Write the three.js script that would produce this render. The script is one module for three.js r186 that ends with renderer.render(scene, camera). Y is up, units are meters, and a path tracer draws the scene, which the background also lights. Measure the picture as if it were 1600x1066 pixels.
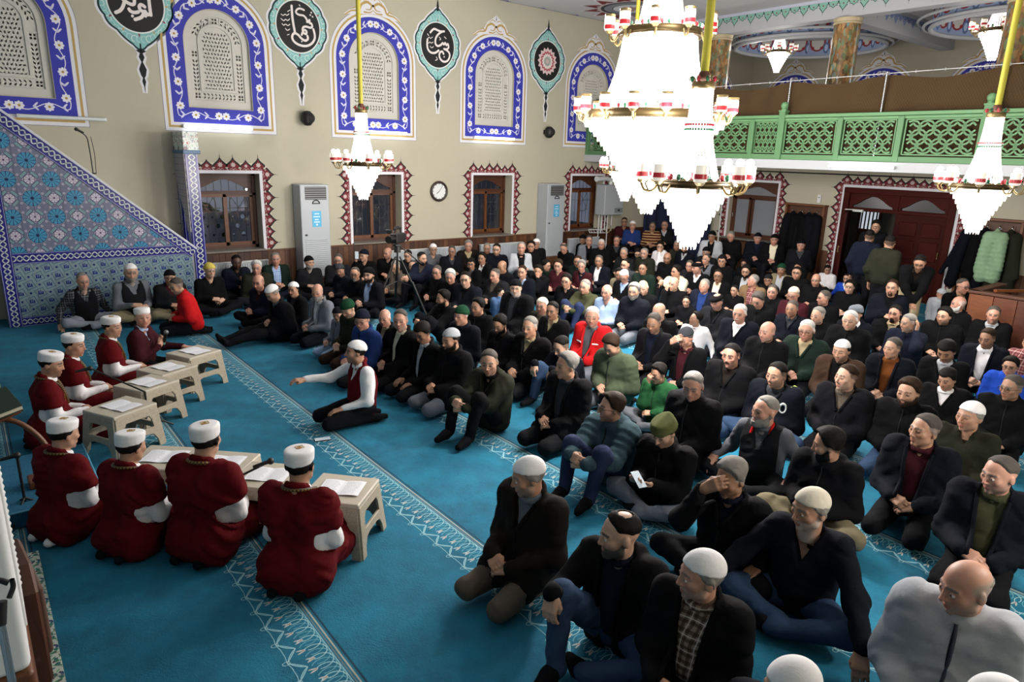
import * as THREE from 'three';
import { mergeGeometries } from 'three/addons/utils/BufferGeometryUtils.js';
import { RoundedBoxGeometry } from 'three/addons/geometries/RoundedBoxGeometry.js';
import { RectAreaLightUniformsLib } from 'three/addons/lights/RectAreaLightUniformsLib.js';

// ---------------------------------------------------------------- camera, light, exposure
const scene = new THREE.Scene();
const renderer = new THREE.WebGLRenderer({ antialias: true });
renderer.toneMapping = THREE.LinearToneMapping;
renderer.toneMappingExposure = 0.68;
renderer.shadowMap.enabled = true;
RectAreaLightUniformsLib.init();
scene.background = new THREE.Color(0.16, 0.185, 0.25);      // dusk outside the windows

const CAM = { f: 1064.3, yaw: 0.67652, pitch: 0.26626, roll: 0.02972, y: 2.7 };
const camera = new THREE.PerspectiveCamera(2 * Math.atan(533 / CAM.f) * 180 / Math.PI, 1600 / 1066, 0.05, 120);
const camF = new THREE.Vector3(Math.sin(CAM.yaw) * Math.cos(CAM.pitch), -Math.sin(CAM.pitch), -Math.cos(CAM.yaw) * Math.cos(CAM.pitch));
const camR0 = new THREE.Vector3(Math.cos(CAM.yaw), 0, Math.sin(CAM.yaw));
const camU0 = new THREE.Vector3().crossVectors(camR0, camF);
const camR = camR0.clone().multiplyScalar(Math.cos(CAM.roll)).addScaledVector(camU0, Math.sin(CAM.roll));
const camU = camU0.clone().multiplyScalar(Math.cos(CAM.roll)).addScaledVector(camR0, -Math.sin(CAM.roll));
camera.position.set(0, CAM.y, 0);
camera.up.copy(camU);
camera.lookAt(camera.position.clone().add(camF));
scene.add(camera);

// ---------------------------------------------------------------- helpers
const PI = Math.PI, D2R = PI / 180;
let seedState = 12345;
const rnd = () => { seedState = (seedState + 0x6D2B79F5) | 0; let t = Math.imul(seedState ^ (seedState >>> 15), 1 | seedState); t = (t + Math.imul(t ^ (t >>> 7), 61 | t)) ^ t; return ((t ^ (t >>> 14)) >>> 0) / 4294967296; };
const rr = (a, b) => a + (b - a) * rnd();
const lerp = (a, b, t) => a + (b - a) * t;
const clamp = (v, a, b) => v < a ? a : v > b ? b : v;
const sstep = (a, b, v) => { const t = clamp((v - a) / (b - a), 0, 1); return t * t * (3 - 2 * t); };
// where the ray of a photograph point meets the level y = h (used once, to survey where each person sits)
function survey(px, py, h) {
  const d = camF.clone().multiplyScalar(CAM.f).addScaledVector(camR, px - 800).addScaledVector(camU, -(py - 533));
  return d.multiplyScalar((h - CAM.y) / d.y).add(camera.position);
}
const hsh = (x, y, z) => { let h = Math.imul(x, 374761393) ^ Math.imul(y, 668265263) ^ Math.imul(z, 2147483647 ^ 0x5bd1e995); h = Math.imul(h ^ (h >>> 13), 1274126177); return ((h ^ (h >>> 16)) >>> 0) / 4294967296; };
function noise3(x, y, z) {
  const xi = Math.floor(x), yi = Math.floor(y), zi = Math.floor(z); let fx = x - xi, fy = y - yi, fz = z - zi;
  fx = fx * fx * (3 - 2 * fx); fy = fy * fy * (3 - 2 * fy); fz = fz * fz * (3 - 2 * fz);
  const c = (a, b, e) => hsh(xi + a, yi + b, zi + e);
  const x00 = lerp(c(0, 0, 0), c(1, 0, 0), fx), x10 = lerp(c(0, 1, 0), c(1, 1, 0), fx), x01 = lerp(c(0, 0, 1), c(1, 0, 1), fx), x11 = lerp(c(0, 1, 1), c(1, 1, 1), fx);
  return lerp(lerp(x00, x10, fy), lerp(x01, x11, fy), fz) * 2 - 1;
}
function canvasTex(w, h, draw, rep, srgb = true) {
  const c = document.createElement('canvas'); c.width = w; c.height = h; draw(c.getContext('2d'), w, h);
  const t = new THREE.CanvasTexture(c); if (srgb) t.colorSpace = THREE.SRGBColorSpace;
  t.wrapS = t.wrapT = THREE.RepeatWrapping; if (rep) t.repeat.set(rep[0], rep[1]); t.anisotropy = 8;
  return t;
}
function dataTex(n, fn, rep, srgb = false) {                    // fn(u,v) -> [r,g,b] 0..1
  const d = new Uint8Array(n * n * 4);
  for (let j = 0; j < n; j++) for (let i = 0; i < n; i++) { const c = fn(i / n, j / n), k = (j * n + i) * 4; d[k] = clamp(c[0] * 255, 0, 255); d[k + 1] = clamp(c[1] * 255, 0, 255); d[k + 2] = clamp(c[2] * 255, 0, 255); d[k + 3] = 255; }
  const t = new THREE.DataTexture(d, n, n); t.wrapS = t.wrapT = THREE.RepeatWrapping; t.magFilter = THREE.LinearFilter; t.minFilter = THREE.LinearMipmapLinearFilter; t.generateMipmaps = true;
  if (srgb) t.colorSpace = THREE.SRGBColorSpace; if (rep) t.repeat.set(rep[0], rep[1]); t.needsUpdate = true; return t;
}
const tileNoise = (u, v, f, s = 0) => {                          // noise that repeats over the unit square
  const a = u * f, b = v * f, w = (x, y) => noise3(x, y, s + .5), fu = u, fv = v;
  return lerp(lerp(w(a, b), w(a - f, b), fu), lerp(w(a, b - f), w(a - f, b - f), fu), fv);
};
const std = (color, roughness = .7, o = {}) => new THREE.MeshStandardMaterial({ color, roughness, metalness: 0, ...o });
const dull = (color, roughness = .9, o = {}) => new THREE.MeshPhysicalMaterial({ color, roughness, metalness: 0, specularIntensity: .22, ...o });
const V = (x, y, z) => new THREE.Vector3(x, y, z);
const M4 = new THREE.Matrix4();
function place(g, x = 0, y = 0, z = 0, rx = 0, ry = 0, rz = 0) { g.applyMatrix4(new THREE.Matrix4().compose(V(x, y, z), new THREE.Quaternion().setFromEuler(new THREE.Euler(rx, ry, rz)), V(1, 1, 1))); return g; }
const box = (w, h, d, x = 0, y = 0, z = 0) => place(new THREE.BoxGeometry(w, h, d), x, y, z);
const box2 = (x0, x1, y0, y1, z0, z1) => box(x1 - x0, y1 - y0, z1 - z0, (x0 + x1) / 2, (y0 + y1) / 2, (z0 + z1) / 2);
const rbox = (w, h, d, r = .01, x = 0, y = 0, z = 0, s = 2) => place(new RoundedBoxGeometry(w, h, d, s, Math.min(r, w / 2.01, h / 2.01, d / 2.01)), x, y, z);
const cyl = (r0, r1, h, n = 16, x = 0, y = 0, z = 0) => place(new THREE.CylinderGeometry(r0, r1, h, n), x, y, z);
const sph = (r, x = 0, y = 0, z = 0, n = 12) => place(new THREE.SphereGeometry(r, n, Math.max(6, n * .7 | 0)), x, y, z);
const tor = (R, r, x = 0, y = 0, z = 0, rx = PI / 2, n = 32, m = 8) => place(new THREE.TorusGeometry(R, r, m, n), x, y, z, rx);
const lathe = (pts, n = 24, x = 0, y = 0, z = 0) => place(new THREE.LatheGeometry(pts.map(p => new THREE.Vector2(p[0], p[1])), n), x, y, z);
const tube = (pts, r, n = 24, m = 6) => new THREE.TubeGeometry(new THREE.CatmullRomCurve3(pts.map(p => V(...p))), n, r, m);
function rod(a, b, r, m = 8, r2 = r) {                          // straight bar between two points
  const A = V(...a), B = V(...b), d = B.clone().sub(A), g = new THREE.CylinderGeometry(r2, r, d.length(), m);
  g.applyMatrix4(new THREE.Matrix4().compose(A.add(B).multiplyScalar(.5), new THREE.Quaternion().setFromUnitVectors(V(0, 1, 0), d.normalize()), V(1, 1, 1))); return g;
}
function shapeOf(pts) { const s = new THREE.Shape(); pts.forEach((p, i) => i ? s.lineTo(p[0], p[1]) : s.moveTo(p[0], p[1])); s.closePath(); return s; }
const flat = (pts, z = 0) => place(new THREE.ShapeGeometry(shapeOf(pts)), 0, 0, z);
const ext = (shape, d, bev = 0) => new THREE.ExtrudeGeometry(shape, { depth: d, bevelEnabled: bev > 0, bevelSize: bev, bevelThickness: bev, bevelSegments: 1, curveSegments: 16 });
function merge(gs) {
  const has = gs.every(g => g.attributes.uv);
  gs = gs.map(g => { const q = g.index ? g.toNonIndexed() : g; for (const k of Object.keys(q.attributes)) if (!['position', 'normal'].includes(k) && !(k === 'uv' && has)) q.deleteAttribute(k); return q; });
  return gs.length > 1 ? mergeGeometries(gs, false) : gs[0];
}
const taken = new Map();
function numbered(n) { const k = taken.get(n) || 0; taken.set(n, k + 1); return k ? n + '_' + String(k).padStart(3, '0') : n; }
function obj(name, geo, m, parent) {
  const o = new THREE.Mesh(Array.isArray(geo) ? merge(geo) : geo, m); o.castShadow = o.receiveShadow = true;
  o.name = parent ? name : numbered(name); (parent || scene).add(o); return o;
}
function tag(o, label, category, group) { o.userData.label = label; o.userData.category = category; if (group) o.userData.group = group; return o; }
function thing(name, label, category, p = [0, 0, 0], turn = 0, group) {
  const o = new THREE.Group(); o.name = numbered(name); o.position.set(...p); o.rotation.y = turn; scene.add(o); return tag(o, label, category, group);
}
function struct(name, geo, m) { const o = obj(name, geo, m); o.userData.kind = 'structure'; return o; }
function structGroup(name) { const o = new THREE.Group(); o.name = numbered(name); o.userData.kind = 'structure'; scene.add(o); return o; }
function meterUV(g, s = 1) {                                     // box-projected uv in metres
  const p = g.attributes.position, n = g.attributes.normal, uv = new Float32Array(p.count * 2);
  for (let i = 0; i < p.count; i++) {
    const ax = Math.abs(n.getX(i)), ay = Math.abs(n.getY(i)), az = Math.abs(n.getZ(i));
    const u = ax > ay && ax > az ? p.getZ(i) : p.getX(i), v = ay >= ax && ay >= az ? p.getZ(i) : p.getY(i);
    uv[i * 2] = u * s; uv[i * 2 + 1] = v * s;
  }
  g.setAttribute('uv', new THREE.BufferAttribute(uv, 2)); return g;
}
function lamp(x, y, z, cd, color = 0xfff9f3, rad = 4) {          // point lamp in candela
  const l = new THREE.PointLight(color, cd, 0, 2); l.position.set(x, y, z); l.castShadow = true; l.shadow.radius = rad; l.shadow.mapSize.set(512, 512); l.shadow.bias = -.002; scene.add(l); return l;
}
// ---------------------------------------------------------------- people: one smooth field per part, meshed with surface nets
function nets(f, bb, c) {
  const [x0, y0, z0, x1, y1, z1] = bb, nx = Math.ceil((x1 - x0) / c) + 2, ny = Math.ceil((y1 - y0) / c) + 2, nz = Math.ceil((z1 - z0) / c) + 2;
  const val = new Float32Array(nx * ny * nz), id = new Int32Array(nx * ny * nz).fill(-1), sx = 1, sy = nx, sz = nx * ny;
  for (let k = 0, n = 0; k < nz; k++) for (let j = 0; j < ny; j++) for (let i = 0; i < nx; i++, n++) val[n] = f(x0 + i * c, y0 + j * c, z0 + k * c);
  const pos = [], idx = [];
  for (let k = 0; k < nz - 1; k++) for (let j = 0; j < ny - 1; j++) for (let i = 0; i < nx - 1; i++) {
    const n = i + j * sy + k * sz; let m = 0, px = 0, py = 0, pz = 0;
    const v = [val[n], val[n + 1], val[n + sy], val[n + sy + 1], val[n + sz], val[n + sz + 1], val[n + sz + sy], val[n + sz + sy + 1]];
    let neg = 0; for (let q = 0; q < 8; q++) if (v[q] < 0) neg++;
    if (neg === 0 || neg === 8) continue;
    for (let e = 0; e < 12; e++) {
      const a = EDGES[e][0], b = EDGES[e][1]; if ((v[a] < 0) === (v[b] < 0)) continue;
      const t = v[a] / (v[a] - v[b]); m++;
      px += (a & 1) + ((b & 1) - (a & 1)) * t; py += (a >> 1 & 1) + ((b >> 1 & 1) - (a >> 1 & 1)) * t; pz += (a >> 2) + ((b >> 2) - (a >> 2)) * t;
    }
    id[n] = pos.length / 3; pos.push(x0 + (i + px / m) * c, y0 + (j + py / m) * c, z0 + (k + pz / m) * c);
  }
  const quad = (a, b, d, e, flip) => { if (a < 0 || b < 0 || d < 0 || e < 0) return; flip ? idx.push(a, d, b, a, e, d) : idx.push(a, b, d, a, d, e); };
  for (let k = 1; k < nz - 1; k++) for (let j = 1; j < ny - 1; j++) for (let i = 1; i < nx - 1; i++) {
    const n = i + j * sy + k * sz, s = val[n] < 0;
    if (s !== (val[n + 1] < 0)) quad(id[n], id[n - sy], id[n - sy - sz], id[n - sz], s);
    if (s !== (val[n + sy] < 0)) quad(id[n], id[n - sz], id[n - sz - sx], id[n - sx], s);
    if (s !== (val[n + sz] < 0)) quad(id[n], id[n - sx], id[n - sx - sy], id[n - sy], s);
  }
  return { pos: new Float32Array(pos), idx };
}
const EDGES = [[0, 1], [2, 3], [4, 5], [6, 7], [0, 2], [1, 3], [4, 6], [5, 7], [0, 4], [1, 5], [2, 6], [3, 7]];
function netGeo(r) {
  const g = new THREE.BufferGeometry(); g.setAttribute('position', new THREE.BufferAttribute(r.pos, 3)); g.setIndex(r.idx);
  const n = r.pos.length / 3, uv = new Float32Array(n * 2);
  for (let i = 0; i < n; i++) { uv[i * 2] = r.pos[i * 3] + r.pos[i * 3 + 2] * .6; uv[i * 2 + 1] = r.pos[i * 3 + 1]; }
  g.setAttribute('uv', new THREE.BufferAttribute(uv, 2)); g.computeVertexNormals(); return g;
}
// tapered capsules [ax,ay,az,bx,by,bz,ra,rb,bulge]
const cap = (a, b, ra, rb = ra, bulge = 0) => [a.x, a.y, a.z, b.x, b.y, b.z, ra, rb, bulge];
function prims(list, k, grow = 0) {
  const n = list.length, P = list.map(q => { const dx = q[3] - q[0], dy = q[4] - q[1], dz = q[5] - q[2], L2 = dx * dx + dy * dy + dz * dz + 1e-9; return [q[0], q[1], q[2], dx, dy, dz, q[6] + grow, q[7] - q[6], 1 / L2, q[8] ? Math.sqrt(L2) / q[8] * PI : 0]; });
  return (x, y, z) => {
    let d = 1e3;
    for (let i = 0; i < n; i++) {
      const q = P[i], px = x - q[0], py = y - q[1], pz = z - q[2];
      let t = (px * q[3] + py * q[4] + pz * q[5]) * q[8]; t = t < 0 ? 0 : t > 1 ? 1 : t;
      const ex = px - q[3] * t, ey = py - q[4] * t, ez = pz - q[5] * t;
      let e = Math.sqrt(ex * ex + ey * ey + ez * ez) - q[6] - q[7] * t;
      if (q[9]) e -= .017 * Math.sqrt(Math.abs(Math.sin(t * q[9]))) - .009;
      const h = k - Math.abs(d - e); d = d < e ? d : e; if (h > 0) d -= h * h / (4 * k);
    }
    return d;
  };
}
function bounds(list, pad) {
  const b = [9, 9, 9, -9, -9, -9];
  for (const q of list) for (const o of [0, 3]) { const r = Math.max(q[6], q[7]) + pad; for (let a = 0; a < 3; a++) { b[a] = Math.min(b[a], q[o + a] - r); b[a + 3] = Math.max(b[a + 3], q[o + a] + r); } }
  return b;
}
const ell = (x, y, z, cx, cy, cz, a, b, c) => { x -= cx; y -= cy; z -= cz; const k0 = Math.sqrt(x * x / (a * a) + y * y / (b * b) + z * z / (c * c)), k1 = Math.sqrt(x * x / (a * a * a * a) + y * y / (b * b * b * b) + z * z / (c * c * c * c)); return k1 < 1e-6 ? -Math.min(a, b, c) : k0 * (k0 - 1) / k1; };
const smin = (a, b, k) => { const h = k - Math.abs(a - b); return Math.min(a, b) - (h > 0 ? h * h / (4 * k) : 0); };
const smax = (a, b, k) => -smin(-a, -b, k);
const seg = (x, y, z, ax, ay, az, bx, by, bz) => { const dx = bx - ax, dy = by - ay, dz = bz - az; const t = clamp(((x - ax) * dx + (y - ay) * dy + (z - az) * dz) / (dx * dx + dy * dy + dz * dz), 0, 1); return Math.hypot(x - ax - dx * t, y - ay - dy * t, z - az - dz * t); };
// head, facing +z, origin at its middle; fw = face width, jaw, nose vary from person to person
function headField(v) {
  const w = v.w, jw = v.jaw, ns = v.nose;
  return (x, y, z) => {
    const ax = Math.abs(x);
    let d = ell(x, y, z, 0, .032, -.012, .074 * w, .086, .094);
    d = smin(d, ell(x, y, z, 0, -.034, .022, .059 * w * jw, .082, .066), .035);
    d = smin(d, Math.hypot(ax - .046 * w * jw, y + .062, z - .01) - .022, .03);               // jaw corner
    d = smin(d, Math.hypot(x, y + .1, z - .066) - .017, .022);                                  // chin
    d = smin(d, Math.hypot(ax - .043 * w, y + .018, z - .056) - .021, .02);                     // cheekbone
    d = smin(d, seg(ax, y, z, .006, .021, .084, .044 * w, .021, .068) - .0085, .014);           // brow
    d = smax(d, .0165 - Math.hypot(ax - .031, y - .003, z - .096), .012);                       // eye hollow
    d = smin(d, Math.hypot(ax - .031, y - .003, z - .0735) - .0135, .004);                      // closed-in eyeball and lids
    d = smin(d, seg(x, y, z, 0, .016, .084, 0, -.03, .103 * ns) - .0085, .009);                 // nose
    d = smin(d, Math.hypot(x, y + .034, z - .101 * ns) - .0105, .007);
    d = smin(d, Math.hypot(ax - .012, y + .037, z - .091) - .0075, .006);
    d = smin(d, seg(ax, y, z, 0, -.061, .089, .02, -.064, .08) - .0052, .006);                  // lips
    d = smin(d, seg(ax, y, z, 0, -.0735, .087, .017, -.071, .08) - .006, .006);
    d = smax(d, .0022 - seg(ax, y, z, 0, -.067, .0965, .024, -.067, .084), .004);
    d = smin(d, ell(ax, y, z, .077 * w, -.004, -.012, .009, .031, .02), .008);                  // ear
    return d;
  };
}
const hairLine = z => z > .056 ? .088 : z > .022 ? lerp(.016, .088, (z - .022) / .034) : z > -.02 ? lerp(-.012, .016, (z + .02) / .042) : lerp(-.085, -.012, clamp((z + .085) / .065, 0, 1));
function hairField(head, style, top, seed, under) {
  return (x, y, z) => {
    if (under) { const d = head(x, y, z) - .0035 - noise3(x * 60 + seed, y * 60, z * 60) * .0015; return smax(smax(smax(d, (hairLine(z) - y) * .8, .004), y - .055 - .26 * z, .003), .012 - Math.hypot(Math.abs(x) - .082, y + .006, (z + .008) * .8), .004); }
    const up = sstep(.0, .09, y), n = noise3(x * 60 + seed, y * 60, z * 60) * .0022;
    const up2 = sstep(.03, .085, y + Math.max(0, -z) * .35); let th = (/full|curly|front|low/.test(style) ? .0045 : -.0035) + (top + (/full|curly|front|low/.test(style) ? 0 : .007)) * (/full|curly|front|low/.test(style) ? up : up2) + n; if (style === 'curly') th += .006 * up + noise3(x * 45, y * 45 + seed, z * 45) * .007;
    if (style === 'front') th += .014 * sstep(.02, .08, z) * up;
    let hl = hairLine(z);
    if (style === 'recede') hl = z > .015 ? .03 + (z - .015) * 2.1 - .02 * sstep(.03, .0, Math.abs(x)) : hl;
    hl += (noise3(x * 90 + seed, z * 90, 3) * .006 + .012 * sstep(.03, .055, Math.abs(x)) * sstep(.02, .05, z)) * (style === 'low' ? .4 : 1);
    if (style === 'low') hl -= .026 * sstep(.03, .07, z);
    th = lerp(-.004, th, sstep(-.004, style === 'low' ? .012 : .03, y - hl)); let d = head(x, y, z) - th;
    d = smax(d, (hl - y) * .8, .006);
    d = smax(d, .012 - Math.hypot(Math.abs(x) - .082, y + .006, (z + .008) * .8), .004);        // clear of the ear
    if (style === 'bald') d = smax(d, (y - .046 + Math.max(0, z) * .5), .01);
    if (style === 'crown') d = smax(d, .036 - Math.hypot(x, (y - .115) * .8, z + .03), .01);
    return d;
  };
}
function beardField(head, full, seed) {
  return (x, y, z) => {
    const n = noise3(x * 70 + seed, y * 70, z * 70) * .002, ax = Math.abs(x);
    const lo = sstep(-.05, -.11, y); const line = z > .05 ? -.046 : lerp(.0, -.046, clamp((z + .005) / .055, 0, 1));
    let d = head(x, y, z) - lerp(-.003, .0035 + full * (.3 + .7 * lo) + n, sstep(.0, .026, line - y));
    d = smax(d, y - line + (ax < .03 && z > .05 ? -.0 : 0), .004);
    d = smax(d, .0 - z - .005, .004); d = smax(d, -.125 - y, .006);
    d = smax(d, .0125 - Math.hypot((x) * .55, (y + .067) * 1.2, (z - .092)), .003);            // mouth
    return d;
  };
}
function capField(kind, sl) {
  if (kind === 'tall') return (x, y, z) => { const r = (Math.hypot(x / .087, (z + .01) / .102) - 1) * .09; return smax(smax(r - (y - .08) * .05, y - .116 + (x * x + z * z) * .6, .016), .034 + .12 * z - y, .004); };
  if (kind === 'army') return (x, y, z) => { const r = (Math.hypot(x / .09, (z + .01) / .106) - 1) * .09, b = .004 * sstep(.085, .075, y); return smax(smax(r - b + (y - .08) * .12, y - .128 + Math.abs(x) * .25, .01), .03 + .1 * z - y, .003); };
  if (kind === 'beanie') return (x, y, z) => { const e = ell(x, y, z, 0, .03, -.012, .087, .1, .106), f = .004 * sstep(.055, .045, y - .2 * z); return smax(e - f - noise3(x * 40, y * 40, z * 40) * .0015, .022 + .3 * z - y, .005); };
  if (kind === 'flat') return (x, y, z) => { const e = ell(x, y, z, 0, .062, .004, .092, .045, .118); return smin(smax(e, .03 + .05 * z - y, .005), smax(ell(x, y, z, 0, .045, .1, .06, .006, .03), -1, .01), .006); };
  return (x, y, z) => { const e = ell(x, y, z, 0, .036, -.012, .0835, .0885, .103); return smax(e - Math.abs(Math.sin((Math.atan2(x, z)) * 5)) * sl, .04 + .26 * z - y, .003); };   // skullcap
}
const glassesGeo = (() => { const g = []; for (const s of [-1, 1]) { g.push(place(new THREE.TorusGeometry(.0215, .0021, 6, 18), s * .032, .001, .101, 0, s * .12)); g.push(rod([s * .054, .004, .096], [s * .081, .004, .0], .0019, 5)); } g.push(rod([-.011, .004, .104], [.011, .004, .104], .0019, 5)); return merge(g); })();
// hands: wrist at the origin, fingers along +z, palm down, thumb on +x (right hand)
const handCache = new Map();
function handMesh(curl, c) {
  const key = curl + '|' + c.toFixed(4); if (handCache.has(key)) return handCache.get(key);
  const palm = [], fing = [], xs = [.03, .0105, -.0095, -.029], len = [.072, .08, .075, .058];
  for (let i = 0; i < 4; i++) {
    palm.push(cap(V(xs[i] * .7, 0, .005), V(xs[i], .002, .088), .0145, .0125));
    let p = V(xs[i], .001, .088), a = .1 + curl * .55; const L = len[i];
    for (const [q, r0, r1] of [[.47, .0105, .0095], [.3, .0095, .0088], [.23, .0088, .0075]]) { const e = V(p.x + xs[i] * .05, p.y - Math.sin(a) * L * q, p.z + Math.cos(a) * L * q); fing.push([cap(p, e, r0, r1), i]); p = e; a += curl * .75; }
  }
  palm.push(cap(V(0, -.002, -.012), V(0, 0, .01), .026, .026)); palm.push(cap(V(.014, -.008, .012), V(.034, -.016, .045), .016, .013));
  const th = [cap(V(.034, -.014, .042), V(.046, -.02, .066), .0125, .0108), cap(V(.046, -.02, .066), V(.046 - curl * .012, -.026, .09), .0108, .009)];
  const pf = prims(palm, .014), ff = [0, 1, 2, 3].map(i => prims(fing.filter(q => q[1] === i).map(q => q[0]), .004)), tf = prims(th, .006);
  const f = (x, y, z) => { let d = pf(x, y, z); let e = 9; for (const q of ff) e = Math.min(e, q(x, y, z)); return smin(smin(d, e, .006), tf(x, y, z), .008); };
  const r = nets(f, bounds([...palm, ...fing.map(q => q[0]), ...th], c * 1.5), c); handCache.set(key, r); return r;
}
const COL = {};                                                   // cloth and hair colours (sRGB)
for (const [k, v] of Object.entries({ black: '#0e0e12', ink: '#09090c', coal: '#17181b', grey: '#5a5c62', dgrey: '#35373c', lgrey: '#a5a8ae', fleece: '#a4a7ad', navy: '#121726', dnavy: '#0c0f18', blue: '#1f3468', royal: '#1d43a8', denim: '#262f4c', ldenim: '#54709a', sky: '#9db4d6', white: '#e6e4e6', cream: '#d9d0b6', beige: '#a89878', khaki: '#7a715a', brown: '#3b2a20', dbrown: '#1a1512', tan: '#7b6348', rust: '#6b3c1c', olive: '#3a3c28', army: '#585c36', dolive: '#24261c', green: '#1d4a2a', dgreen: '#182720', teal: '#33474f', puff: '#454e3c', maroon: '#590a11', wine: '#3a141b', red: '#c01a1e', stone: '#5b5148', hw: '#d2d0cc', hg: '#8b8781', hd: '#55504b', hb: '#191614', hn: '#33241a', yellow: '#cbb95a', greencap: '#123a24', whitecap: '#ebe9ea', creamcap: '#d8cfbe', slate: '#6b7078', jeans: '#30435f', fade: '#7d828c' })) COL[k] = new THREE.Color(v);
const weave = dataTex(128, (u, v) => { const a = .5 + .25 * Math.sin(u * PI * 64) * Math.sin(v * PI * 64) + .3 * tileNoise(u, v, 12, 3) + .2 * tileNoise(u, v, 32, 9); return [a, a, a]; }, [5, 5]);
const mottle = dataTex(128, (u, v) => { const a = .9 + .1 * tileNoise(u, v, 10, 5) + .07 * tileNoise(u, v, 40, 2); return [a, a, a]; }, [2, 2]);
const strands = dataTex(128, (u, v) => { const a = .72 + .3 * (tileNoise(u, v * .18, 48, 5) * .7 + tileNoise(u, v * .12, 20, 8) * .5) + .1 * tileNoise(u, v, 9, 2); return [a, a, a]; }, [5, 3]);
const plaidTex = (bg, l1, l2) => canvasTex(128, 128, (g, w, h) => { g.fillStyle = bg; g.fillRect(0, 0, w, h); g.globalAlpha = .55; g.fillStyle = l1; for (const o of [6, 38, 70, 102]) { g.fillRect(o, 0, 14, h); g.fillRect(0, o, w, 14); } g.globalAlpha = .8; g.fillStyle = l2; for (const o of [28, 92]) { g.fillRect(o, 0, 4, h); g.fillRect(0, o, w, 4); } }, [7, 7]);
const clothMats = new Map();
function cloth(name) {
  if (clothMats.has(name)) return clothMats.get(name);
  let m;
  if (name.startsWith('plaid')) { const [a, b, c] = { plaidA: ['#8f7a6a', '#33241e', '#d8cfc6'], plaidB: ['#4a4c50', '#1a1b1e', '#83868c'], plaidC: ['#8c5a58', '#4c2226', '#c9b9b4'], plaidD: ['#7c97c4', '#b9c8e2', '#49659a'] }[name]; m = dull(0xffffff, .9, { map: plaidTex(a, b, c) }); }
  else if (name.startsWith('stripe')) m = dull(0xffffff, .9, { map: canvasTex(64, 64, (g, w, h) => { g.fillStyle = '#5a2f1c'; g.fillRect(0, 0, w, h); g.fillStyle = '#b79a72'; for (let i = 0; i < 3; i++) g.fillRect(0, i * 22, w, 6); g.fillStyle = '#241a14'; for (let i = 0; i < 3; i++) g.fillRect(0, i * 22 + 10, w, 4); }, [5, 5]) });
  else m = dull(COL[name] || COL.black, .88, { map: mottle, bumpMap: weave, bumpScale: .0012 });
  clothMats.set(name, m); return m;
}
const hairMats = new Map(); const hairMat = c => { if (!hairMats.has(c)) hairMats.set(c, dull(COL[c], .7, { map: strands, bumpMap: strands, bumpScale: .002 })); return hairMats.get(c); };
const zipMat = dull('#1b1c1f', .6);
const skinMat = std(0xffffff, .52, { vertexColors: true });
const frameMat = std('#17130f', .35), goldMat = std('#b8923c', .45, { metalness: .55 }), capPearl = std(COL.whitecap, .8);
const SKIN = { a: [.45, .25, .165], b: [.41, .215, .135], c: [.49, .29, .2], d: [.09, .04, .025], e: [.31, .16, .095], r: [.46, .232, .16] };
const POSE = {
  k: { pel: .185, hip: [.085, .195, 0], knee: [.135, .1, .4], ank: [.1, .06, -.06], toe: [.085, .045, -.22] },
  x: { pel: .115, hip: [.085, .12, .02], knee: [.33, .15, .22], ank: [-.03, .075, .33], toe: [-.17, .06, .27] },
  u: { pel: .115, hip: [.085, .13, .03], knee: [.14, .43, .36], ank: [.12, .08, .46], toe: [.13, .045, .62] },
  o: { pel: .115, hip: [.085, .12, .02], knee: [.31, .14, .2], ank: [.02, .075, .36], toe: [-.1, .06, .3], knee2: [.15, .42, .33], ank2: [.1, .08, .43], toe2: [.11, .045, .58] },
  e: { pel: .115, hip: [.085, .12, .02], knee: [.1, .16, .45], ank: [.1, .075, .84], toe: [.13, .17, .9] },
  l: { pel: .33, hip: [.085, .33, .02], knee: [.15, .42, .36], ank: [.15, .09, .44], toe: [.16, .045, .6] },
  c: { pel: .47, hip: [.085, .47, .02], knee: [.13, .47, .42], ank: [.13, .09, .44], toe: [.14, .045, .6] },
  s: { pel: .93, hip: [.085, .92, 0], knee: [.1, .5, .03], ank: [.1, .085, -.02], toe: [.12, .045, .14] },
};
const people = [];
function layout(p) {
  const s = p.s || 1, ps = POSE[p.pose], lean = (p.lean || 0) * D2R, tilt = (p.tilt || 0) * D2R, T = .44;
  const U = V(Math.sin(tilt), Math.cos(lean) * Math.cos(tilt), Math.sin(lean)).normalize(), X = V(1, 0, 0).addScaledVector(U, -U.x).normalize(), F = new THREE.Vector3().crossVectors(X, U).normalize();
  const at = (o, x, u, f) => o.clone().addScaledVector(X, x).addScaledVector(U, u).addScaledVector(F, f);
  const P0 = V(0, ps.pel, 0), N = at(P0, 0, T, .012), capTop = p.cap === 'tall' || p.cap === 'army' ? .12 : .12;
  const pit = (p.pit || 0) * D2R, hc = V(0, .131, .037 + Math.sin(pit) * .03).applyAxisAngle(V(1, 0, 0), lean * .25).add(N);
  const topY = (hc.y + capTop * Math.cos(pit)) * s + (p.dy || 0), q = survey(p.tx, p.ty, topY), toCam = Math.atan2(-q.x, -q.z);
  const yaw = p.yaw !== undefined ? p.yaw * D2R : (-90 + (p.b || 0)) * D2R, hy = toCam - (p.hl || 0) * D2R;
  const top0 = V(hc.x + Math.sin(hy - yaw) * capTop * Math.sin(pit), 0, hc.z + Math.cos(hy - yaw) * capTop * Math.sin(pit)).multiplyScalar(s).applyAxisAngle(V(0, 1, 0), yaw);
  return { s, ps, lean, tilt, T, U, X, F, at, P0, N, pit, hc, topY, q, yaw, hy, base: V(q.x - top0.x, p.dy || 0, q.z - top0.z) };
}
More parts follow.
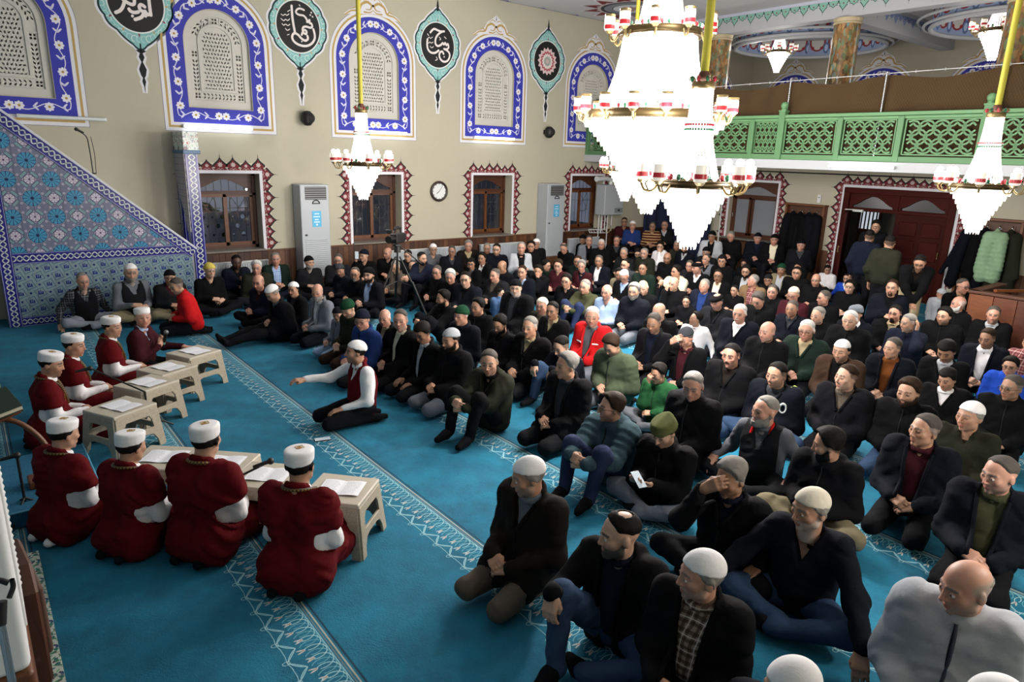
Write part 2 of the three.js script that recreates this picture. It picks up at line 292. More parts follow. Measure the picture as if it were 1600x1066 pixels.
/* p: tx,ty head-top survey point; pose; b body turn from facing the niche wall towards the camera; hl head turn to its right-hand side seen from camera; pit head pitch; hair, face, top, legs, hands, label */
function person(p) {
  const { s, ps, T, U, X, F, at, P0, N, pit, hc, topY, q, yaw, hy, base } = layout(p);
  seedState = Math.imul((p.tx * 7919 + p.ty * 104729) | 0, 2654435761) | 0;
  const v = { w: rr(.95, 1.07) * (p.fat ? 1.06 : 1), jaw: rr(.93, 1.1) * (s < .85 ? .9 : 1), nose: rr(.97, 1.07) * (s < .85 ? .95 : 1) }, fat = p.fat || 0;
  const depth = V(q.x, topY, q.z).sub(camera.position).dot(camF), ppm = CAM.f / Math.max(1, depth);
  const g = thing('person', p.label, p.kid ? 'child' : 'person', [base.x, base.y, base.z], yaw, p.group || 'congregation');
  g.scale.setScalar(s);
  const hd = p.detail || 1, cc = clamp(3.3 / ppm, .0125, .031), hcell = clamp(1.75 / ppm, .0056, .0165) / hd;
  // joints
  const leg = side => { const sg = side, e = (n) => { const a = (side < 0 && ps[n + '2']) || ps[n]; return V(a[0] * sg, a[1], a[2]); }; const off = p.pose === 'x' && side < 0 ? .05 : 0; const A = e('ank'), Tt = e('toe'); A.z -= off; Tt.z -= off; return { hip: V(ps.hip[0] * sg, ps.hip[1], ps.hip[2]), knee: e('knee'), ank: A, toe: Tt }; };
  const legs = [leg(1), leg(-1)];
  const shd = [1, -1].map(k => at(N, .17 * k, -.05, -.012));
  // hands: wrist target, finger direction, palm normal
  const kn = legs.map(l => l.knee), hands = [];
  const style = (p.hands || 'lap').split(',');
  for (let i = 0; i < 2; i++) {
    const k = i ? -1 : 1, st = style[i] || style[0]; let w, dir, nor = V(0, -1, 0), curl = .7;
    const thighY = lerp(ps.hip[1], kn[i].y, .5) + .1;
    if (st === 'lap') { w = V(.085 * k, thighY + (i ? .03 : 0) + .02, lerp(ps.hip[2], .3, .75) + (p.pose === 'k' ? .04 : 0)); dir = V(-.85 * k, -.12, .45); curl = .8; nor = V(-.1 * k, -.75, -.55); }
    else if (st === 'thigh') { w = V(kn[i].x * .85, lerp(ps.hip[1], kn[i].y, .7) + .1, kn[i].z * .62); dir = V(-.25 * k, -.25, .9); curl = .25; }
    else if (st === 'knee') { w = kn[i].clone().add(V(-.02 * k, .09, -.04)); dir = V(.05 * k, -.55, .8); curl = .4; nor = V(0, -.8, -.6); }
    else if (st === 'wrap') { w = V(.075 * k, .36 + (i ? .035 : 0), .47); dir = V(-.9 * k, -.05, .3); curl = .9; nor = V(0, -.4, -.9); }
    else if (st === 'hang') { w = kn[i].clone().add(V(.0, .06, .08)); dir = V(-.1 * k, -.9, .35); curl = .5; nor = V(0, -.3, -.95); }
    else if (st === 'face') { w = hc.clone().add(V(.07 * k, -.12, .1)); dir = V(-.2 * k, .95, .0); curl = .9; nor = V(-.4 * k, 0, -.9); }
    else if (st === 'brow') { w = hc.clone().add(V(.09 * k, -.05, .16)); dir = V(-.75 * k, .6, -.1); curl = .5; nor = V(-.2 * k, -.2, -.95); }
    else if (st === 'ear') { w = hc.clone().add(V(.12 * k, -.09, .04)); dir = V(0, 1, -.1); curl = .3; nor = V(-1 * k, 0, 0); }
    else if (st === 'chest') { w = at(N, .06 * k, -.2, .2); dir = V(-.6 * k, .6, .3); curl = .8; nor = V(0, -.3, -.95); }
    else if (st === 'down') { w = V(.225 * k, ps.pel - .1, .04); dir = V(-.05 * k, -1, .1); curl = .4; nor = V(-1 * k, 0, -.2); }
    else if (st === 'floor') { w = V(.36 * k, .1, .05); dir = V(.2 * k, -.3, .9); curl = .3; }
    else if (st === 'stool') { w = V(.12 * k, .36, .42); dir = V(-.2 * k, -.15, .95); curl = .5; }
    else if (st === 'reach') { w = V(.3 * k, .45, .48); dir = V(.1 * k, .05, 1); curl = .45; }
    else if (st === 'read') { w = V(.07 * k, thighY + .1, .3); dir = V(-.35 * k, .15, .8); curl = .6; nor = V(-.2 * k, .9, .2); }
    else if (st === 'phone') { w = hc.clone().add(V(.1 * k, -.08, .26)); dir = V(-.15 * k, 1, .1); curl = .7; nor = V(-.8 * k, 0, -.5); }
    else if (st === 'out') { w = V(.42 * k, .2, .36); dir = V(.2 * k, -.75, .55); curl = .3; nor = V(0, -.7, -.7); }
    else { w = V(...st.split('/').map(Number)); w.x *= k; dir = V(-.2 * k, -.2, .9); }
    const S = shd[i], L1 = .285, L2 = .26, d = w.clone().sub(S); let L = d.length(); if (L > L1 + L2 - .01) { w = S.clone().addScaledVector(d, (L1 + L2 - .01) / L); d.subVectors(w, S); L = d.length(); }
    const a = clamp((L1 * L1 - L2 * L2 + L * L) / (2 * L), -L1, L1), h = Math.sqrt(Math.max(0, L1 * L1 - a * a)), dn = d.clone().normalize();
    const pole = st === 'down' ? V(k * .2, -.2, -1) : V(k * .42, -.8, -.5); pole.addScaledVector(dn, -pole.dot(dn)).normalize();
    const el = S.clone().addScaledVector(dn, a).addScaledVector(pole, h);
    hands.push({ S, el, w, dir: dir.normalize(), nor: nor.normalize(), curl, k });
  }
  // garments
  let [kind, outer, inner, open = '1'] = p.top.split(':');
  if (!inner && open === '1' && kind !== 'vest' && kind !== 'robe') { if (kind === 'sweater' || kind === 'shirt') open = inner === undefined || kind === 'shirt' ? '.75' : '.6'; else inner = ['ink', 'dgrey', 'coal', 'navy', 'slate', 'dbrown', 'stone', 'wine'][Math.floor(rnd() * 8)]; }
  if (inner === 'bare') inner = '';
  const puff = kind === 'puffer' ? .062 : 0, bulk = { sweater: -.004, shirt: -.008, jacket: .011, coat: .018, puffer: .018, vest: .0, robe: .004, hoodie: .006 }[kind] + fat * .022;
  const torso = b => [cap(at(P0, .07, -.01, -.005), at(P0, .085, .3, -.012), .112 + b, .118 + b, puff), cap(at(P0, -.07, -.01, -.005), at(P0, -.085, .3, -.012), .112 + b, .118 + b, puff), cap(at(N, -.14, -.055, -.018), at(N, .14, -.055, -.018), .067 + b * .6), cap(at(P0, 0, .1, .03 + fat * .02), at(P0, 0, .24, .022), .118 + b + fat * .02, .11 + b)];
  const arm = (h, b, from = 0, to = 1) => { const e = h.w.clone().lerp(h.el, .02); return [cap(h.S, h.el, .067 + b, .056 + b, puff), cap(h.el, e, .055 + b, .041 + b * .7, puff)]; };
  const wr = rr(0, 50), amp = ({ shirt: .008, robe: .009, jacket: .006, coat: .0065, sweater: .005, puffer: .0025 }[kind] || .006) * (cc < .02 ? 1.15 : 1);
  const fold = (x, y, z) => { const q = noise3(x * 4 + wr, y * 4, z * 4) * .12, n = noise3((x + q) * 7 + wr, (y + q + Math.abs(x) * .6) * 15, (z - q) * 7), m = noise3(x * 22, y * 30 + wr, z * 22); return amp * ((.8 - 2.4 * Math.abs(n)) + m * .5); };
  const uOf = (x, y, z) => (x - P0.x) * U.x + (y - P0.y) * U.y + (z - P0.z) * U.z, xOf = (x, y, z) => (x - N.x) * X.x + (y - N.y) * X.y + (z - N.z) * X.z, fOf = (x, y, z) => (x - N.x) * F.x + (y - N.y) * F.y + (z - N.z) * F.z;
  const ringD = (R, r, u, tip) => { const c = at(N, 0, u, .004); return (x, y, z) => { const a = (x - c.x) * X.x + (y - c.y) * X.y + (z - c.z) * X.z, b = (x - c.x) * U.x + (y - c.y) * U.y + (z - c.z) * U.z, f = (x - c.x) * F.x + (y - c.y) * F.y + (z - c.z) * F.z; const q = Math.hypot(a, f) - R; return Math.hypot(q, (b + f * tip) * .6) - r; }; };
  const sleeve = kind === 'vest' || kind === 'robe';
  let list = torso(bulk); if (!sleeve) for (const h of hands) list = list.concat(arm(h, bulk));
  if (kind === 'coat') for (const l of legs) list.push(cap(l.hip, l.hip.clone().lerp(l.knee, .5), .125, .11));
  if (kind === 'robe') { for (const l of legs) list.push(cap(l.hip, l.knee.clone().lerp(l.hip, .12), .13, .12)); list.push(cap(V(.08, .12, -.06), V(-.08, .12, -.06), .165)); for (const h of hands) list.push(cap(h.S, h.S.clone().lerp(h.el, .62), .078, .088)); }
  if (kind === 'hoodie' || p.hood) list.push(cap(at(N, .06, -.0, -.075), at(N, -.06, -.0, -.075), .05), cap(at(N, 0, -.06, -.1), at(N, 0, -.08, -.1), .055));
  const tf = prims(list, .045), ring = ringD(kind === 'coat' || kind === 'jacket' ? .07 : .064, kind === 'sweater' ? .014 : kind === 'puffer' ? .026 : .019, .012, .45), op = +open, neckHole = at(N, 0, .12, .02);
  const armEnds = hands.map(h => h.S.clone().lerp(h.el, .62)), armDir = hands.map(h => h.el.clone().sub(h.S).normalize());
  const outerF = (x, y, z) => {
    let d = smin(tf(x, y, z) + fold(x, y, z), ring(x, y, z), .02);
    if (op) {
      const u = uOf(x, y, z), f = fOf(x, y, z), ax = Math.abs(xOf(x, y, z));
      const w = kind === 'robe' ? (u - T + .3) * .27 : op >= 2 ? .03 + Math.max(0, u) * .1 : (u - T + .2 * op - .02) * .42;
      if (w > -.05) d = smax(d, Math.min(w - ax, f - .0), .006);
    }
    if (kind === 'vest') { const u = uOf(x, y, z), ax = Math.abs(xOf(x, y, z)); d = smax(d, (ax - .155) , .012); }
    if (kind === 'robe') for (let i = 0; i < 2; i++) { const e = armEnds[i], a = armDir[i], t = (x - e.x) * a.x + (y - e.y) * a.y + (z - e.z) * a.z; if (t > -.05 && Math.hypot(x - e.x, y - e.y, z - e.z) < .16 && Math.abs(x) > .14) d = smax(d, t - .0, .008); }
    return y < .006 ? Math.max(d, .006 - y) : d;
  };
  const name = { robe: 'choir_robe', vest: 'vest', shirt: 'shirt', sweater: 'sweater', coat: 'coat', puffer: 'puffer_jacket', hoodie: 'hooded_top', jacket: 'jacket' }[kind];
  const gname = (o, l) => { if (l) o.userData.label = l; return o; };
  obj(name, netGeo(nets(outerF, bounds(list, .035), cc)), cloth(outer), g);
  const onChest = (x, u, lift = 0) => { const q = at(P0, x, u, .42); for (let i = 0; i < 26; i++) { const e = outerF(q.x, q.y, q.z) - lift; if (e < .0015) break; q.addScaledVector(F, -e * .8); } return q; };
  if (ppm > 105 && kind !== 'robe' && !sleeve) {
    const line = (nm, pts, r, m) => { const o = obj(nm, new THREE.TubeGeometry(new THREE.CatmullRomCurve3(pts), 14, r, 5), m, g); return o; };
    if (op && (kind === 'jacket' || kind === 'coat' || kind === 'puffer')) for (const k of [1, -1]) {
      const pts = []; for (let i = 0; i <= 5; i++) { const u = lerp(op >= 2 ? T * .15 : T - .2 * op + .03, T - .015, i / 5), w = op >= 2 ? .03 + Math.max(0, u) * .1 : Math.max(0, (u - T + .2 * op - .02) * .42); pts.push(onChest(k * (w + .012), u, .002)); }
      line('lapel', pts, kind === 'puffer' ? .016 : .0125, cloth(outer));
    }
    if ((op === 0 || op === 1) && kind !== 'sweater' && kind !== 'shirt') { const pts = []; for (let i = 0; i <= 6; i++) pts.push(onChest(.004 * Math.sin(i), lerp(.02, op ? T - .2 : T - .02, i / 6), .0)); line('front_zip', pts, .005, zipMat); }
    if (ppm > 150 && kind !== 'sweater') for (const k of [1, -1]) { const a = onChest(k * .15, .1), b = onChest(k * .1, .02); line('pocket_seam', [a, a.clone().lerp(b, .5), b], .004, zipMat); }
  }
  if (inner || sleeve) {
    let il = torso(bulk - .02); if (sleeve) { il = torso(-.012); for (const h of hands) il = il.concat(arm(h, -.006)); }
    const f0 = prims(il, .04), r0 = ringD(.062, .013, .014, .5);
    const ff = (x, y, z) => smin(f0(x, y, z) + fold(x * 1.1, y, z) * .6, r0(x, y, z), .016);
    obj(sleeve || inner === 'white' || inner === 'sky' || (inner || '').startsWith('plaid') ? 'shirt' : 'inner_top', netGeo(nets(ff, bounds(il, .035), cc)), cloth(inner || 'white'), g);
  }
  const tl = []; tl.push(cap(V(.07, ps.pel - .0, -.01), V(-.07, ps.pel, -.01), .108));
  for (const l of legs) tl.push(cap(l.hip, l.knee, .09, .071), cap(l.knee, l.ank, .068, .05));
  const lf = prims(tl, .03), lcell = ppm < 130 ? Math.max(cc, .04) : cc * 1.25;
  obj('trousers', netGeo(nets((x, y, z) => { const d = lf(x, y, z) + fold(x * .9, y + 5, z * .9); return y < .012 ? Math.max(d, .012 - y) : d; }, bounds(tl, .03), lcell)), cloth(p.legs || 'black'), g);
  const sk = []; for (const l of legs) { const a = l.ank, t = l.toe; sk.push(cap(a, a.clone().lerp(t, .3), .043, .046), cap(a.clone().lerp(t, .3), t, .044, .034)); }
  for (const q of [sk.slice(0, 2), sk.slice(2)]) { const sf = prims(q, .025); obj('sock', netGeo(nets((x, y, z) => Math.max(sf(x, y, z), .008 - y), bounds(q, .02), Math.max(.016, lcell))), cloth(p.socks || 'black'), g); }
  // body: skin from head to hands, one mesh
  const sk0 = SKIN[p.skin || 'abcbae'[Math.floor(rnd() * 6)]], hairC = COL[p.hc || 'hb'];
  const pos = [], nor = [], col = [], idx = [];
  const put = (r, m, colour) => {
    const gg = netGeo({ pos: new Float32Array(r.pos), idx: r.idx }); gg.applyMatrix4(m); const b = pos.length / 3, a = gg.attributes.position.array, n = gg.attributes.normal.array;
    for (let i = 0; i < a.length; i++) { pos.push(a[i]); nor.push(n[i]); }
    for (let i = 0; i < r.pos.length; i += 3) { const c = colour ? colour(r.pos[i], r.pos[i + 1], r.pos[i + 2]) : sk0; col.push(c[0], c[1], c[2]); }
    const flip = m.determinant() < 0; for (let i = 0; i < r.idx.length; i += 3) flip ? idx.push(b + r.idx[i], b + r.idx[i + 2], b + r.idx[i + 1]) : idx.push(b + r.idx[i], b + r.idx[i + 1], b + r.idx[i + 2]);
  };
  const core = [...torso(-.045)]; for (const h of hands) core.push(cap(h.S, h.el, .04, .036), cap(h.el, h.w, .034, .026)); for (const l of legs) core.push(cap(l.hip, l.knee, .055, .045), cap(l.knee, l.ank, .04, .03));
  core.push(cap(N, hc, .045, .045));
  const cf = prims(core, .04); put(nets(cf, bounds(core, .07), .06), new THREE.Matrix4());
  const hq = new THREE.Quaternion().setFromEuler(new THREE.Euler(pit, hy - yaw, (p.roll || 0) * D2R, 'YXZ')), hm = new THREE.Matrix4().compose(hc, hq, V(1, 1, 1)), nb = N.clone().addScaledVector(U, -.05).addScaledVector(F, -.01).applyMatrix4(hm.clone().invert());
  const hf = headField(v), neck = prims([cap(V(0, -.035, -.022), nb, .05 + fat * .006, .06 + fat * .006)], .01);
  const full = (x, y, z) => smin(hf(x, y, z), neck(x, y, z), .022);
  const face = p.face || '', beard = face.includes('b'), stub = face.includes('s'), buzz = face.includes('z'), scalp = buzz || (p.hair && p.hair !== 'none' && p.hair !== 'recede' && p.hair !== 'crown'), bh = COL[p.bc || p.hc || 'hb'], bald = p.hair === 'bald';
  const mix = (c, o, t) => [lerp(c[0], o[0], t), lerp(c[1], o[1], t), lerp(c[2], o[2], t)], HC = [hairC.r, hairC.g, hairC.b], BC = [bh.r, bh.g, bh.b];
  const eb = hcell < .0075, HB2 = /hw|hg/.test(p.hc || '') ? [.13, .11, .1] : HC;
  const faceCol = (x, y, z) => {
    const ax = Math.abs(x); let c = sk0.map(q => q * (1 + noise3(x * 50, y * 50, z * 50) * .05));
    if (z > .03) {
      const blush = Math.max(0, 1 - Math.hypot(ax - .043, y + .03) / .03), nose = Math.max(0, 1 - Math.hypot(x, y + .034, (z - .105)) / .03); c = mix(c, [c[0] * 1.06, c[1] * .78, c[2] * .74], Math.min(1, blush * .5 + nose * .5));
      const e = seg(ax, y, z, .013, .0265, .09, .047, .0245, .072); if (e < .005 + hcell * .3) c = mix(c, HB2, .85);
      if (!eb && Math.hypot((ax - .031) * .75, (y - .001) * 1.7, (z - .082) * .7) < .0085 + hcell * .5) c = mix(c, [.03, .02, .018], .85);
      const l = Math.min(seg(ax, y, z, 0, -.061, .093, .019, -.064, .083), seg(ax, y, z, 0, -.073, .09, .016, -.071, .083)); if (l < .0065 + hcell * .15) c = mix(c, [c[0] * .86, c[1] * .58, c[2] * .58], .85);
    }
    if ((stub || beard) && y < .01 && z > -.02) { const ln = z > .05 ? -.04 : lerp(.0, -.04, clamp((z + .005) / .055, 0, 1)), t = sstep(.0, -.014, y - ln - noise3(x * 70, y * 70, z * 70) * .004) * sstep(-.02, .01, z), lip = Math.min(seg(ax, y, z, 0, -.061, .093, .017, -.064, .083), seg(ax, y, z, 0, -.073, .09, .014, -.071, .083)) < .006; if (!lip) c = mix(c, BC, (beard ? .78 : .4) * t); }
    if (scalp) { const t = sstep(-.009, .008, y - hairLine(z) - noise3(x * 80, y * 80, z * 80) * .004 - .012 * sstep(.03, .055, ax) * sstep(.02, .05, z)) * (bald ? sstep(.07, .045, y + Math.max(0, z) * .5) : 1); if (t > 0 && !p.cap) c = mix(c, HC, (buzz ? .6 : bald ? .5 : .82) * t); }
    return c;
  };
  const zb = Math.min(nb.z, 0) - .07, xb = Math.max(.1, Math.abs(nb.x) + .07);
  put(nets(full, [-xb, Math.min(nb.y - .02, -.15), Math.min(zb, -.125), xb, .135, Math.max(.13, nb.z + .07)], hcell), hm, faceCol);
  if (eb) for (const k of [1, -1]) {                                 // eyeballs in their lids
    const sg = new THREE.SphereGeometry(.0125, 14, 10), r = { pos: new Float32Array(sg.attributes.position.array), idx: [...sg.index.array] };
    for (let i = 0; i < r.pos.length; i += 3) { r.pos[i] += .031 * k; r.pos[i + 1] += .0015; r.pos[i + 2] += .0775; }
    put(r, hm, (x, y, z) => { const t = Math.hypot(x - .031 * k, y - .0005); return z > .083 && t < .0062 ? [.03, .018, .012] : y > .0072 || y < -.0045 ? sk0.map(q => q * .96) : [.62, .58, .55]; });
  }
  const hcl = clamp(1.5 / ppm, .0055, .0135);
  for (const h of hands) {
    const z = h.dir, y = h.nor.clone().multiplyScalar(-1); y.addScaledVector(z, -y.dot(z)).normalize(); const x = new THREE.Vector3().crossVectors(y, z);
    const m = new THREE.Matrix4().makeBasis(x, y, z).setPosition(h.w); if (h.k > 0) m.multiply(new THREE.Matrix4().makeScale(-1, 1, 1));
    put(handMesh(Math.round(h.curl * 10) / 10, Math.round(hcl * 500) / 500), m);
  }
  const bg = new THREE.BufferGeometry(); bg.setAttribute('position', new THREE.Float32BufferAttribute(pos, 3)); bg.setAttribute('normal', new THREE.Float32BufferAttribute(nor, 3)); bg.setAttribute('color', new THREE.Float32BufferAttribute(col, 3)); bg.setIndex(idx);
  obj('body', bg, skinMat, g);
  // hair, beard, cap, glasses
  const hcx = Math.max(hcell * 1.2, .0078);
  const onHead = (nm, f, bb, m, cell = hcx) => { const r = nets(f, bb, cell); if (r.idx.length < 12) return; const o = obj(nm, netGeo(r), m, g); o.position.copy(hc); o.quaternion.copy(hq); return o; };
  const seed = rr(0, 90), HB = [-.115, -.13, -.14, .115, .16, .13];
  if (p.hair && p.hair !== 'none') onHead('hair', hairField(hf, p.hair, { short: .006, full: .02, curly: .014, front: .016, low: .016, recede: .006, bald: .004, crown: .007 }[p.hair] || .008, seed, p.cap), HB, hairMat(p.hc || 'hb'));
  if (/[bgm]/.test(face)) {
    if (face.includes('b')) onHead('beard', beardField(hf, face.includes('B') ? .02 : .006, seed), HB, hairMat(p.bc || p.hc || 'hb'));
    if (face.includes('g')) { const bf = beardField(hf, .006, seed); onHead('beard', (x, y, z) => smax(bf(x, y, z), Math.abs(x) - .03, .006), HB, hairMat(p.bc || p.hc || 'hb')); }
    if (face.includes('m') || face.includes('g')) onHead('moustache', (x, y, z) => Math.max(seg(Math.abs(x), y, z, .0, -.05, .094, .026, -.058, .082) - .0068, hf(x, y, z) - .007), [-.05, -.08, .05, .05, -.03, .12], hairMat(p.bc || p.hc || 'hb'), Math.min(hcx, .009));
  }
  if (p.cap) {
    const o = onHead(p.cap === 'beanie' ? 'knitted_cap' : 'cap', capField(p.cap, p.ribs || 0), [-.12, -.02, -.14, .12, .16, .16], cloth(p.cc || 'whitecap'));
    if (p.emblem) { const e = emblemShape(); const m = new THREE.Mesh(e, goldMat); m.name = 'gold_emblem'; m.castShadow = m.receiveShadow = true; m.rotation.x = -PI / 2; m.position.set(0, .1165, .0); o.add(m); }
  }
  if (face.includes('G')) { const o = obj('glasses', glassesGeo, frameMat, g); o.position.copy(hc); o.quaternion.copy(hq); }
  if (p.pose === 'c' || p.pose === 'l') { const hgt = (p.pose === 'c' ? .36 : .22) * s, sx = base.x - Math.sin(yaw) * .04, sz = base.z - Math.cos(yaw) * .04; const st = thing('wooden_stool', p.seat || 'plain wooden stool under ' + p.label.split(' ').slice(0, 9).join(' '), 'stool', [sx, 0, sz], yaw, 'stools under sitting men'); obj('seat', rbox(.34, .04, .32, .01, 0, hgt - .02, 0), mWain[0], st); for (const a of [-.13, .13]) for (const b of [-.12, .12]) obj('leg', rbox(.035, hgt - .04, .035, .006, a, hgt / 2 - .02, b), mWain[0], st); }
  const info = { g, onChest, N, P0, U, X, F, hands, hc, hq, at, cell: cc, T };
  if (p.extra) p.extra(info); people.push(info); return info;
}
let emblemGeo; const emblemShape = () => emblemGeo || (emblemGeo = merge([0, 1, 2, 3].map(i => tube([[0, 0, 0], [.018, .012, .001], [.03, -.004, .001], [.014, -.014, .001], [-.004, -.006, .001]].map(q => [q[0] * Math.cos(i * 1.57) - q[1] * Math.sin(i * 1.57), q[0] * Math.sin(i * 1.57) + q[1] * Math.cos(i * 1.57), q[2]]), .0016, 12, 4))));
// ---------------------------------------------------------------- surfaces
const speck = (f, a) => (u, v) => { const n = .5 + a * (tileNoise(u, v, f, 1) * .6 + tileNoise(u, v, f * 3, 4) * .4); return [n, n, n]; };
const plasterBump = dataTex(256, speck(24, .5), [.7, .7]);
const plasterTone = dataTex(256, (u, v) => { const n = .955 + .03 * tileNoise(u, v, 5, 2) + .02 * tileNoise(u, v, 40, 7); return [n, n * .995, n * .985]; }, [.4, .4]);
const mPlaster = std('#b4af9c', .85, { map: plasterTone, bumpMap: plasterBump, bumpScale: .0015 });
const mWhite = std('#aeb1b5', .6), mCeil = std('#c3c3c5', .85, { map: plasterTone, bumpMap: plasterBump, bumpScale: .001 });
const woodTex = (base, dark, light, n = 256) => canvasTex(n, n, (g, w, h) => {
  g.fillStyle = base; g.fillRect(0, 0, w, h);
  for (let i = 0; i < 170; i++) { const y = rnd() * h, a = rr(.05, .28); g.globalAlpha = a; g.strokeStyle = rnd() < .6 ? dark : light; g.lineWidth = rr(.4, 2); g.beginPath(); const p = rnd() * 6; for (let x = 0; x <= w; x += 16) { const yy = y + Math.sin(x / w * PI * 2 + p) * 3 * a * 8; x ? g.lineTo(x, yy) : g.moveTo(x, yy); } g.stroke(); }
}, [1, 1]);
const wt1 = woodTex('#5a371f', '#2e1a0d', '#80522e'), wt2 = woodTex('#4d1a0e', '#240a05', '#662716'), wt3 = woodTex('#6e4523', '#4a2810', '#a9682f'), wt4 = woodTex('#6f4a2b', '#42280f', '#94693c');
const mWain = [std(0xffffff, .55, { map: wt1 }), std('#c9b49c', .55, { map: wt1 }), std('#9d8a7a', .55, { map: wt1 })];
const mDoor = dull('#c89a90', .6, { map: wt2 }), mDoor2 = dull('#b08478', .6, { map: wt2 }), mOak = std('#e8c8a0', .5, { map: wt3 }), mSash = std('#d9c4a4', .45, { map: wt3 }), mSashD = std('#c9a890', .5, { map: wt1 });
const mBlack = std('#0c0c0d', .5), mBrass = std('#8a7850', .38, { metalness: .75 }), mChrome = std('#b9bcc0', .25, { metalness: .9 }), mSteelW = std('#d6d8d8', .45);
const mGlass = new THREE.MeshPhysicalMaterial({ color: 0xffffff, roughness: .03, transmission: 1, thickness: 0, ior: 1.5 });
const mFrost = new THREE.MeshPhysicalMaterial({ color: '#8f949b', roughness: .55, transmission: .35, thickness: 0 });
const ZW = -13, XE = 15.2, XU = 19.6, XG = 12.68, XB = 14.4, YC = 5.95, XQ = -.3, ZB = 1.25;
const CX = [.81, 3.79, 6.75, 9.73, 12.8, 17.85];
// ---------------------------------------------------------------- carpet floor
const SAF = 1.28, SAF0 = .04, MOT = .175;
const carpetTex = canvasTex(1024, 1120, (g, w, h) => {            // one prayer row (1.28 m) by eight motifs (1.4 m)
  const im = g.createImageData(w, h);
  for (let j = 0; j < h; j++) for (let i = 0; i < w; i++) { const u = i / w, v = j / h; const n = tileNoise(u, v, 4, 3) * .75 + tileNoise(u, v, 9, 6) * .7 + tileNoise(u, v, 22, 8) * .45 + tileNoise(u, v, 60, 1) * .28 + tileNoise(u, v, 180, 2) * .25; const k = (j * w + i) * 4, b = 1 + n * .22; im.data[k] = 7 * b; im.data[k + 1] = 102 * b; im.data[k + 2] = 130 * (1 + n * .19); im.data[k + 3] = 255; }
  g.putImageData(im, 0, 0);
  const S = w / SAF, X0 = w - .02 * S;                             // the bright edge of the row lies near u = 1
  const pale = 'rgba(176,204,206,.9)', tan = 'rgba(176,168,150,.95)', soft = 'rgba(120,172,184,.8)';
  g.fillStyle = 'rgba(6,46,66,.9)'; g.fillRect(w - .012 * S, 0, .012 * S, h);
  g.fillStyle = tan; g.fillRect(X0 - .014 * S, 0, .01 * S, h); g.fillStyle = 'rgba(120,120,118,.9)'; g.fillRect(X0 - .03 * S, 0, .007 * S, h); g.fillStyle = pale; g.fillRect(X0 - .043 * S, 0, .005 * S, h);
  const P = MOT * S;
  for (let m = -1; m < 9; m++) {
    const y = m * P, L = x => X0 - x * S;
    g.lineWidth = .006 * S; g.strokeStyle = pale;
    for (const o of [0, .25, .5, .75]) { g.strokeStyle = o % .5 ? soft : pale; g.beginPath(); g.ellipse(L(.115), y + P * (.5 + o), .068 * S, P * .34, 0, -PI * .8, PI * .62); g.stroke(); }
    g.fillStyle = 'rgba(190,184,180,.95)';                        // tulips
    for (const o of [.25, .75]) { const ty = y + P * o, tx = L(.155 + (o > .5 ? .02 : 0)); g.beginPath(); g.ellipse(tx, ty - .008 * S, .026 * S, .006 * S, .25, 0, 7); g.fill(); g.beginPath(); g.ellipse(tx, ty + .008 * S, .026 * S, .006 * S, -.25, 0, 7); g.fill(); g.fillStyle = 'rgba(150,120,104,.9)'; g.beginPath(); g.ellipse(tx + .012 * S, ty, .009 * S, .004 * S, 0, 0, 7); g.fill(); g.fillStyle = 'rgba(190,184,180,.95)'; }
    g.fillStyle = soft; g.strokeStyle = pale; g.lineWidth = .004 * S;   // leaf wings and the cusped outer line
    g.beginPath(); g.moveTo(L(.19), y + P * .5); g.quadraticCurveTo(L(.215), y + P * .3, L(.265), y + P * .02); g.quadraticCurveTo(L(.24), y + P * .35, L(.19), y + P * .5); g.fill(); g.stroke();
    g.beginPath(); g.moveTo(L(.19), y + P * .5); g.quadraticCurveTo(L(.215), y + P * .7, L(.265), y + P * .98); g.quadraticCurveTo(L(.235), y + P * .62, L(.19), y + P * .5); g.fill(); g.stroke();
    g.beginPath(); g.moveTo(L(.27), y); g.lineTo(L(.262), y + P * .3); g.lineTo(L(.262), y + P * .7); g.lineTo(L(.27), y + P); g.stroke();
    g.beginPath(); g.ellipse(L(.275), y, .02 * S, .014 * S, 0, 0, 7); g.stroke();
  }
}, [1, 1]);
carpetTex.repeat.set(1 / SAF, 1 / (MOT * 8)); carpetTex.offset.set(-SAF0 / SAF, 0);
const pile = dataTex(256, (u, v) => { const n = .5 + .3 * tileNoise(u, v, 64, 3) + .3 * tileNoise(u, v, 110, 5); return [n, n, n]; }, [2, 2]);
const mCarpet = std(0xffffff, .95, { map: carpetTex, bumpMap: pile, bumpScale: .004 });
function planeXZ(x0, x1, z0, z1, y, thick, nm, m, parent) { const g = box2(x0, x1, y - thick, y, z0, z1); meterUV(g); const o = obj(nm, g, m, parent); if (!parent) o.userData.kind = 'structure'; return o; }
{ const g = box2(XQ, XE, -.2, 0, ZW, ZB); meterUV(g); const p = g.attributes.position, uv = g.attributes.uv; for (let i = 0; i < p.count; i++) uv.setXY(i, p.getX(i), -p.getZ(i)); struct('floor', g, mCarpet); }
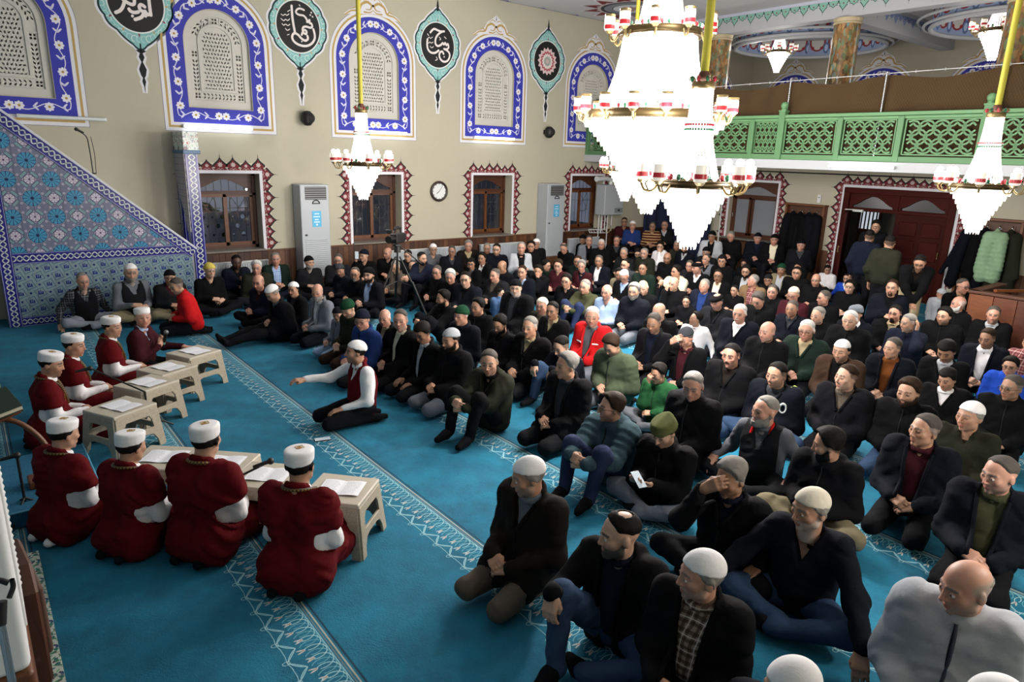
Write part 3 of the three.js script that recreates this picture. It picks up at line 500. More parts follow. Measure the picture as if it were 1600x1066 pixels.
// ---------------------------------------------------------------- walls
const archPts = (w, h, y0 = 0, n = 24) => { const r = w / 2, p = [[-r, y0], [r, y0]]; for (let i = 0; i <= n; i++) { const a = i / n * PI; p.push([Math.cos(a) * r, y0 + h - r + Math.sin(a) * r]); } return p; };
const shift = (p, x, y) => p.map(q => [q[0] + x, q[1] + y]);
const hole = pts => { const s = new THREE.Path(); pts.forEach((p, i) => i ? s.lineTo(p[0], p[1]) : s.moveTo(p[0], p[1])); s.closePath(); return s; };
const rect = (x0, x1, y0, y1) => [[x0, y0], [x1, y0], [x1, y1], [x0, y1]];
const WH = .565, WB = .86, WT = 2.24, AW = 1.06, AB = 3.34, AH = 1.58;   // lower windows; plaster windows
const wallW = (() => { const s = shapeOf(rect(XQ - .3, XU + .3, -.2, YC + .1)); for (const c of CX.slice(1, 5)) s.holes.push(hole(rect(c - WH, c + WH, WB, WT))); for (const c of CX) s.holes.push(hole(shift(archPts(AW, AH), c, AB))); return struct('wall_windows', place(ext(s, .45), 0, 0, ZW - .45), mPlaster); })();
const wallE = (() => { const s = shapeOf(rect(-XE + 13.9, 13, 0, 2.6)); s.holes.push(hole(rect(5.19, 7.43, 0, 2.24)), hole(rect(9.03, 10.33, WB, WT))); const g = ext(s, .3); g.rotateY(PI / 2); g.translate(XE, 0, 0); return struct('wall_entrance', g, mPlaster); })();
const wallU = (() => { const s = shapeOf(rect(-1.3, 13, 0, YC + .1)); for (const u of [11.6, 9.1, 6.6]) s.holes.push(hole(shift(archPts(AW, AH), u, AB))); const g = ext(s, .4); g.rotateY(PI / 2); g.translate(XU, 0, 0); return struct('wall_gallery', g, mPlaster); })();
struct('wall_niche', box2(XQ - .3, XQ, -.2, YC + .1, ZW, ZB), std('#5f7684', .35));
struct('wall_back', box2(XQ - .3, XU + .4, -.2, YC + .1, ZB, ZB + .3), mPlaster);
const ceiling = struct('ceiling', box2(XQ - .3, XU + .4, YC, YC + .25, ZW - .3, ZB + .3), mCeil);
struct('floor_vestibule', box2(XE, XU, -.2, 0, ZW, ZB), std('#5c5148', .6));
// ---------------------------------------------------------------- painted arches round the plaster windows
const mGold = std('#b09354', .7), mPaintW = std('#d6d6dc', .8), mLine = std('#6c6a86', .8);
const AO = 1.6, AOH = 2.12, AOB = 3.08;                           // blue band outside
const blueTex = canvasTex(880, 1160, (g, w, h) => {
  const S = 1 / .002, cx = w / 2, Y = y => h - 12 - y * S; g.fillStyle = '#2b2f9e'; g.fillRect(0, 0, w, h);
  const path = []; const off = .125, r = AO / 2 - off, st = AOH - AO / 2;
  for (let x = 0; x <= r; x += .01) path.push([x, .13, 0]); for (let y = .13; y < st; y += .01) path.push([r, y, 1]); for (let a = 0; a <= PI / 2; a += .012) path.push([Math.cos(a) * r, st + Math.sin(a) * r, 2]);
  for (const sg of [1, -1]) {
    g.strokeStyle = '#d4d3e0'; g.lineWidth = 7; g.beginPath();
    path.forEach((p, i) => { const q = path[Math.min(i + 1, path.length - 1)], o = path[Math.max(i - 1, 0)]; const dx = q[0] - o[0], dy = q[1] - o[1], L = Math.hypot(dx, dy) || 1, k = Math.sin(i * .105) * .05; const x = cx + sg * (p[0] + dy / L * k) * S, y = Y(p[1] - dx / L * k); i ? g.lineTo(x, y) : g.moveTo(x, y); }); g.stroke();
    for (let i = 6, f = 0; i < path.length; i += 19, f++) {
      const p = path[i], q = path[Math.min(i + 3, path.length - 1)], an = Math.atan2(q[1] - p[1], q[0] - p[0]), x = cx + sg * p[0] * S, y = Y(p[1]);
      if (f % 2 === 0) { g.fillStyle = '#dcdbe2'; for (let k = 0; k < 8; k++) { g.beginPath(); g.ellipse(x + Math.cos(k * PI / 4) * 19, y + Math.sin(k * PI / 4) * 19, 15, 10, k * PI / 4, 0, 7); g.fill(); } g.fillStyle = '#b99a52'; g.beginPath(); g.arc(x, y, 10, 0, 7); g.fill(); g.fillStyle = '#7a5a34'; g.beginPath(); g.arc(x, y, 4, 0, 7); g.fill(); }
      else { g.fillStyle = '#d0d0e0'; for (const e of [-1, 1]) { g.beginPath(); g.ellipse(x + Math.cos(an + e) * 16 * sg, y - Math.sin(an + e) * 16, 22, 7, sg > 0 ? -an - e * .8 : an + e * .8, 0, 7); g.fill(); } g.fillStyle = '#bfc0d4'; g.beginPath(); g.ellipse(x, y, 12, 9, 0, 0, 7); g.fill(); }
    }
  }
});
function uvBy(g, x0, y0, sx, sy) { const p = g.attributes.position, uv = g.attributes.uv; for (let i = 0; i < p.count; i++) uv.setXY(i, (p.getX(i) - x0) * sx, (p.getY(i) - y0) * sy); return g; }
function ring2(outer, inner) { const s = shapeOf(outer); s.holes.push(hole(inner)); return new THREE.ShapeGeometry(s, 12); }
const mBlue = std(0xffffff, .7, { map: blueTex });
const ribbon = (pts, w0, w1) => { const c = new THREE.CatmullRomCurve3(pts.map(p => V(p[0], p[1], 0))), n = 14, L = [], R = []; for (let i = 0; i <= n; i++) { const p = c.getPoint(i / n), t = c.getTangent(i / n), w = lerp(w0, w1, i / n) / 2; L.push([p.x - t.y * w, p.y + t.x * w]); R.unshift([p.x + t.y * w, p.y - t.x * w]); } return flat([...L, ...R]); };
const bandG = uvBy(ring2(archPts(AO, AOH), shift(archPts(AW + .02, AH + .02), 0, AB - AOB - .01)), -.88, -.024, .5 / .88, 1 / 2.32);
const goldG = merge([ring2(shift(archPts(AO + .17, AOH + .17), 0, -.085), shift(archPts(AO + .1, AOH + .1), 0, -.05))]);
const whiteG = merge([ring2(shift(archPts(AO + .1, AOH + .1), 0, -.05), archPts(AO, AOH)), ring2(shift(archPts(AO + .27, AOH + .27), 0, -.14), shift(archPts(AO + .17, AOH + .17), 0, -.085))]);
const lineG = ring2(shift(archPts(AO + .285, AOH + .285), 0, -.147), shift(archPts(AO + .27, AOH + .27), 0, -.14));
const crestW = flat([[-.62, AOH - .02], [-.5, AOH + .07], [-.34, AOH + .12], [-.24, AOH + .28], [-.1, AOH + .36], [0, AOH + .44], [.1, AOH + .36], [.24, AOH + .28], [.34, AOH + .12], [.5, AOH + .07], [.62, AOH - .02], [0, AOH + .06]]);
const crestG = (() => { const g = []; for (const s of [1, -1]) { g.push(ribbon([[s * .6, AOH - .03], [s * .45, AOH + .06], [s * .3, AOH + .09], [s * .24, AOH + .2], [s * .12, AOH + .26]], .02, .05), ribbon([[s * .12, AOH + .26], [s * .03, AOH + .2], [s * .06, AOH + .13], [s * .16, AOH + .12]], .05, .012), ribbon([[s * .02, AOH + .3], [s * .1, AOH + .33], [s * .2, AOH + .26]], .02, .01), ribbon([[s * .3, AOH + .09], [s * .36, AOH + .13], [s * .44, AOH + .1]], .03, .008), ribbon([[s * .0, AOH + .12], [s * .07, AOH + .075], [s * .2, AOH + .07]], .012, .03)); } return merge(g); })();
const crestB = merge([place(new THREE.CircleGeometry(.025, 10), 0, AOH + .2, 0), flat([[-.012, AOH + .33], [.012, AOH + .33], [0, AOH + .44]])]);
const mInk = std('#15151a', .8);
function paintArch(parent, m) {
  const put = (n, g, mm, z) => { const o = obj(n, g, mm, parent); o.position.z = z; o.applyMatrix4(m); return o; };
  put('painted_margin', whiteG, mPaintW, .002); put('painted_line', lineG, mLine, .002); put('painted_gold_line', goldG, mGold, .0035);
  const o = put('painted_blue_band', bandG, mBlue, .003); o.userData.label = 'blue painted band with white flowers and scrolls';
  put('painted_crest_ground', crestW, mPaintW, .004); put('painted_gold_crest', crestG, mGold, .005); put('painted_dot', crestB, mInk, .006);
}
// pierced plaster window: one plate with its cut-outs, a raised frame and a dark back
const mStucco = std('#c2c0b8', .8, { bumpMap: plasterBump, bumpScale: .002 });
const leafHole = (x, y, a, l, w) => { const p = []; for (let i = 0; i < 8; i++) { const t = i / 8 * PI * 2, u = Math.cos(t) * l, v = Math.sin(t) * w * (1 - .35 * Math.cos(t)); p.push([x + u * Math.cos(a) - v * Math.sin(a), y + u * Math.sin(a) + v * Math.cos(a)]); } return hole(p); };
const latticeG = (() => {
  const s = shapeOf(archPts(.86, 1.36)); const H = [], r0 = .43;
  const leaves = (x0, x1, y0, y1, vert) => { const n = Math.round((vert ? y1 - y0 : x1 - x0) / .062); for (let i = 0; i < n; i++) for (const e of [-1, 1]) { const t = (i + .5) / n; vert ? H.push(leafHole((x0 + x1) / 2 + e * .026, lerp(y0, y1, t), PI / 2 - e * .55, .025, .013)) : H.push(leafHole(lerp(x0, x1, t), (y0 + y1) / 2 + e * .026, -e * .9, .024, .012)); } };
  const quad = (x, y) => { for (const a of [-1, 1]) for (const b of [-1, 1]) H.push(hole(rect(x + a * .024 - .016, x + a * .024 + .016, y + b * .024 - .016, y + b * .024 + .016))); };
  for (const e of [-1, 1]) { quad(e * .36, .075); leaves(e * .36 - .05, e * .36 + .05, .15, .66, true); quad(e * .36, .74); }
  leaves(-.28, .28, .03, .12, false);
  for (let i = 0; i < 13; i++) { const a = (i + .8) / 14.6 * PI; if (i === 6) { quad(0, .93 + .36); continue; } for (const e of [-1, 1]) H.push(leafHole(Math.cos(a) * (.36 + e * .024), .93 + Math.sin(a) * (.36 + e * .024), a + PI / 2 * (a < PI / 2 ? 1 : -1) + (a < PI / 2 ? 1 : -1) * e * .5, .03, .012)); }
  // the flowering tree in the middle
  for (let j = 0; j < 15; j++) { const y = .2 + j * .063; for (let i = -5; i <= 5; i++) { const x = (i + (j % 2) * .5) * .052, lim = y > .93 ? Math.sqrt(Math.max(0, .0625 - (y - .93) ** 2)) : .25; if (Math.abs(x) > lim - .022) continue; const a = Math.atan2(y + .1 - .6 * Math.abs(x), x * 2.2) + Math.sin(j * 1.7 + Math.abs(i) * 2.1) * .7 * Math.sign(x || 1); H.push(leafHole(x, y, a, .0225, .0125)); } }
  s.holes.push(...H); return ext(s, .03);
})();
const latFrame = (() => { const g = [], f = (a, b, d) => { const s = shapeOf(a); s.holes.push(hole(b)); g.push(place(ext(s, d, .004), 0, 0, 0)); }; f(archPts(AW, AH), shift(archPts(.86, 1.36), 0, .12), .05); f(shift(archPts(.6, 1.09), 0, .27), shift(archPts(.52, 1.01), 0, .31), .045); for (const y of [.26, .92]) for (const e of [-1, 1]) g.push(box(.13, .018, .04, e * .365, y, .02)); for (const e of [-1, 1]) for (const q of [.5, .83]) { const x = e * Math.cos(q + .5) * .365; g.push(box(.016, .12, .04, x, 1.05 + Math.sin(q + .5) * .365, .02)); } return merge(g); })();
function plasterWindow(name, m) {
  const t = structGroup(name); t.applyMatrix4(m);
  const a = obj('plaster_frame', latFrame, mStucco, t); const b = obj('plaster_lattice', latticeG, mStucco, t); b.position.set(0, .12, 0); b.userData.label = 'pierced stucco lattice with leaves and a flowering tree';
  obj('outer_plaster_skin', box(AW, AH, .03, 0, AH / 2, -.31), mStucco, t); return t;
}
CX.forEach((c, i) => { paintArch(wallW, new THREE.Matrix4().makeTranslation(c, AOB, ZW)); plasterWindow('window_' + (i + 11), new THREE.Matrix4().makeTranslation(c, AB, ZW - .1)); });
[11.6, 9.1, 6.6].forEach((u, i) => { const r = new THREE.Matrix4().makeRotationY(-PI / 2); paintArch(wallU, new THREE.Matrix4().makeTranslation(XU, AOB, -u).multiply(r)); plasterWindow('window_' + (i + 21), new THREE.Matrix4().makeTranslation(XU + .1, AB, -u).multiply(r)); });
// ---------------------------------------------------------------- red cusped ornament round windows and door
const lobePts = (w, h) => { const L = [[1, -.02], [.98, .08], [.7, .13], [.66, .19], [.92, .27], [.96, .38], [.78, .5], [.5, .62], [.24, .76], [.08, .9]]; return [...L.map(q => [-q[0] * w, q[1] * h]), [0, h], ...L.slice().reverse().map(q => [q[0] * w, q[1] * h])]; };
const mRed = std('#6d0f1c', .75), mCream = std('#c9c4b2', .8), mPink = std('#b9aaa8', .8);
function cusps(parent, list, toWorld) {                            // list: [x, y, angle, big]
  const K = [], R = [], Wt = [];
  for (const [x, y, a, big] of list) {
    const w = big ? .132 : .112, h = big ? .235 : .19, mm = new THREE.Matrix4().makeTranslation(x, y, 0).multiply(new THREE.Matrix4().makeRotationZ(a));
    const add = (arr, g) => arr.push(g.applyMatrix4(mm));
    add(K, flat(lobePts(w, h))); if (big) add(K, flat([[-.006, h - .02], [.006, h - .02], [.001, h + .055], [-.001, h + .055]]));
    add(R, flat(lobePts(w * .8, h * .82)));
    const st = []; for (let i = 0; i < 14; i++) { const r = i % 2 ? .027 : .043, t = i / 14 * PI * 2; st.push([Math.cos(t) * r * (big ? 1.15 : .8), h * .4 + Math.sin(t) * r * (big ? 1.15 : .8)]); } add(Wt, flat(st));
    for (const e of [-1, 1]) add(Wt, ribbon([[e * .0, .01], [e * .03, .03], [e * .06, .012]], .01, .004));
    add(Wt, ribbon([[w * 1.0, .002], [w * .84, .028], [w * 1.0, .05]], .016, .01));
  }
  const put = (n, g, m, z) => { const o = obj(n, merge(g), m, parent); o.position.z = z; o.applyMatrix4(toWorld); return o; };
  put('painted_black_cusps', K, mInk, .004); put('painted_red_cusps', R, mRed, .0055); put('painted_white_flowers', Wt, mPink, .007);
}
function cuspFrame(parent, w, y0, y1, toWorld, ny = 7) {
  const L = [], hw = w / 2 + .055, top = y1 + .055, n = Math.max(6, Math.round(w / .21)), bigAt = n === 6 ? [0, 2, 3, 5] : [...Array(n).keys()].filter(i => i % 2 === 0);
  for (let i = 0; i < n; i++) L.push([lerp(-hw + .06, hw - .06, i / (n - 1)), top, 0, bigAt.includes(i)]);
  for (const e of [-1, 1]) for (let i = 0; i < ny; i++) L.push([e * hw, top - .07 - i * (top - y0 - .1) / (ny - .45), -e * PI / 2, i % 2 === 0]);
  const s = shapeOf(rect(-w / 2 - .055, w / 2 + .055, y0, y1 + .055)); s.holes.push(hole(rect(-w / 2, w / 2, y0 - .01, y1)));
  const b = [[-hw, y0], [-hw, top], [hw, top], [hw, y0], [hw - .055, y0], [hw - .055, top - .055], [-hw + .055, top - .055], [-hw + .055, y0]];
  const o = obj('painted_white_border', ext(shapeOf(b), .012), mPaintW, parent); o.applyMatrix4(toWorld);
  const halo = flat([[-hw - .13, y0], [-hw - .13, top + .03], [-hw - .03, top + .13], [hw + .03, top + .13], [hw + .13, top + .03], [hw + .13, y0], [hw, y0], [hw, top], [-hw, top], [-hw, y0]]); const q = obj('painted_cream_ground', halo, mCream, parent); q.position.z = .002; q.applyMatrix4(toWorld);
  const strip = (nm, d, m, z) => { const q = obj(nm, flat([[-hw - d, y0], [-hw - d, top + d], [hw + d, top + d], [hw + d, y0], [hw, y0], [hw, top], [-hw, top], [-hw, y0]]), m, parent); q.position.z = z; q.applyMatrix4(toWorld); }; strip('painted_black_band', .032, mInk, .003); strip('painted_red_band', .024, mRed, .0062);
  cusps(parent, L, toWorld);
}
for (const c of CX.slice(1, 5)) cuspFrame(wallW, WH * 2, WB - .04, WT, new THREE.Matrix4().makeTranslation(c, 0, ZW));
const eMat = z => new THREE.Matrix4().makeTranslation(XE, 0, z).multiply(new THREE.Matrix4().makeRotationY(-PI / 2));
cuspFrame(wallE, 1.3, WB - .04, WT, eMat(-9.68)); cuspFrame(wallE, 2.24, .35, 2.24, eMat(-6.31), 9);
// ---------------------------------------------------------------- lower windows
const grilleG = (() => { const g = []; for (let i = 0; i < 9; i++) g.push(rod([-.5 + i * .125, 0, 0], [-.5 + i * .125, 1, 0], .006, 5)); for (const x of [-.27, .27]) { const p = []; for (let k = 0; k <= 8; k++) p.push([x + Math.cos(k * PI / 4 + .39) * .17, .55 + Math.sin(k * PI / 4 + .39) * .24, 0]); for (let k = 0; k < 8; k++) g.push(rod(p[k], p[k + 1], .006, 5)); g.push(rod([x - .24, .55, 0], [x + .24, .55, 0], .005, 5), rod([x - .16, .35, 0], [x + .16, .75, 0], .005, 5), rod([x + .16, .35, 0], [x - .16, .75, 0], .005, 5)); } return merge(g); })();
function lowWindow(name, w, m, frost) {
  const t = structGroup(name); t.applyMatrix4(m); const H = WT - WB, h = w / 2;
  const fr = mSashD;
  obj('window_frame', [box(.06, H, .08, -h + .03, H / 2, 0), box(.06, H, .08, h - .03, H / 2, 0), box(w, .06, .08, 0, .03, 0), box(w, .05, .08, 0, H - .025, 0), box(w, .045, .08, 0, 1.0, 0)], fr, t);
  const hd = shapeOf(rect(-h + .05, h - .05, 1.02, H - .04)); const ap = [[-h + .12, 1.06]]; for (let i = 0; i <= 12; i++) { const q = i / 12; ap.push([lerp(-h + .12, h - .12, q), 1.1 + Math.sin(q * PI) ** 1.5 * .16]); } ap.push([h - .12, 1.06]); hd.holes.push(hole(ap)); obj('arched_head_panel', place(ext(hd, .03), 0, 0, -.01), fr, t);
  obj('head_pane', box(w - .1, .28, .006, 0, 1.18, -.02), frost ? mFrost : mGlass, t);
  for (const [x0, x1] of frost ? [[-h + .06, -.12], [-.1, h - .06]] : [[-h + .06, .02], [-.02, h - .06]]) {
    const c = (x0 + x1) / 2, ww = x1 - x0, z = x0 < -.2 ? .02 : 0, s = obj('sash', [box(.055, .94, .05, x0 + .03, .53, z), box(.055, .94, .05, x1 - .03, .53, z), box(ww, .06, .05, c, .09, z), box(ww, .055, .05, c, .975, z)], frost ? mSashD : mSash, t);
    obj('pane', box(ww - .1, .84, .006, c, .53, z), frost ? mFrost : mGlass, s);
  }
  obj('window_sill', rbox(w + .04, .035, .34, .008, 0, -.012, .2), std('#6f6a62', .5), t);
  if (!frost) { const g = obj('security_grille', grilleG, std('#3a3c40', .5), t); g.position.set(0, .02, -.14); g.scale.set(w / 1.05, 1.3, 1); }
  else obj('window_handle', [box(.02, .1, .02, -h + .05, .55, .05)], mChrome, t);
  return t;
}
CX.slice(1, 5).forEach((c, i) => lowWindow('window_' + (i + 1), WH * 2, new THREE.Matrix4().makeTranslation(c, WB, ZW - .3)));
lowWindow('window_5', 1.3, new THREE.Matrix4().makeTranslation(XE + .18, WB, -9.68).multiply(new THREE.Matrix4().makeRotationY(-PI / 2)), true);
// outside: ground, garden wall with pierced panels
struct('outside_ground', box2(-4, 24, -.6, -.4, -26, ZW - .45), std('#3a3d36', .95));
{ const s = shapeOf(rect(-1.2, 1.6, 0, 1.0)); for (let j = 0; j < 5; j++) for (let i = 0; i < 13; i++) { const x = -1.1 + i * .21 + (j % 2) * .1, y = .12 + j * .19, p = []; const big = (i + j) % 2; for (let k = 0; k < 8; k++) p.push([x + Math.cos(k * PI / 4) * (big ? .055 : .03), y + Math.sin(k * PI / 4) * (big ? .055 : .03)]); if (x < 1.5) s.holes.push(hole(p)); } const o = obj('garden_fence', [place(ext(s, .06), 4.0, .35, -15.6), box2(2.8, 5.6, -.45, .36, -15.62, -15.5)], std('#c3c8dc', .8)); tag(o, 'white pierced garden fence seen through the window by the pulpit', 'fence'); }
tag(obj('street_wall', [box2(5.4, 16, -.4, 3.6, -17.3, -17)], std('#b4b8c8', .9)), 'grey wall of the building across from the windows', 'wall');
tag(obj('garden_shrub', [...Array(14)].map((_, i) => place(new THREE.IcosahedronGeometry(rr(.3, .55), 1), 2.2 + i * .17, rr(.2, 1.7), -16.9 + rr(-.2, .2))), std('#2b3a22', .95)), 'dark garden shrub behind the pierced fence outside', 'shrub');
// ---------------------------------------------------------------- wood wainscot, planks joined (too narrow to pick apart)
{ const g = [[], [], []]; let x = 3.2; while (x < XE - .02) { const w = Math.min(.11, XE - x); const k = Math.floor(rnd() * 3); const hgt = .82, b = box2(x + .002, x + w - .003, 0, hgt, ZW, ZW + .022); meterUV(b, 1.6); const uv = b.attributes.uv, o = rnd(); for (let i = 0; i < uv.count; i++) uv.setXY(i, uv.getY(i) + o, uv.getX(i) * 2 + o); g[k].push(b); x += w; }
  g.forEach((q, i) => { const o = obj('wainscot_planks', q, mWain[i], wallW); o.userData.kind = 'stuff'; }); obj('wainscot_cap', rbox(XE - 3.2, .03, .04, .008, (XE + 3.2) / 2, .83, ZW + .02), mWain[0], wallW);
  const e = [[], []]; for (const [a, b] of [[-13, -7.6], [-5.0, 1.2]]) for (let z = a; z < b - .05; z += .11) { const q = box2(XE - .022, XE, 0, .82, z + .002, z + .107); meterUV(q, 1.6); const uv = q.attributes.uv, o = rnd(); for (let i = 0; i < uv.count; i++) uv.setXY(i, uv.getY(i) + o, uv.getX(i) * 2 + o); e[rnd() < .5 ? 0 : 1].push(q); } e.forEach((q, i) => { const o = obj('wainscot_planks', q, mWain[i], wallE); o.userData.kind = 'stuff'; }); }
// ---------------------------------------------------------------- painted medallions with calligraphy
function medallionPts(w, h) { const p = [], n = 14, arr = []; for (let i = 0; i <= n * 2; i++) { const t = i / (n * 2) * PI * 2 + PI / 2; arr.push(t); } const N = 140; for (let i = 0; i < N; i++) { const t = i / N * PI * 2, sc = 1 + .045 * Math.abs(Math.sin(t * 7)), tip = Math.pow(Math.abs(Math.sin(t)), 14) * .2; p.push([Math.cos(t) * w * sc * (1 - .1 * Math.pow(Math.abs(Math.sin(t)), 3)), Math.sin(t) * h * (.83 + tip) * (1 + .03 * Math.abs(Math.sin(t * 7)))]); } return p; }
// strokes in a unit box (-1..1): [width, points...]
const script = {
  ebubekir: [[.15, [.55, .7], [.54, .1], [.56, -.42]], [.15, [.34, -.12], [.22, -.02], [.1, -.14], [.16, -.3], [.3, -.32], [.2, -.56], [-.1, -.68]], [.15, [.56, -.36], [.44, -.46], [.34, -.3]], [.15, [.06, -.36], [-.08, -.42], [-.26, -.38], [-.3, -.3]], [.15, [-.1, .78], [-.06, .4], [-.04, .0], [-.12, -.12], [-.34, -.06], [-.5, .04]], [.14, [-.06, .5], [.2, .62], [.36, .74]], [.15, [-.42, .06], [-.5, -.18], [-.64, -.4], [-.84, -.5]], [.09, [.6, .86], [.52, .82], [.6, .78]], [.12, [.34, -.5], [.35, -.49]], [.12, [-.2, -.56], [-.19, -.55]], [.06, [-.2, .6], [-.42, .5], [-.36, .36], [-.56, .4], [-.7, .3]], [.06, [-.34, .74], [-.5, .66], [-.66, .72]], [.06, [-.62, .16], [-.74, .04], [-.84, .18]]],
  osman: [[.13, [-.3, .9], [-.3, .5], [-.26, .1], [-.2, -.24]], [.1, [.34, .8], [.16, .86], [-.02, .8], [-.12, .64], [.04, .54], [.3, .56], [.4, .48]], [.11, [.4, .48], [.5, .36], [.46, .26], [.56, .3], [.62, .42], [.6, .22], [.7, .26], [.76, .1], [.66, .02], [.46, .06]], [.11, [.46, .06], [.28, .06], [.2, -.1], [.26, -.26], [.4, -.3], [.44, -.16], [.32, -.08], [.22, -.2], [.16, -.34]], [.12, [.8, -.02], [.9, -.3], [.78, -.62], [.46, -.84], [.06, -.86], [-.28, -.72], [-.38, -.5], [-.26, -.3], [-.04, -.34], [.12, -.52], [.34, -.62], [.5, -.5], [.46, -.36]], [.08, [.66, .62], [.67, .61]], [.08, [.78, .56], [.79, .55]], [.08, [.72, .74], [.73, .73]], [.07, [.14, -.66], [.15, -.65]], [.045, [-.46, .52], [-.56, .42], [-.66, .5], [-.76, .4], [-.86, .46]], [.045, [-.44, .3], [-.54, .18], [-.64, .28], [-.74, .16], [-.88, .26]], [.045, [-.44, .06], [-.54, -.04], [-.66, .06], [-.76, -.04], [-.84, .04]], [.045, [-.46, -.16], [-.58, -.26], [-.68, -.16]], [.04, [-.4, .7], [-.52, .62]], [.04, [-.5, -.4], [-.6, -.44]], [.05, [.1, 1.0], [.14, .96]]],
  hasan: [[.12, [-.5, .62], [-.3, .86], [-.06, .8], [.2, .74], [.44, .78]], [.12, [.3, .76], [.02, .6], [-.16, .34], [-.18, .06], [.0, -.06], [.24, .06]], [.11, [.24, .06], [.34, .22], [.42, .04], [.52, .24], [.6, .02], [.7, .2], [.78, -.02], [.66, -.14], [.44, -.14]], [.12, [.44, -.14], [.72, -.2], [.88, -.44], [.7, -.78], [.34, -.84], [.1, -.62], [.12, -.36], [.32, -.26], [.4, -.4]], [.12, [-.7, .24], [-.76, -.14], [-.56, -.42], [-.2, -.44], [.06, -.26]], [.08, [.44, -.56], [.45, -.55]], [.05, [.1, .44], [.24, .36], [.14, .3]], [.05, [.46, .5], [.58, .42]], [.045, [-.36, .4], [-.48, .28], [-.58, .38], [-.68, .28]], [.045, [-.32, .14], [-.44, .04], [-.54, .14], [-.64, .04]], [.045, [-.3, -.1], [-.42, -.2], [-.52, -.1]], [.05, [-.1, -.62], [.02, -.74], [-.16, -.8]], [.05, [-.7, .52], [-.62, .44]]],
};
function drawMedal(kind) {
  return canvasTex(512, 512, (g, w, h) => {
    g.fillStyle = '#7fb3b2'; g.fillRect(0, 0, w, h); const c = w / 2;
    for (let k = 0; k < 44; k++) { const t = k / 44 * PI * 2; g.strokeStyle = k % 3 ? '#a9cfcb' : '#d7ded8'; g.lineWidth = 4; g.beginPath(); g.arc(c + Math.cos(t) * 196, c + Math.sin(t) * 205, 18, t, t + 4); g.stroke(); }
    for (let k = 0; k < 12; k++) { const t = k / 12 * PI * 2; g.fillStyle = k % 2 ? '#7d3d4c' : '#b59a6a'; g.beginPath(); g.ellipse(c + Math.cos(t) * 172, c + Math.sin(t) * 180, 12, 5, t, 0, 7); g.fill(); }
    g.fillStyle = '#d9dedb'; g.beginPath(); g.ellipse(c, c, 166, 172, 0, 0, 7); g.fill(); g.fillStyle = '#0d0d10'; g.beginPath(); g.ellipse(c, c, 158, 164, 0, 0, 7); g.fill();
    if (kind === 'rose') { for (const [r, cl, n] of [[118, '#d8bfc0', 16], [88, '#a8404a', 16], [70, '#dcd3d0', 16], [44, '#9aa39c', 12], [22, '#c9b3b0', 10]]) { g.fillStyle = cl; g.beginPath(); for (let i = 0; i < n * 2; i++) { const t = i / n * PI, q = i % 2 ? r * .82 : r; i ? g.lineTo(c + Math.cos(t) * q, c + Math.sin(t) * q) : g.moveTo(c + q, c); } g.fill(); } }
    else { g.strokeStyle = g.fillStyle = '#e2d9d6'; g.lineCap = 'round'; g.lineJoin = 'round'; for (const [lw, ...p] of script[kind]) { g.lineWidth = lw * 132; g.beginPath(); const P = p.map(q => [c + q[0] * 140, c - q[1] * 140]); g.moveTo(...P[0]); for (let i = 1; i < P.length - 1; i++) { const a = P[i], b = P[i + 1]; g.quadraticCurveTo(a[0], a[1], (a[0] + b[0]) / 2, (a[1] + b[1]) / 2); } g.lineTo(...P[P.length - 1]); g.stroke(); } }
  });
}
[[2.6, 4.86, 'ebubekir'], [5.24, 4.84, 'osman'], [8.22, 4.86, 'hasan'], [11.25, 4.85, 'rose']].forEach(([x, y, k]) => {
  const w = .5, h = .64, o = thing('wall_medallion', { ebubekir: 'round black calligraphy medallion painted above the pulpit stair', osman: 'round black calligraphy medallion above the wall speaker by the first air conditioner', hasan: 'round black calligraphy medallion painted above the wall clock', rose: 'round black medallion with pink rosette above the second wall speaker' }[k], 'wall painting', [x, y, ZW], 0, 'painted medallions'); 
  obj('white_halo', flat(medallionPts(w * 1.13, h * 1.1), .002), mPaintW, o); obj('black_outline', flat(medallionPts(w * 1.06, h * 1.05), .003), std('#0f2e30', .8), o);
  obj('medallion_face', uvBy(flat(medallionPts(w, h), .004), -w * 1.3, -w * 1.35, 1 / (w * 2.6), 1 / (w * 2.7)), std(0xffffff, .7, { map: drawMedal(k) }), o);
  const T = [], B = -h * 1.03, tail = [[.07, -.1], [.03, -.16], [.06, -.22], [.015, -.3], [.08, -.42], [.05, -.52], [.018, -.56], [.04, -.62], [.012, -.7], [.004, -.8]];
  T.push(flat([...tail.map(q => [q[0] * .7, B + q[1] * .93 + .06]), ...tail.slice().reverse().map(q => [-q[0] * .7, B + q[1] * .93 + .06])], .004)); T.push(flat([[-.01, B + .06], [.01, B + .06], [.01, B - .06], [-.01, B - .06]], .004)); const fin = flat([[-.02, h * 1.02], [.02, h * 1.02], [.03, h * 1.02 + .08], [.0, h * 1.02 + .26], [-.03, h * 1.02 + .08]], .004); obj('top_finial', fin, mInk, o);
  obj('pendant_ornament', T, std('#0d1416', .8), o); obj('pendant_halo', [flat([...tail.map(q => [q[0] * .7 + .035, B + q[1] * .93 + .05]), ...tail.slice().reverse().map(q => [-q[0] * .7 - .035, B + q[1] * .93 + .05])], .002)], mPaintW, o);
});
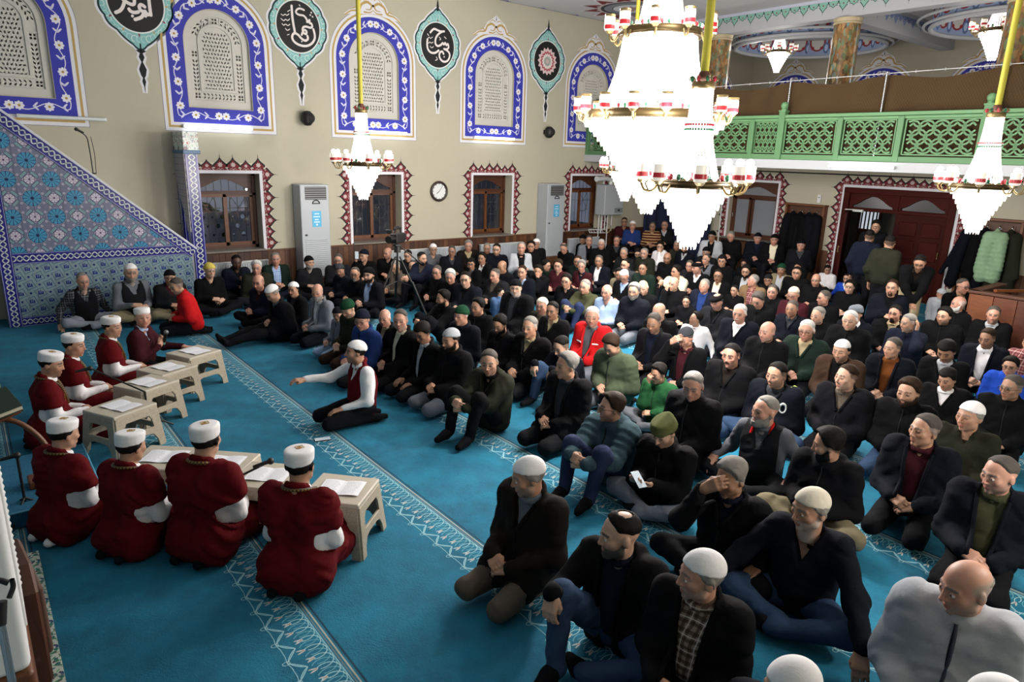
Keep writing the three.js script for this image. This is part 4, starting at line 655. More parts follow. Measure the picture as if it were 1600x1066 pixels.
// ---------------------------------------------------------------- pulpit (minbar) clad in tiles
const starTex = canvasTex(512, 512, (g, w) => {
  g.fillStyle = '#6c7088'; g.fillRect(0, 0, w, w);
  const star = (x, y, r, n, a, b, ctr) => { g.fillStyle = '#241f55'; g.beginPath(); g.arc(x, y, r * 1.08, 0, 7); g.fill(); for (let i = 0; i < n; i++) { const t = i / n * PI * 2; g.fillStyle = a; g.beginPath(); g.moveTo(x, y); g.arc(x, y, r, t + .05, t + PI * 2 / n - .05); g.fill(); } g.fillStyle = ctr; g.beginPath(); g.arc(x, y, r * .2, 0, 7); g.fill(); g.strokeStyle = b; g.lineWidth = 3; g.beginPath(); g.arc(x, y, r * 1.08, 0, 7); g.stroke(); };
  for (let j = 0; j <= 4; j++) for (let i = 0; i <= 4; i++) { const x = i * 128, y = j * 128; g.fillStyle = '#7fa6a8'; g.save(); g.translate(x + 64, y + 64); g.rotate((i + j) % 2 ? PI / 4 : -PI / 4); g.fillRect(-52, -17, 104, 34); g.strokeStyle = '#2c2a5e'; g.lineWidth = 4; g.strokeRect(-52, -17, 104, 34); g.fillStyle = '#4a5f7a'; for (let k = -3; k <= 3; k++) { g.beginPath(); g.arc(k * 14, 0, 4, 0, 7); g.fill(); } g.restore(); }
  for (let k = 0; k < 9; k++) for (let q = 0; q < 9; q++) { g.fillStyle = '#b9b4c4'; const x = k * 64, y = q * 64; if ((k + q) % 2) { for (let e = 0; e < 6; e++) { g.beginPath(); g.arc(x + Math.cos(e) * 11, y + Math.sin(e) * 11, 6, 0, 7); g.fill(); } g.fillStyle = '#6d4a6e'; g.beginPath(); g.arc(x, y, 6, 0, 7); g.fill(); } }
  for (const [x, y] of [[0, 0], [512, 0], [0, 512], [512, 512], [256, 256]]) star(x, y, 106, 12, '#3f8fb4', '#c6d4dc', '#1b2250');
  for (const [x, y] of [[256, 0], [0, 256], [512, 256], [256, 512]]) star(x, y, 62, 8, '#c3bccb', '#4b2f58', '#4b2f58');
});
const smallTileTex = canvasTex(256, 256, (g, w) => { g.fillStyle = '#7f959c'; g.fillRect(0, 0, w, w); g.strokeStyle = '#3f5f80'; g.lineWidth = 9; for (const [x, y] of [[0, 0], [256, 0], [0, 256], [256, 256], [128, 128]]) { g.beginPath(); for (let k = 0; k <= 8; k++) { const r = k % 2 ? 58 : 88, t = k * PI / 4 + PI / 8; k ? g.lineTo(x + Math.cos(t) * r, y + Math.sin(t) * r) : g.moveTo(x + Math.cos(t) * r, y + Math.sin(t) * r); } g.closePath(); g.stroke(); } g.fillStyle = '#1f2c7c'; for (const [x, y] of [[128, 128], [0, 0], [256, 0], [0, 256], [256, 256]]) { g.fillRect(x - 34, y - 30, 20, 60); g.fillRect(x - 6, y - 36, 14, 56); g.fillRect(x + 16, y - 20, 20, 50); g.fillRect(x - 34, y + 14, 66, 14); } g.fillStyle = '#22306f'; for (const [x, y] of [[128, 0], [128, 256], [0, 128], [256, 128]]) { g.beginPath(); g.arc(x, y, 17, 0, 7); g.fill(); } });
const chainTex = canvasTex(128, 256, (g, w, h) => { g.fillStyle = '#23237c'; g.fillRect(0, 0, w, h); g.fillStyle = '#b9bfd6'; g.fillRect(5, 0, 4, h); g.fillRect(w - 9, 0, 4, h); g.lineWidth = 15; for (const [ph, c] of [[0, '#b4bcc0'], [PI, '#c8ced0']]) { g.strokeStyle = '#121648'; g.lineWidth = 21; const dr = () => { g.beginPath(); for (let y = -8; y <= h + 8; y += 4) { const x = w / 2 + Math.sin(y / h * PI * 4 + ph) * 30; y > -8 ? g.lineTo(x, y) : g.moveTo(x, y); } g.stroke(); }; dr(); g.strokeStyle = c; g.lineWidth = 13; dr(); } g.fillStyle = '#5d8c84'; for (let k = 0; k < 4; k++) { g.beginPath(); g.arc(w / 2, h * (k + .0) / 4 + h / 8 * 0, 6, 0, 7); g.fill(); } });
const floralTex = canvasTex(256, 256, (g, w) => { g.fillStyle = '#cfd4cf'; g.fillRect(0, 0, w, w); for (let i = 0; i < 90; i++) { g.strokeStyle = ['#5d7d76', '#3f5a7a', '#9a6a5e', '#7f9a80'][i % 4]; g.lineWidth = 5; g.beginPath(); g.arc(rnd() * w, rnd() * w, rr(6, 18), rnd() * 6, rnd() * 6 + 3); g.stroke(); } g.fillStyle = '#5a3a44'; g.beginPath(); g.arc(128, 128, 26, 0, 7); g.fill(); g.fillStyle = '#b45a5a'; g.beginPath(); g.arc(100, 60, 14, 0, 7); g.arc(156, 60, 14, 0, 7); g.fill(); });
const greyTileTex = canvasTex(256, 512, (g, w, h) => { g.fillStyle = '#8e8c90'; g.fillRect(0, 0, w, h); for (let j = 0; j < 8; j++) { g.fillStyle = '#4c4a78'; g.fillRect(0, j * 64, w, 6); g.fillStyle = '#b9b9bd'; g.fillRect(0, j * 64 + 8, w, 3); for (let i = 0; i < 8; i++) { g.fillStyle = i % 2 ? '#b2b0b2' : '#63627c'; g.beginPath(); g.moveTo(i * 32, j * 64 + 54); g.quadraticCurveTo(i * 32 + 16, j * 64 + 4, i * 32 + 32, j * 64 + 54); g.fill(); } } });
const glaze = (t, o = {}) => std(0xffffff, .22, { map: t, ...o });
const mStar = glaze(starTex), mSmall = glaze(smallTileTex), mChain = glaze(chainTex), mFloral = glaze(floralTex), mGreyT = glaze(greyTileTex, { roughness: .4 });
{
  const Zm = -12.34, slope = x => 3.1 - .868 * (x - .59), t = thing('tiled_pulpit', 'tall pulpit stair clad in blue patterned tiles beside the wall', 'pulpit', [0, 0, 0]);
  const core = ext(shapeOf([[.29, 0], [3.02, 0], [3.02, slope(3.02)], [.29, slope(.29)]]), ZW + .01 > Zm ? .1 : Zm - ZW); core.translate(0, 0, ZW); obj('stair_core', core, std('#8c8a90', .8), t);
  const clipT = (poly, f) => { const o = []; for (let i = 0; i < poly.length; i++) { const a = poly[i], b = poly[(i + 1) % poly.length], fa = f(a), fb = f(b); if (fa >= 0) o.push(a); if (fa * fb < 0) { const k = fa / (fa - fb); o.push([lerp(a[0], b[0], k), lerp(a[1], b[1], k)]); } } return o; };
  const tileRow = (x0, x1, y0, y1, sz, m, per, cut) => {
    for (let y = y0; y < y1 - .01; y += sz) for (let x = x0; x < x1 - .01; x += sz) {
      let p = rect(x + .0015, Math.min(x + sz, x1) - .0015, y + .0015, Math.min(y + sz, y1) - .0015); if (cut) p = clipT(p, cut); if (p.length < 3) continue; const ar = Math.abs(p.reduce((s, a, i) => { const b = p[(i + 1) % p.length]; return s + a[0] * b[1] - a[1] * b[0]; }, 0)) / 2; if (ar < .0006) continue;
      const g = ext(shapeOf(p), .009); const uv = g.attributes.uv; for (let i = 0; i < uv.count; i++) uv.setXY(i, uv.getX(i) / per, uv.getY(i) / per); g.translate(0, 0, Zm + rr(0, .0012)); obj('tile', g, m, t);
    }
  };
  tileRow(.46, 2.9, 1.1, 3.0, .18, mStar, .54, p => slope(p[0]) - .2 - p[1]); tileRow(.46, 2.93, .14, .94, .123, mSmall, .246);
  const band = (a, b, w, z = .014) => { const dx = b[0] - a[0], dy = b[1] - a[1], L = Math.hypot(dx, dy), g = box(w, L, z); const uv = g.attributes.uv, p = g.attributes.position; for (let i = 0; i < uv.count; i++) uv.setXY(i, p.getX(i) / w + .5, p.getY(i) / (w * 2)); g.applyMatrix4(new THREE.Matrix4().makeTranslation((a[0] + b[0]) / 2, (a[1] + b[1]) / 2, Zm + z / 2).multiply(new THREE.Matrix4().makeRotationZ(Math.atan2(dy, dx) - PI / 2))); return g; };
  [[[.375, 0], [.375, 3.2], .16], [[.46, 1.02], [2.95, 1.02], .16], [[.46, .07], [2.95, .07], .14], [[.4, slope(.4) - .1], [2.95, slope(2.95) - .1], .17]].forEach(([a, b, w], i) => obj('chain_border', band(a, b, w, .014 + i * .003), mChain, t));
  obj('coping', [(() => { const a = [.29, slope(.29)], b = [3.0, slope(3.0)], L = Math.hypot(b[0] - a[0], b[1] - a[1]); const g = rbox(L, .035, Zm - ZW + .03, .008); g.applyMatrix4(new THREE.Matrix4().makeTranslation((a[0] + b[0]) / 2, (a[1] + b[1]) / 2 + .012, (Zm + ZW) / 2 + .01).multiply(new THREE.Matrix4().makeRotationZ(Math.atan2(b[1] - a[1], b[0] - a[0])))); return g; })()], std('#c9ccd4', .35), t);
  // portal at the foot of the stair
  for (const z of [Zm - .2, ZW]) { const pst = obj('portal_post', box2(2.95, 3.15, 0, 2.62, z, z + .2), std('#2c2c78', .4), t); obj('chain_border', [(() => { const g = box(.19, 2.6, .012); const uv = g.attributes.uv, p = g.attributes.position; for (let i = 0; i < uv.count; i++) uv.setXY(i, p.getX(i) / .19 + .5, p.getY(i) / .36); return place(g, 3.05, 1.3, z + .206); })(), (() => { const g = box(.012, 2.6, .19); const uv = g.attributes.uv, p = g.attributes.position; for (let i = 0; i < uv.count; i++) uv.setXY(i, p.getZ(i) / .19 + .5, p.getY(i) / .36); return place(g, 2.944, 1.3, z + .1); })()], mChain, pst); }
  obj('lintel', [(() => { const g = box2(2.94, 3.17, 2.6, 2.92, ZW, Zm + .02); meterUV(g, 3.2); return g; })()], mFloral, t);
  obj('lintel_cornice', rbox(.27, .06, .72, .01, 3.055, 2.6, (ZW + Zm) / 2 + .01), std('#2f5f86', .3), t);
  const cor = ext(shapeOf([[-.02, 2.58], [.62, 2.58], [.62, 2.3], [.5, 2.1], [.36, 1.7], [.22, 1.5], [-.02, 1.4]].map(q => [-q[0], q[1]])), .02); cor.rotateY(PI / 2); cor.translate(2.93, 0, Zm - .62); const cg = cor; { const uv = cg.attributes.uv; for (let i = 0; i < uv.count; i++) uv.setXY(i, uv.getX(i) * 2, uv.getY(i) * 1.2); } 
  const c2 = ext(shapeOf([[0, 2.58], [.66, 2.58], [.66, 2.2], [.5, 1.9], [.3, 1.6], [.18, 1.3], [0, 1.3]]), .02); c2.rotateY(PI / 2); { const uv = c2.attributes.uv; for (let i = 0; i < uv.count; i++) uv.setXY(i, uv.getX(i) * 2, uv.getY(i) * 1.2); } c2.translate(2.93, 0, Zm); obj('corbelled_side_panel', c2, mGreyT, t);
}
// ---------------------------------------------------------------- gallery: slab, balustrade, curtain, beam, columns
struct('trim_1', rbox(.16, .17, ZB - ZW, .01, XG + .02, 2.685, (ZB + ZW) / 2), mWhite);
struct('gallery_slab', box2(XG + .04, XU, 2.6, 2.77, ZW, ZB), mWhite);
const mGreen = std('#557f55', .6), mGreen2 = std('#618c60', .6);
const latPanel = (() => {                                        // interlaced rings and stars, one panel 1 m x .56
  const g = [], R = .118, dx = .2, dy = .14;
  const arc = (x, y) => { for (let k = 0; k < 12; k++) { const a = k / 12 * PI * 2, b = (k + 1) / 12 * PI * 2, A = [x + Math.cos(a) * R, y + Math.sin(a) * R], B = [x + Math.cos(b) * R, y + Math.sin(b) * R]; if ([A, B].some(q => q[0] < .01 || q[0] > .99 || q[1] < .01 || q[1] > .55)) continue; const L = Math.hypot(B[0] - A[0], B[1] - A[1]); g.push(place(new THREE.BoxGeometry(L * 1.15, .026, .022), (A[0] + B[0]) / 2, (A[1] + B[1]) / 2, 0, 0, 0, Math.atan2(B[1] - A[1], B[0] - A[0]))); } };
  for (let j = -1; j < 6; j++) for (let i = -1; i < 7; i++) arc(i * dx + (j & 1) * dx / 2, j * dy);
  for (let j = 0; j < 5; j++) for (let i = 0; i < 6; i++) { const x = i * dx + (j & 1) * dx / 2 + dx / 2, y = j * dy; if (x < .05 || x > .95 || y < .02 || y > .54) continue; g.push(box(.05, .014, .014, x, y, 0), box(.012, .05, .014, x - .022, y, 0), box(.012, .05, .014, x + .022, y, 0)); }
  g.push(box(1, .02, .02, .5, 0, 0), box(1, .02, .02, .5, .56, 0), box(.02, .56, .02, 0, .28, 0), box(.02, .56, .02, 1, .28, 0)); return merge(g);
})();
{
  const t = thing('gallery_balustrade', 'pale green wooden balustrade with interlaced lattice panels along the gallery', 'balustrade', [XG, 2.77, 0]);
  obj('top_rail', [rbox(.1, .06, ZB - ZW, .012, 0, .8, (ZB + ZW) / 2), rbox(.06, .05, ZB - ZW, .01, 0, .74, (ZB + ZW) / 2)], mGreen2, t); obj('bottom_rail', rbox(.07, .1, ZB - ZW, .012, 0, .05, (ZB + ZW) / 2), mGreen, t);
  const zs = [-12.95, -11.75, -10.6, -9.45, -8.26, -7.62, -6.47, -5.42, -4.15, -3.1, -2.0, -.9, .3, 1.2], knob = new Set([-11.75, -9.45, -7.62, -4.15, -2.0]);
  zs.forEach((z, i) => {
    const big = knob.has(z), p = obj('post', rbox(big ? .13 : .09, big ? .9 : .76, big ? .13 : .1, .01, 0, big ? .45 : .38, z), mGreen, t); if (big) obj('ball_finial', [sph(.07, 0, 1.0, z, 16), cyl(.05, .065, .05, 14, 0, .92, z), rbox(.15, .03, .15, .008, 0, .9, z)], mGreen2, p);
    if (i < zs.length - 1) { const w = zs[i + 1] - z - .16, o = obj('lattice_panel', latPanel, mGreen2, t); o.rotation.y = -PI / 2; o.position.set(0, .13, z + .08); o.scale.set(w, 1.02, 1); }
  });
}
{ // brown cloth hung behind the rail on a wire
  const nz = 160, ny = 14, g = new THREE.PlaneGeometry(1, 1, nz, ny), p = g.attributes.position;
  for (let i = 0; i < p.count; i++) { const u = p.getX(i) + .5, v = p.getY(i) + .5, z = lerp(ZW + .1, .9, u), seg = Math.abs(Math.sin((z + 7.62) / 1.78 * PI)); const top = lerp(4.17, 4.27, u) - .09 * Math.pow(seg, 1.5) - (z < -9.4 ? .05 : 0); p.setXYZ(i, XG + .17 + .025 * Math.sin(z * 9 + Math.sin(z * 2.3) * 2) * (1 - .3 * v) + noise3(z * 3, v * 2, 1) * .02 + .02 * Math.sin((z * 2 - v * 2.2) * 4), lerp(2.79, top, v), z); }
  g.computeVertexNormals(); const uv = g.attributes.uv; for (let i = 0; i < uv.count; i++) uv.setXY(i, uv.getX(i) * 28, uv.getY(i) * 3);
  const ct = thing('gallery_curtain', 'brown patterned cloth hung along the wire above the gallery balustrade', 'curtain', [0, 0, 0]);
  const cm = dull('#524432', .95, { side: THREE.DoubleSide, bumpMap: weave, bumpScale: .003, map: canvasTex(128, 128, (q, w) => { q.fillStyle = '#efe6da'; q.fillRect(0, 0, w, w); q.strokeStyle = '#cdbfae'; q.lineWidth = 3; for (let i = -4; i < 8; i++) { q.beginPath(); q.moveTo(i * 22, 0); q.lineTo(i * 22 + 64, 128); q.stroke(); q.beginPath(); q.moveTo(i * 22, 128); q.lineTo(i * 22 + 64, 0); q.stroke(); } }, [2, 2]) });
  obj('cloth', g, cm, ct); obj('wire', rod([XG + .16, 4.19, ZW], [XG + .16, 4.3, .95], .006, 6), mSteelW, ct); for (let k = 0; k < 20; k++) { const z = -9 + k * .45; obj('hook', tor(.022, .004, XG + .16, 4.19 + (z - ZW) * .0079, z, 0, 12, 5), mSteelW, ct); }
}
[-11.2, -9.4, -7.62, -5.84, -4.06, -2.3].forEach((z, i) => tag(obj('curtain_pole', [cyl(.017, .017, 1.42, 10, XG + .1, 3.56, z), cyl(.03, .03, .02, 10, XG + .1, 2.8, z)], mChrome), ['steel curtain pole behind the great chandelier on the gallery', 'steel curtain pole just beside the great chandelier on the gallery', 'steel pole holding the brown curtain by the first green ball finial', 'steel pole holding the brown curtain between the two green ball finials', 'steel curtain pole beside the yellow chandelier rod on the gallery', 'steel curtain pole at the near end of the gallery'][i], 'pole', 'curtain poles'));
// beam with cusped turquoise edge
const beam = struct('trim_2', box2(XB, XB + .32, 5.56, YC, ZW, ZB), mWhite);
const mTurq = std('#7fae9f', .75), mDkG = std('#10302c', .7), mBluD = std('#5b6c9a', .8);
function hangCusps(parent, len, m, cA, cB) { // scalloped band hanging from a top line; runs along local +x from 0 to len
  const A = [], B = [], C = []; const n = Math.round(len / .21); for (let i = 0; i < n; i++) { const x = (i + .5) * len / n, big = i % 2, h = big ? .2 : .13, w = len / n * .5; const pts = s => [[-w * s, 0], [-w * s, -.04], [-w * .72 * s, -.075], [-w * .86 * s, -.09], [-w * .4 * s, -h * .72], [0, -h], [w * .4 * s, -h * .72], [w * .86 * s, -.09], [w * .72 * s, -.075], [w * s, -.04], [w * s, 0]].map(q => [x + q[0], q[1] * (s < 1 ? .9 : 1)]); A.push(flat(pts(1))); if (big) A.push(flat([[x - .005, -h + .01], [x + .005, -h + .01], [x, -h - .06]])); B.push(flat(pts(.86))); C.push(place(new THREE.CircleGeometry(.018, 4), x, -.06, 0)); }
  const put = (nm, g, mm, z) => { const o = obj(nm, merge(g), mm, parent); o.position.set(0, 0, z); o.applyMatrix4(m); }; put('painted_outline', A, cA, .002); put('painted_cusps', B, cB, .0035); put('painted_lozenges', C, mRed, .005);
}
hangCusps(beam, ZB - ZW, new THREE.Matrix4().makeTranslation(XB, YC - .06, ZW).multiply(new THREE.Matrix4().makeRotationY(-PI / 2)), mDkG, mTurq);
struct('trim_3', box2(XB - .03, XB, YC - .06, YC, ZW, ZB), std('#b9bccd', .7));
const beam2 = struct('trim_4', box2(XB + .3, XU, 5.5, YC, -7.75, -7.45), mWhite); hangCusps(beam2, XU - XB - .3, new THREE.Matrix4().makeTranslation(XB + .3, YC - .08, -7.45), mBluD, std('#7d8cb4', .8));
// round painted coves in the gallery ceiling
const coveTex = canvasTex(1024, 128, (g, w, h) => { g.fillStyle = '#8796b6'; g.fillRect(0, 0, w, h); for (let i = 0; i < 8; i++) { const x = i * 128; g.fillStyle = '#b3b1ad'; g.beginPath(); g.ellipse(x + 64, 10, 50, 70, 0, 0, 7); g.fill(); g.strokeStyle = '#7a1f22'; g.lineWidth = 12; g.stroke(); g.fillStyle = '#4d6288'; g.beginPath(); g.ellipse(x, 60, 22, 44, 0, 0, 7); g.fill(); g.fillStyle = '#9fb0cc'; g.beginPath(); g.ellipse(x, 60, 12, 26, 0, 0, 7); g.fill(); g.fillStyle = '#8a2326'; g.beginPath(); g.arc(x + 32, 60, 12, 0, 7); g.arc(x + 96, 60, 12, 0, 7); g.fill(); } }, [3, 1]);
[-9.9, -5.2, -.6].forEach((z, i) => { const o = structGroup('ceiling_cove'); obj('painted_ring', place(new THREE.CylinderGeometry(1.75, 1.75, .42, 64, 1, true), 17.2, 5.73, z), std(0xffffff, .8, { map: coveTex, side: THREE.DoubleSide }), o); obj('cove_moulding', [tor(1.75, .045, 17.2, 5.52, z, PI / 2, 64, 8), tor(1.88, .03, 17.2, 5.56, z, PI / 2, 64, 8), tor(2.0, .03, 17.2, 5.66, z, PI / 2, 64, 8)], mWhite, o); });
const marbleTex = canvasTex(512, 512, (g, w) => { g.fillStyle = '#7d5f3a'; g.fillRect(0, 0, w, w); const C = ['#9a6433', '#5c7350', '#b08a58', '#4a3524', '#6f9070', '#a5713f', '#c0a06c', '#6a4d30', '#6f98a0']; for (let i = 0; i < 260; i++) { g.globalAlpha = .75; g.fillStyle = C[i % C.length]; const x = rnd() * w, y = rnd() * w, r = rr(8, 34); for (const ox of [0, -w, w]) { g.beginPath(); for (let k = 0; k < 7; k++) { const t = k / 7 * 6.28, q = r * rr(.6, 1.2); k ? g.lineTo(x + ox + Math.cos(t) * q, y + Math.sin(t) * q * 1.3) : g.moveTo(x + ox + q, y); } g.fill(); } } }, [2, 2]);
const mMarble = std(0xffffff, .3, { map: marbleTex });
[-10.62, -7.6, -4.55, -1.5].forEach((z, i) => { const t = thing('marbled_column', ['marbled column behind the yellow rod of the nearest chandelier', 'marbled column carrying the painted beam in mid gallery', 'marbled column at the far end behind the upper chandelier', 'marbled column at the near end of the gallery'][i], 'column', [XB + .17, 2.77, z], 0, 'gallery columns'); obj('shaft', cyl(.25, .27, 2.68, 32, 0, 1.36, 0), mMarble, t); obj('column_head', [cyl(.28, .25, .08, 32, 0, 2.74, 0), tor(.25, .025, 0, 2.69, 0)], std('#b9a988', .6), t); });
// ceiling rosette and blue corner line
{ const o = thing('ceiling_rosette', 'red and dark star rosette painted on the hall ceiling', 'ceiling painting', [12.4, YC, -11.5]); const st = (r, n, k) => { const p = []; for (let i = 0; i < n * 2; i++) { const t = i / n * PI, q = i % 2 ? r * k : r; p.push([Math.cos(t) * q, Math.sin(t) * q]); } return flat(p); };
  [[st(1.25, 12, .62), mPaintW, .002], [st(1.15, 12, .66), mRed, .003], [st(.82, 24, .92), mPink, .004], [new THREE.CircleGeometry(.7, 40), std('#2a2a33', .8), .005], [new THREE.RingGeometry(.44, .62, 40, 1), std('#7d7f86', .8), .0055], [new THREE.CircleGeometry(.42, 40), mPaintW, .006], [st(.3, 10, .5), std('#a9888a', .8), .007]].forEach(([g, m, d], i) => { const q = obj(['star_ground', 'red_star', 'pink_ring', 'dark_ring', 'grey_ring', 'white_centre', 'flower'][i], g, m, o); q.rotation.x = PI / 2; q.position.y = -d; }); }
{ const g = []; for (let x = 0; x < XB; x += .01) ; for (let x = .5; x < XB - .2; x += 1.05) g.push(flat([[x - .22, 0], [x - .05, .05], [x, .11], [x + .05, .05], [x + .22, 0]])); g.push(flat(rect(XQ, XB, -.0, .015))); const o = obj('painted_blue_edge', g, std('#5a5aa0', .8), ceiling); o.rotation.x = PI / 2; o.position.set(0, YC - .002, ZW + .02); }
// ---------------------------------------------------------------- wall equipment
const mAC = std('#a4a9ae', .45), mACd = std('#1b1c1e', .5);
[[4.96, 'tall white floor air conditioner between the first two windows'], [11.1, 'tall white floor air conditioner beside the last window and boiler']].forEach(([x, lb], i) => {
  const t = thing('air_conditioner', lb, 'air conditioner', [x + .28, .3, ZW + .2], 0, 'floor air conditioners'); obj('cabinet', rbox(.57, 1.76, .38, .02, 0, .88, 0), mAC, t);
  obj('outlet', box(.42, .24, .012, .02, 1.6, .188), mACd, t); for (let k = 0; k < 6; k++) obj('outlet_louvre', box(.42, .012, .02, .02, 1.5 + k * .04, .196), std('#8a8c8f', .5), t);
  obj('badge', [place(new THREE.TorusGeometry(.07, .012, 6, 16, PI), .02, 1.4, .192), box(.13, .02, .01, .02, 1.41, .192)], mACd, t);
  const st = canvasTex(96, 160, (g, w, h) => { g.fillStyle = '#4aa3cc'; g.fillRect(0, 0, w, h); g.fillStyle = '#eef6fa'; for (const [y, a] of [[24, 44], [52, 66], [82, 40], [106, 56]]) { for (let q = 0; q < a; q += 10) g.fillRect(w / 2 - a / 2 + q, y, 7, 10); } g.beginPath(); g.arc(w / 2, 138, 9, 0, 7); g.fill(); }); obj('notice', box(.18, .3, .004, .02, 1.12, .192), std(0xffffff, .5, { map: st }), t);
  obj('display', box(.05, .035, .006, -.2, .82, .192), mACd, t); for (let k = 0; k < 17; k++) obj('intake_louvre', rbox(.45, .02, .014, .004, .0, .12 + k * .038, .194), mAC, t);
  tag(obj('wooden_plinth', rbox(.66, .3, .44, .01, x + .28, .15, ZW + .23), mWain[0]), ['dark wooden plinth under the first air conditioner', 'dark wooden plinth under the air conditioner by the boiler'][i], 'plinth', 'plinths');
});
{ const t = thing('wall_clock', 'round wall clock with dark rim and white dial', 'clock', [8.24, 1.89, ZW]); obj('rim', place(new THREE.TorusGeometry(.195, .028, 10, 48), 0, 0, .03), std('#2a1c14', .35), t); obj('dial', place(new THREE.CylinderGeometry(.19, .19, .02, 48), 0, 0, .02, PI / 2), std('#d5d9d8', .5), t); for (let k = 0; k < 12; k++) obj('hour_mark', place(box(.012, .03, .004), Math.sin(k * PI / 6) * .155, Math.cos(k * PI / 6) * .155, .033, 0, 0, -k * PI / 6), mBlack, t); obj('hour_hand', place(box(.012, .09, .004, 0, .04, 0), 0, 0, .036, 0, 0, 2.2), mBlack, t); obj('minute_hand', place(box(.008, .15, .004, 0, .07, 0), 0, 0, .039, 0, 0, -.62), mBlack, t); }
[[5.27, 3.26, 'black wall speaker between the first two arched windows'], [11.28, 3.26, 'black wall speaker under the rosette medallion']].forEach(([x, y, lb]) => { const t = thing('wall_speaker', lb, 'speaker', [x, y, ZW], 0, 'wall speakers'); obj('speaker_body', lathe([[0, -.14], [.06, -.13], [.1, -.08], [.115, 0], [.1, .08], [.06, .12], [0, .13]], 20, 0, 0, .14), mBlack, t); obj('bracket', [box(.03, .05, .08, -.03, 0, .04), box(.07, .1, .012, -.03, 0, .006)], mBlack, t); obj('grille', place(sph(.1, 0, 0, 0, 16), .03, 0, .17), std('#17181a', .8), t); });
[[3.62, 1.2], [7.3, 1.1], [8.3, 1.15], [9.78, 1.25], [12.5, 1.1]].forEach(([x, w], i) => { const t = thing('radiator', ['white panel radiator under the window beside the pulpit', 'white panel radiator under the second window behind the tripod', 'white panel radiator under the wall clock', 'white panel radiator under the third window', 'white panel radiator under the last window'][i], 'radiator', [x + .15, .12, ZW + .12], 0, 'radiators'); obj('panel', rbox(w, .54, .08, .012, 0, .27, 0), mAC, t); const n = Math.round(w / .045); obj('fluting', [...Array(n)].map((_, k) => rbox(.022, .48, .012, .005, -w / 2 + .03 + k * (w - .06) / (n - 1), .27, .044, 1)), mAC, t); obj('top_grille', rbox(w + .01, .012, .095, .004, 0, .545, 0), mSteelW, t); obj('bracket', [box(.03, .1, .08, -w / 2 + .2, .02, -.04), box(.03, .1, .08, w / 2 - .2, .02, -.04), box(.03, .16, .03, -w / 2 + .2, -.05, 0), box(.03, .16, .03, w / 2 - .2, -.05, 0)], mSteelW, t); });
const tubeOn = std(0xffffff, .4, { emissive: 0xf4f8ff, emissiveIntensity: 12 });
function fluorescent(x, y, z, len, turn, lb, on = true) { const t = thing('fluorescent_light', lb, 'light', [x, y, z], turn, 'fluorescent wall lights'); obj('light_tube', place(cyl(.026, .026, len, 12), 0, 0, .055, 0, 0, PI / 2), on ? tubeOn : std('#cfd6d6', .4), t); obj('housing', rbox(len + .06, .055, .035, .008, 0, 0, .018), mSteelW, t); for (const e of [-1, 1]) obj('end_cap', rbox(.03, .05, .05, .006, e * (len / 2 + .01), 0, .045), mSteelW, t);
  if (on) { const l = new THREE.RectAreaLight(0xf2f6ff, 11, len, .04); l.position.set(0, -.0, .085); l.lookAt(0, -.5, 1.085); t.add(l); l.rotation.set(.25, PI, 0); } return t; }
fluorescent(3.7, 3.02, ZW, 1.12, 0, 'lit fluorescent tube under the arched window by the pulpit'); fluorescent(6.86, 3.07, ZW, 1.12, 0, 'lit fluorescent tube under the arched window behind the small chandelier'); fluorescent(9.72, 3.06, ZW, 1.12, 0, 'lit fluorescent tube under the arched window above the clock side'); fluorescent(1.4, 3.06, ZW + .02, 1.12, 0, 'unlit fluorescent tube behind the top of the pulpit stair', false);
fluorescent(XG - .06, 2.68, -5.95, 1.12, -PI / 2, 'lit fluorescent tube on the white edge of the gallery');
struct('trim_5', rod([XE - .02, 2.5, ZW], [XE - .02, 2.5, ZB], .014, 8), mBlack);
{ const t = thing('gas_boiler', 'white wall-hung gas boiler beside the last window', 'boiler', [13.47, 1.25, ZW]); obj('casing', rbox(.72, .78, .34, .02, 0, .39, .18), mAC, t); obj('control_panel', box(.3, .12, .01, .18, .12, .354), std('#7b7f84', .4), t); obj('dial', [place(cyl(.03, .03, .02, 16), .18, .12, .365, PI / 2)], mBlack, t); obj('flue', [tube([[-.0, .78, .18], [-.0, .88, .18], [-.1, .92, .18], [-.5, .92, .18]], .055, 20, 12), place(cyl(.07, .07, .05, 16), -.52, .92, .18, 0, 0, PI / 2)], mSteelW, t); for (const [x, l] of [[-.28, 1.2], [-.18, .5], [-.05, .4], [.05, 1.2], [.2, .45]]) obj('pipe', [cyl(.014, .014, l, 8, x, -l / 2, .1)], mSteelW, t); obj('hose', [tube([[-.05, -.4, .1], [.05, -.5, .12], [.16, -.42, .12], [.2, -.3, .1]], .012, 16, 6)], std('#8f8a5a', .6), t); }
{ const t = thing('drying_rack', 'small folded metal drying rack hung on the window sill by the boiler', 'rack', [12.9, .9, ZW + .28]); obj('rack_frame', [rod([-.25, 0, 0], [.3, -.02, .1], .008), rod([-.25, -.08, .05], [.3, -.1, .15], .008), rod([-.25, 0, 0], [-.25, -.08, .05], .008), rod([.3, -.02, .1], [.3, -.1, .15], .008)], mSteelW, t); for (let k = 0; k < 5; k++) obj('bar', rod([-.2 + k * .1, -.01, .02], [-.18 + k * .1, -.09, .08], .005), mSteelW, t); }
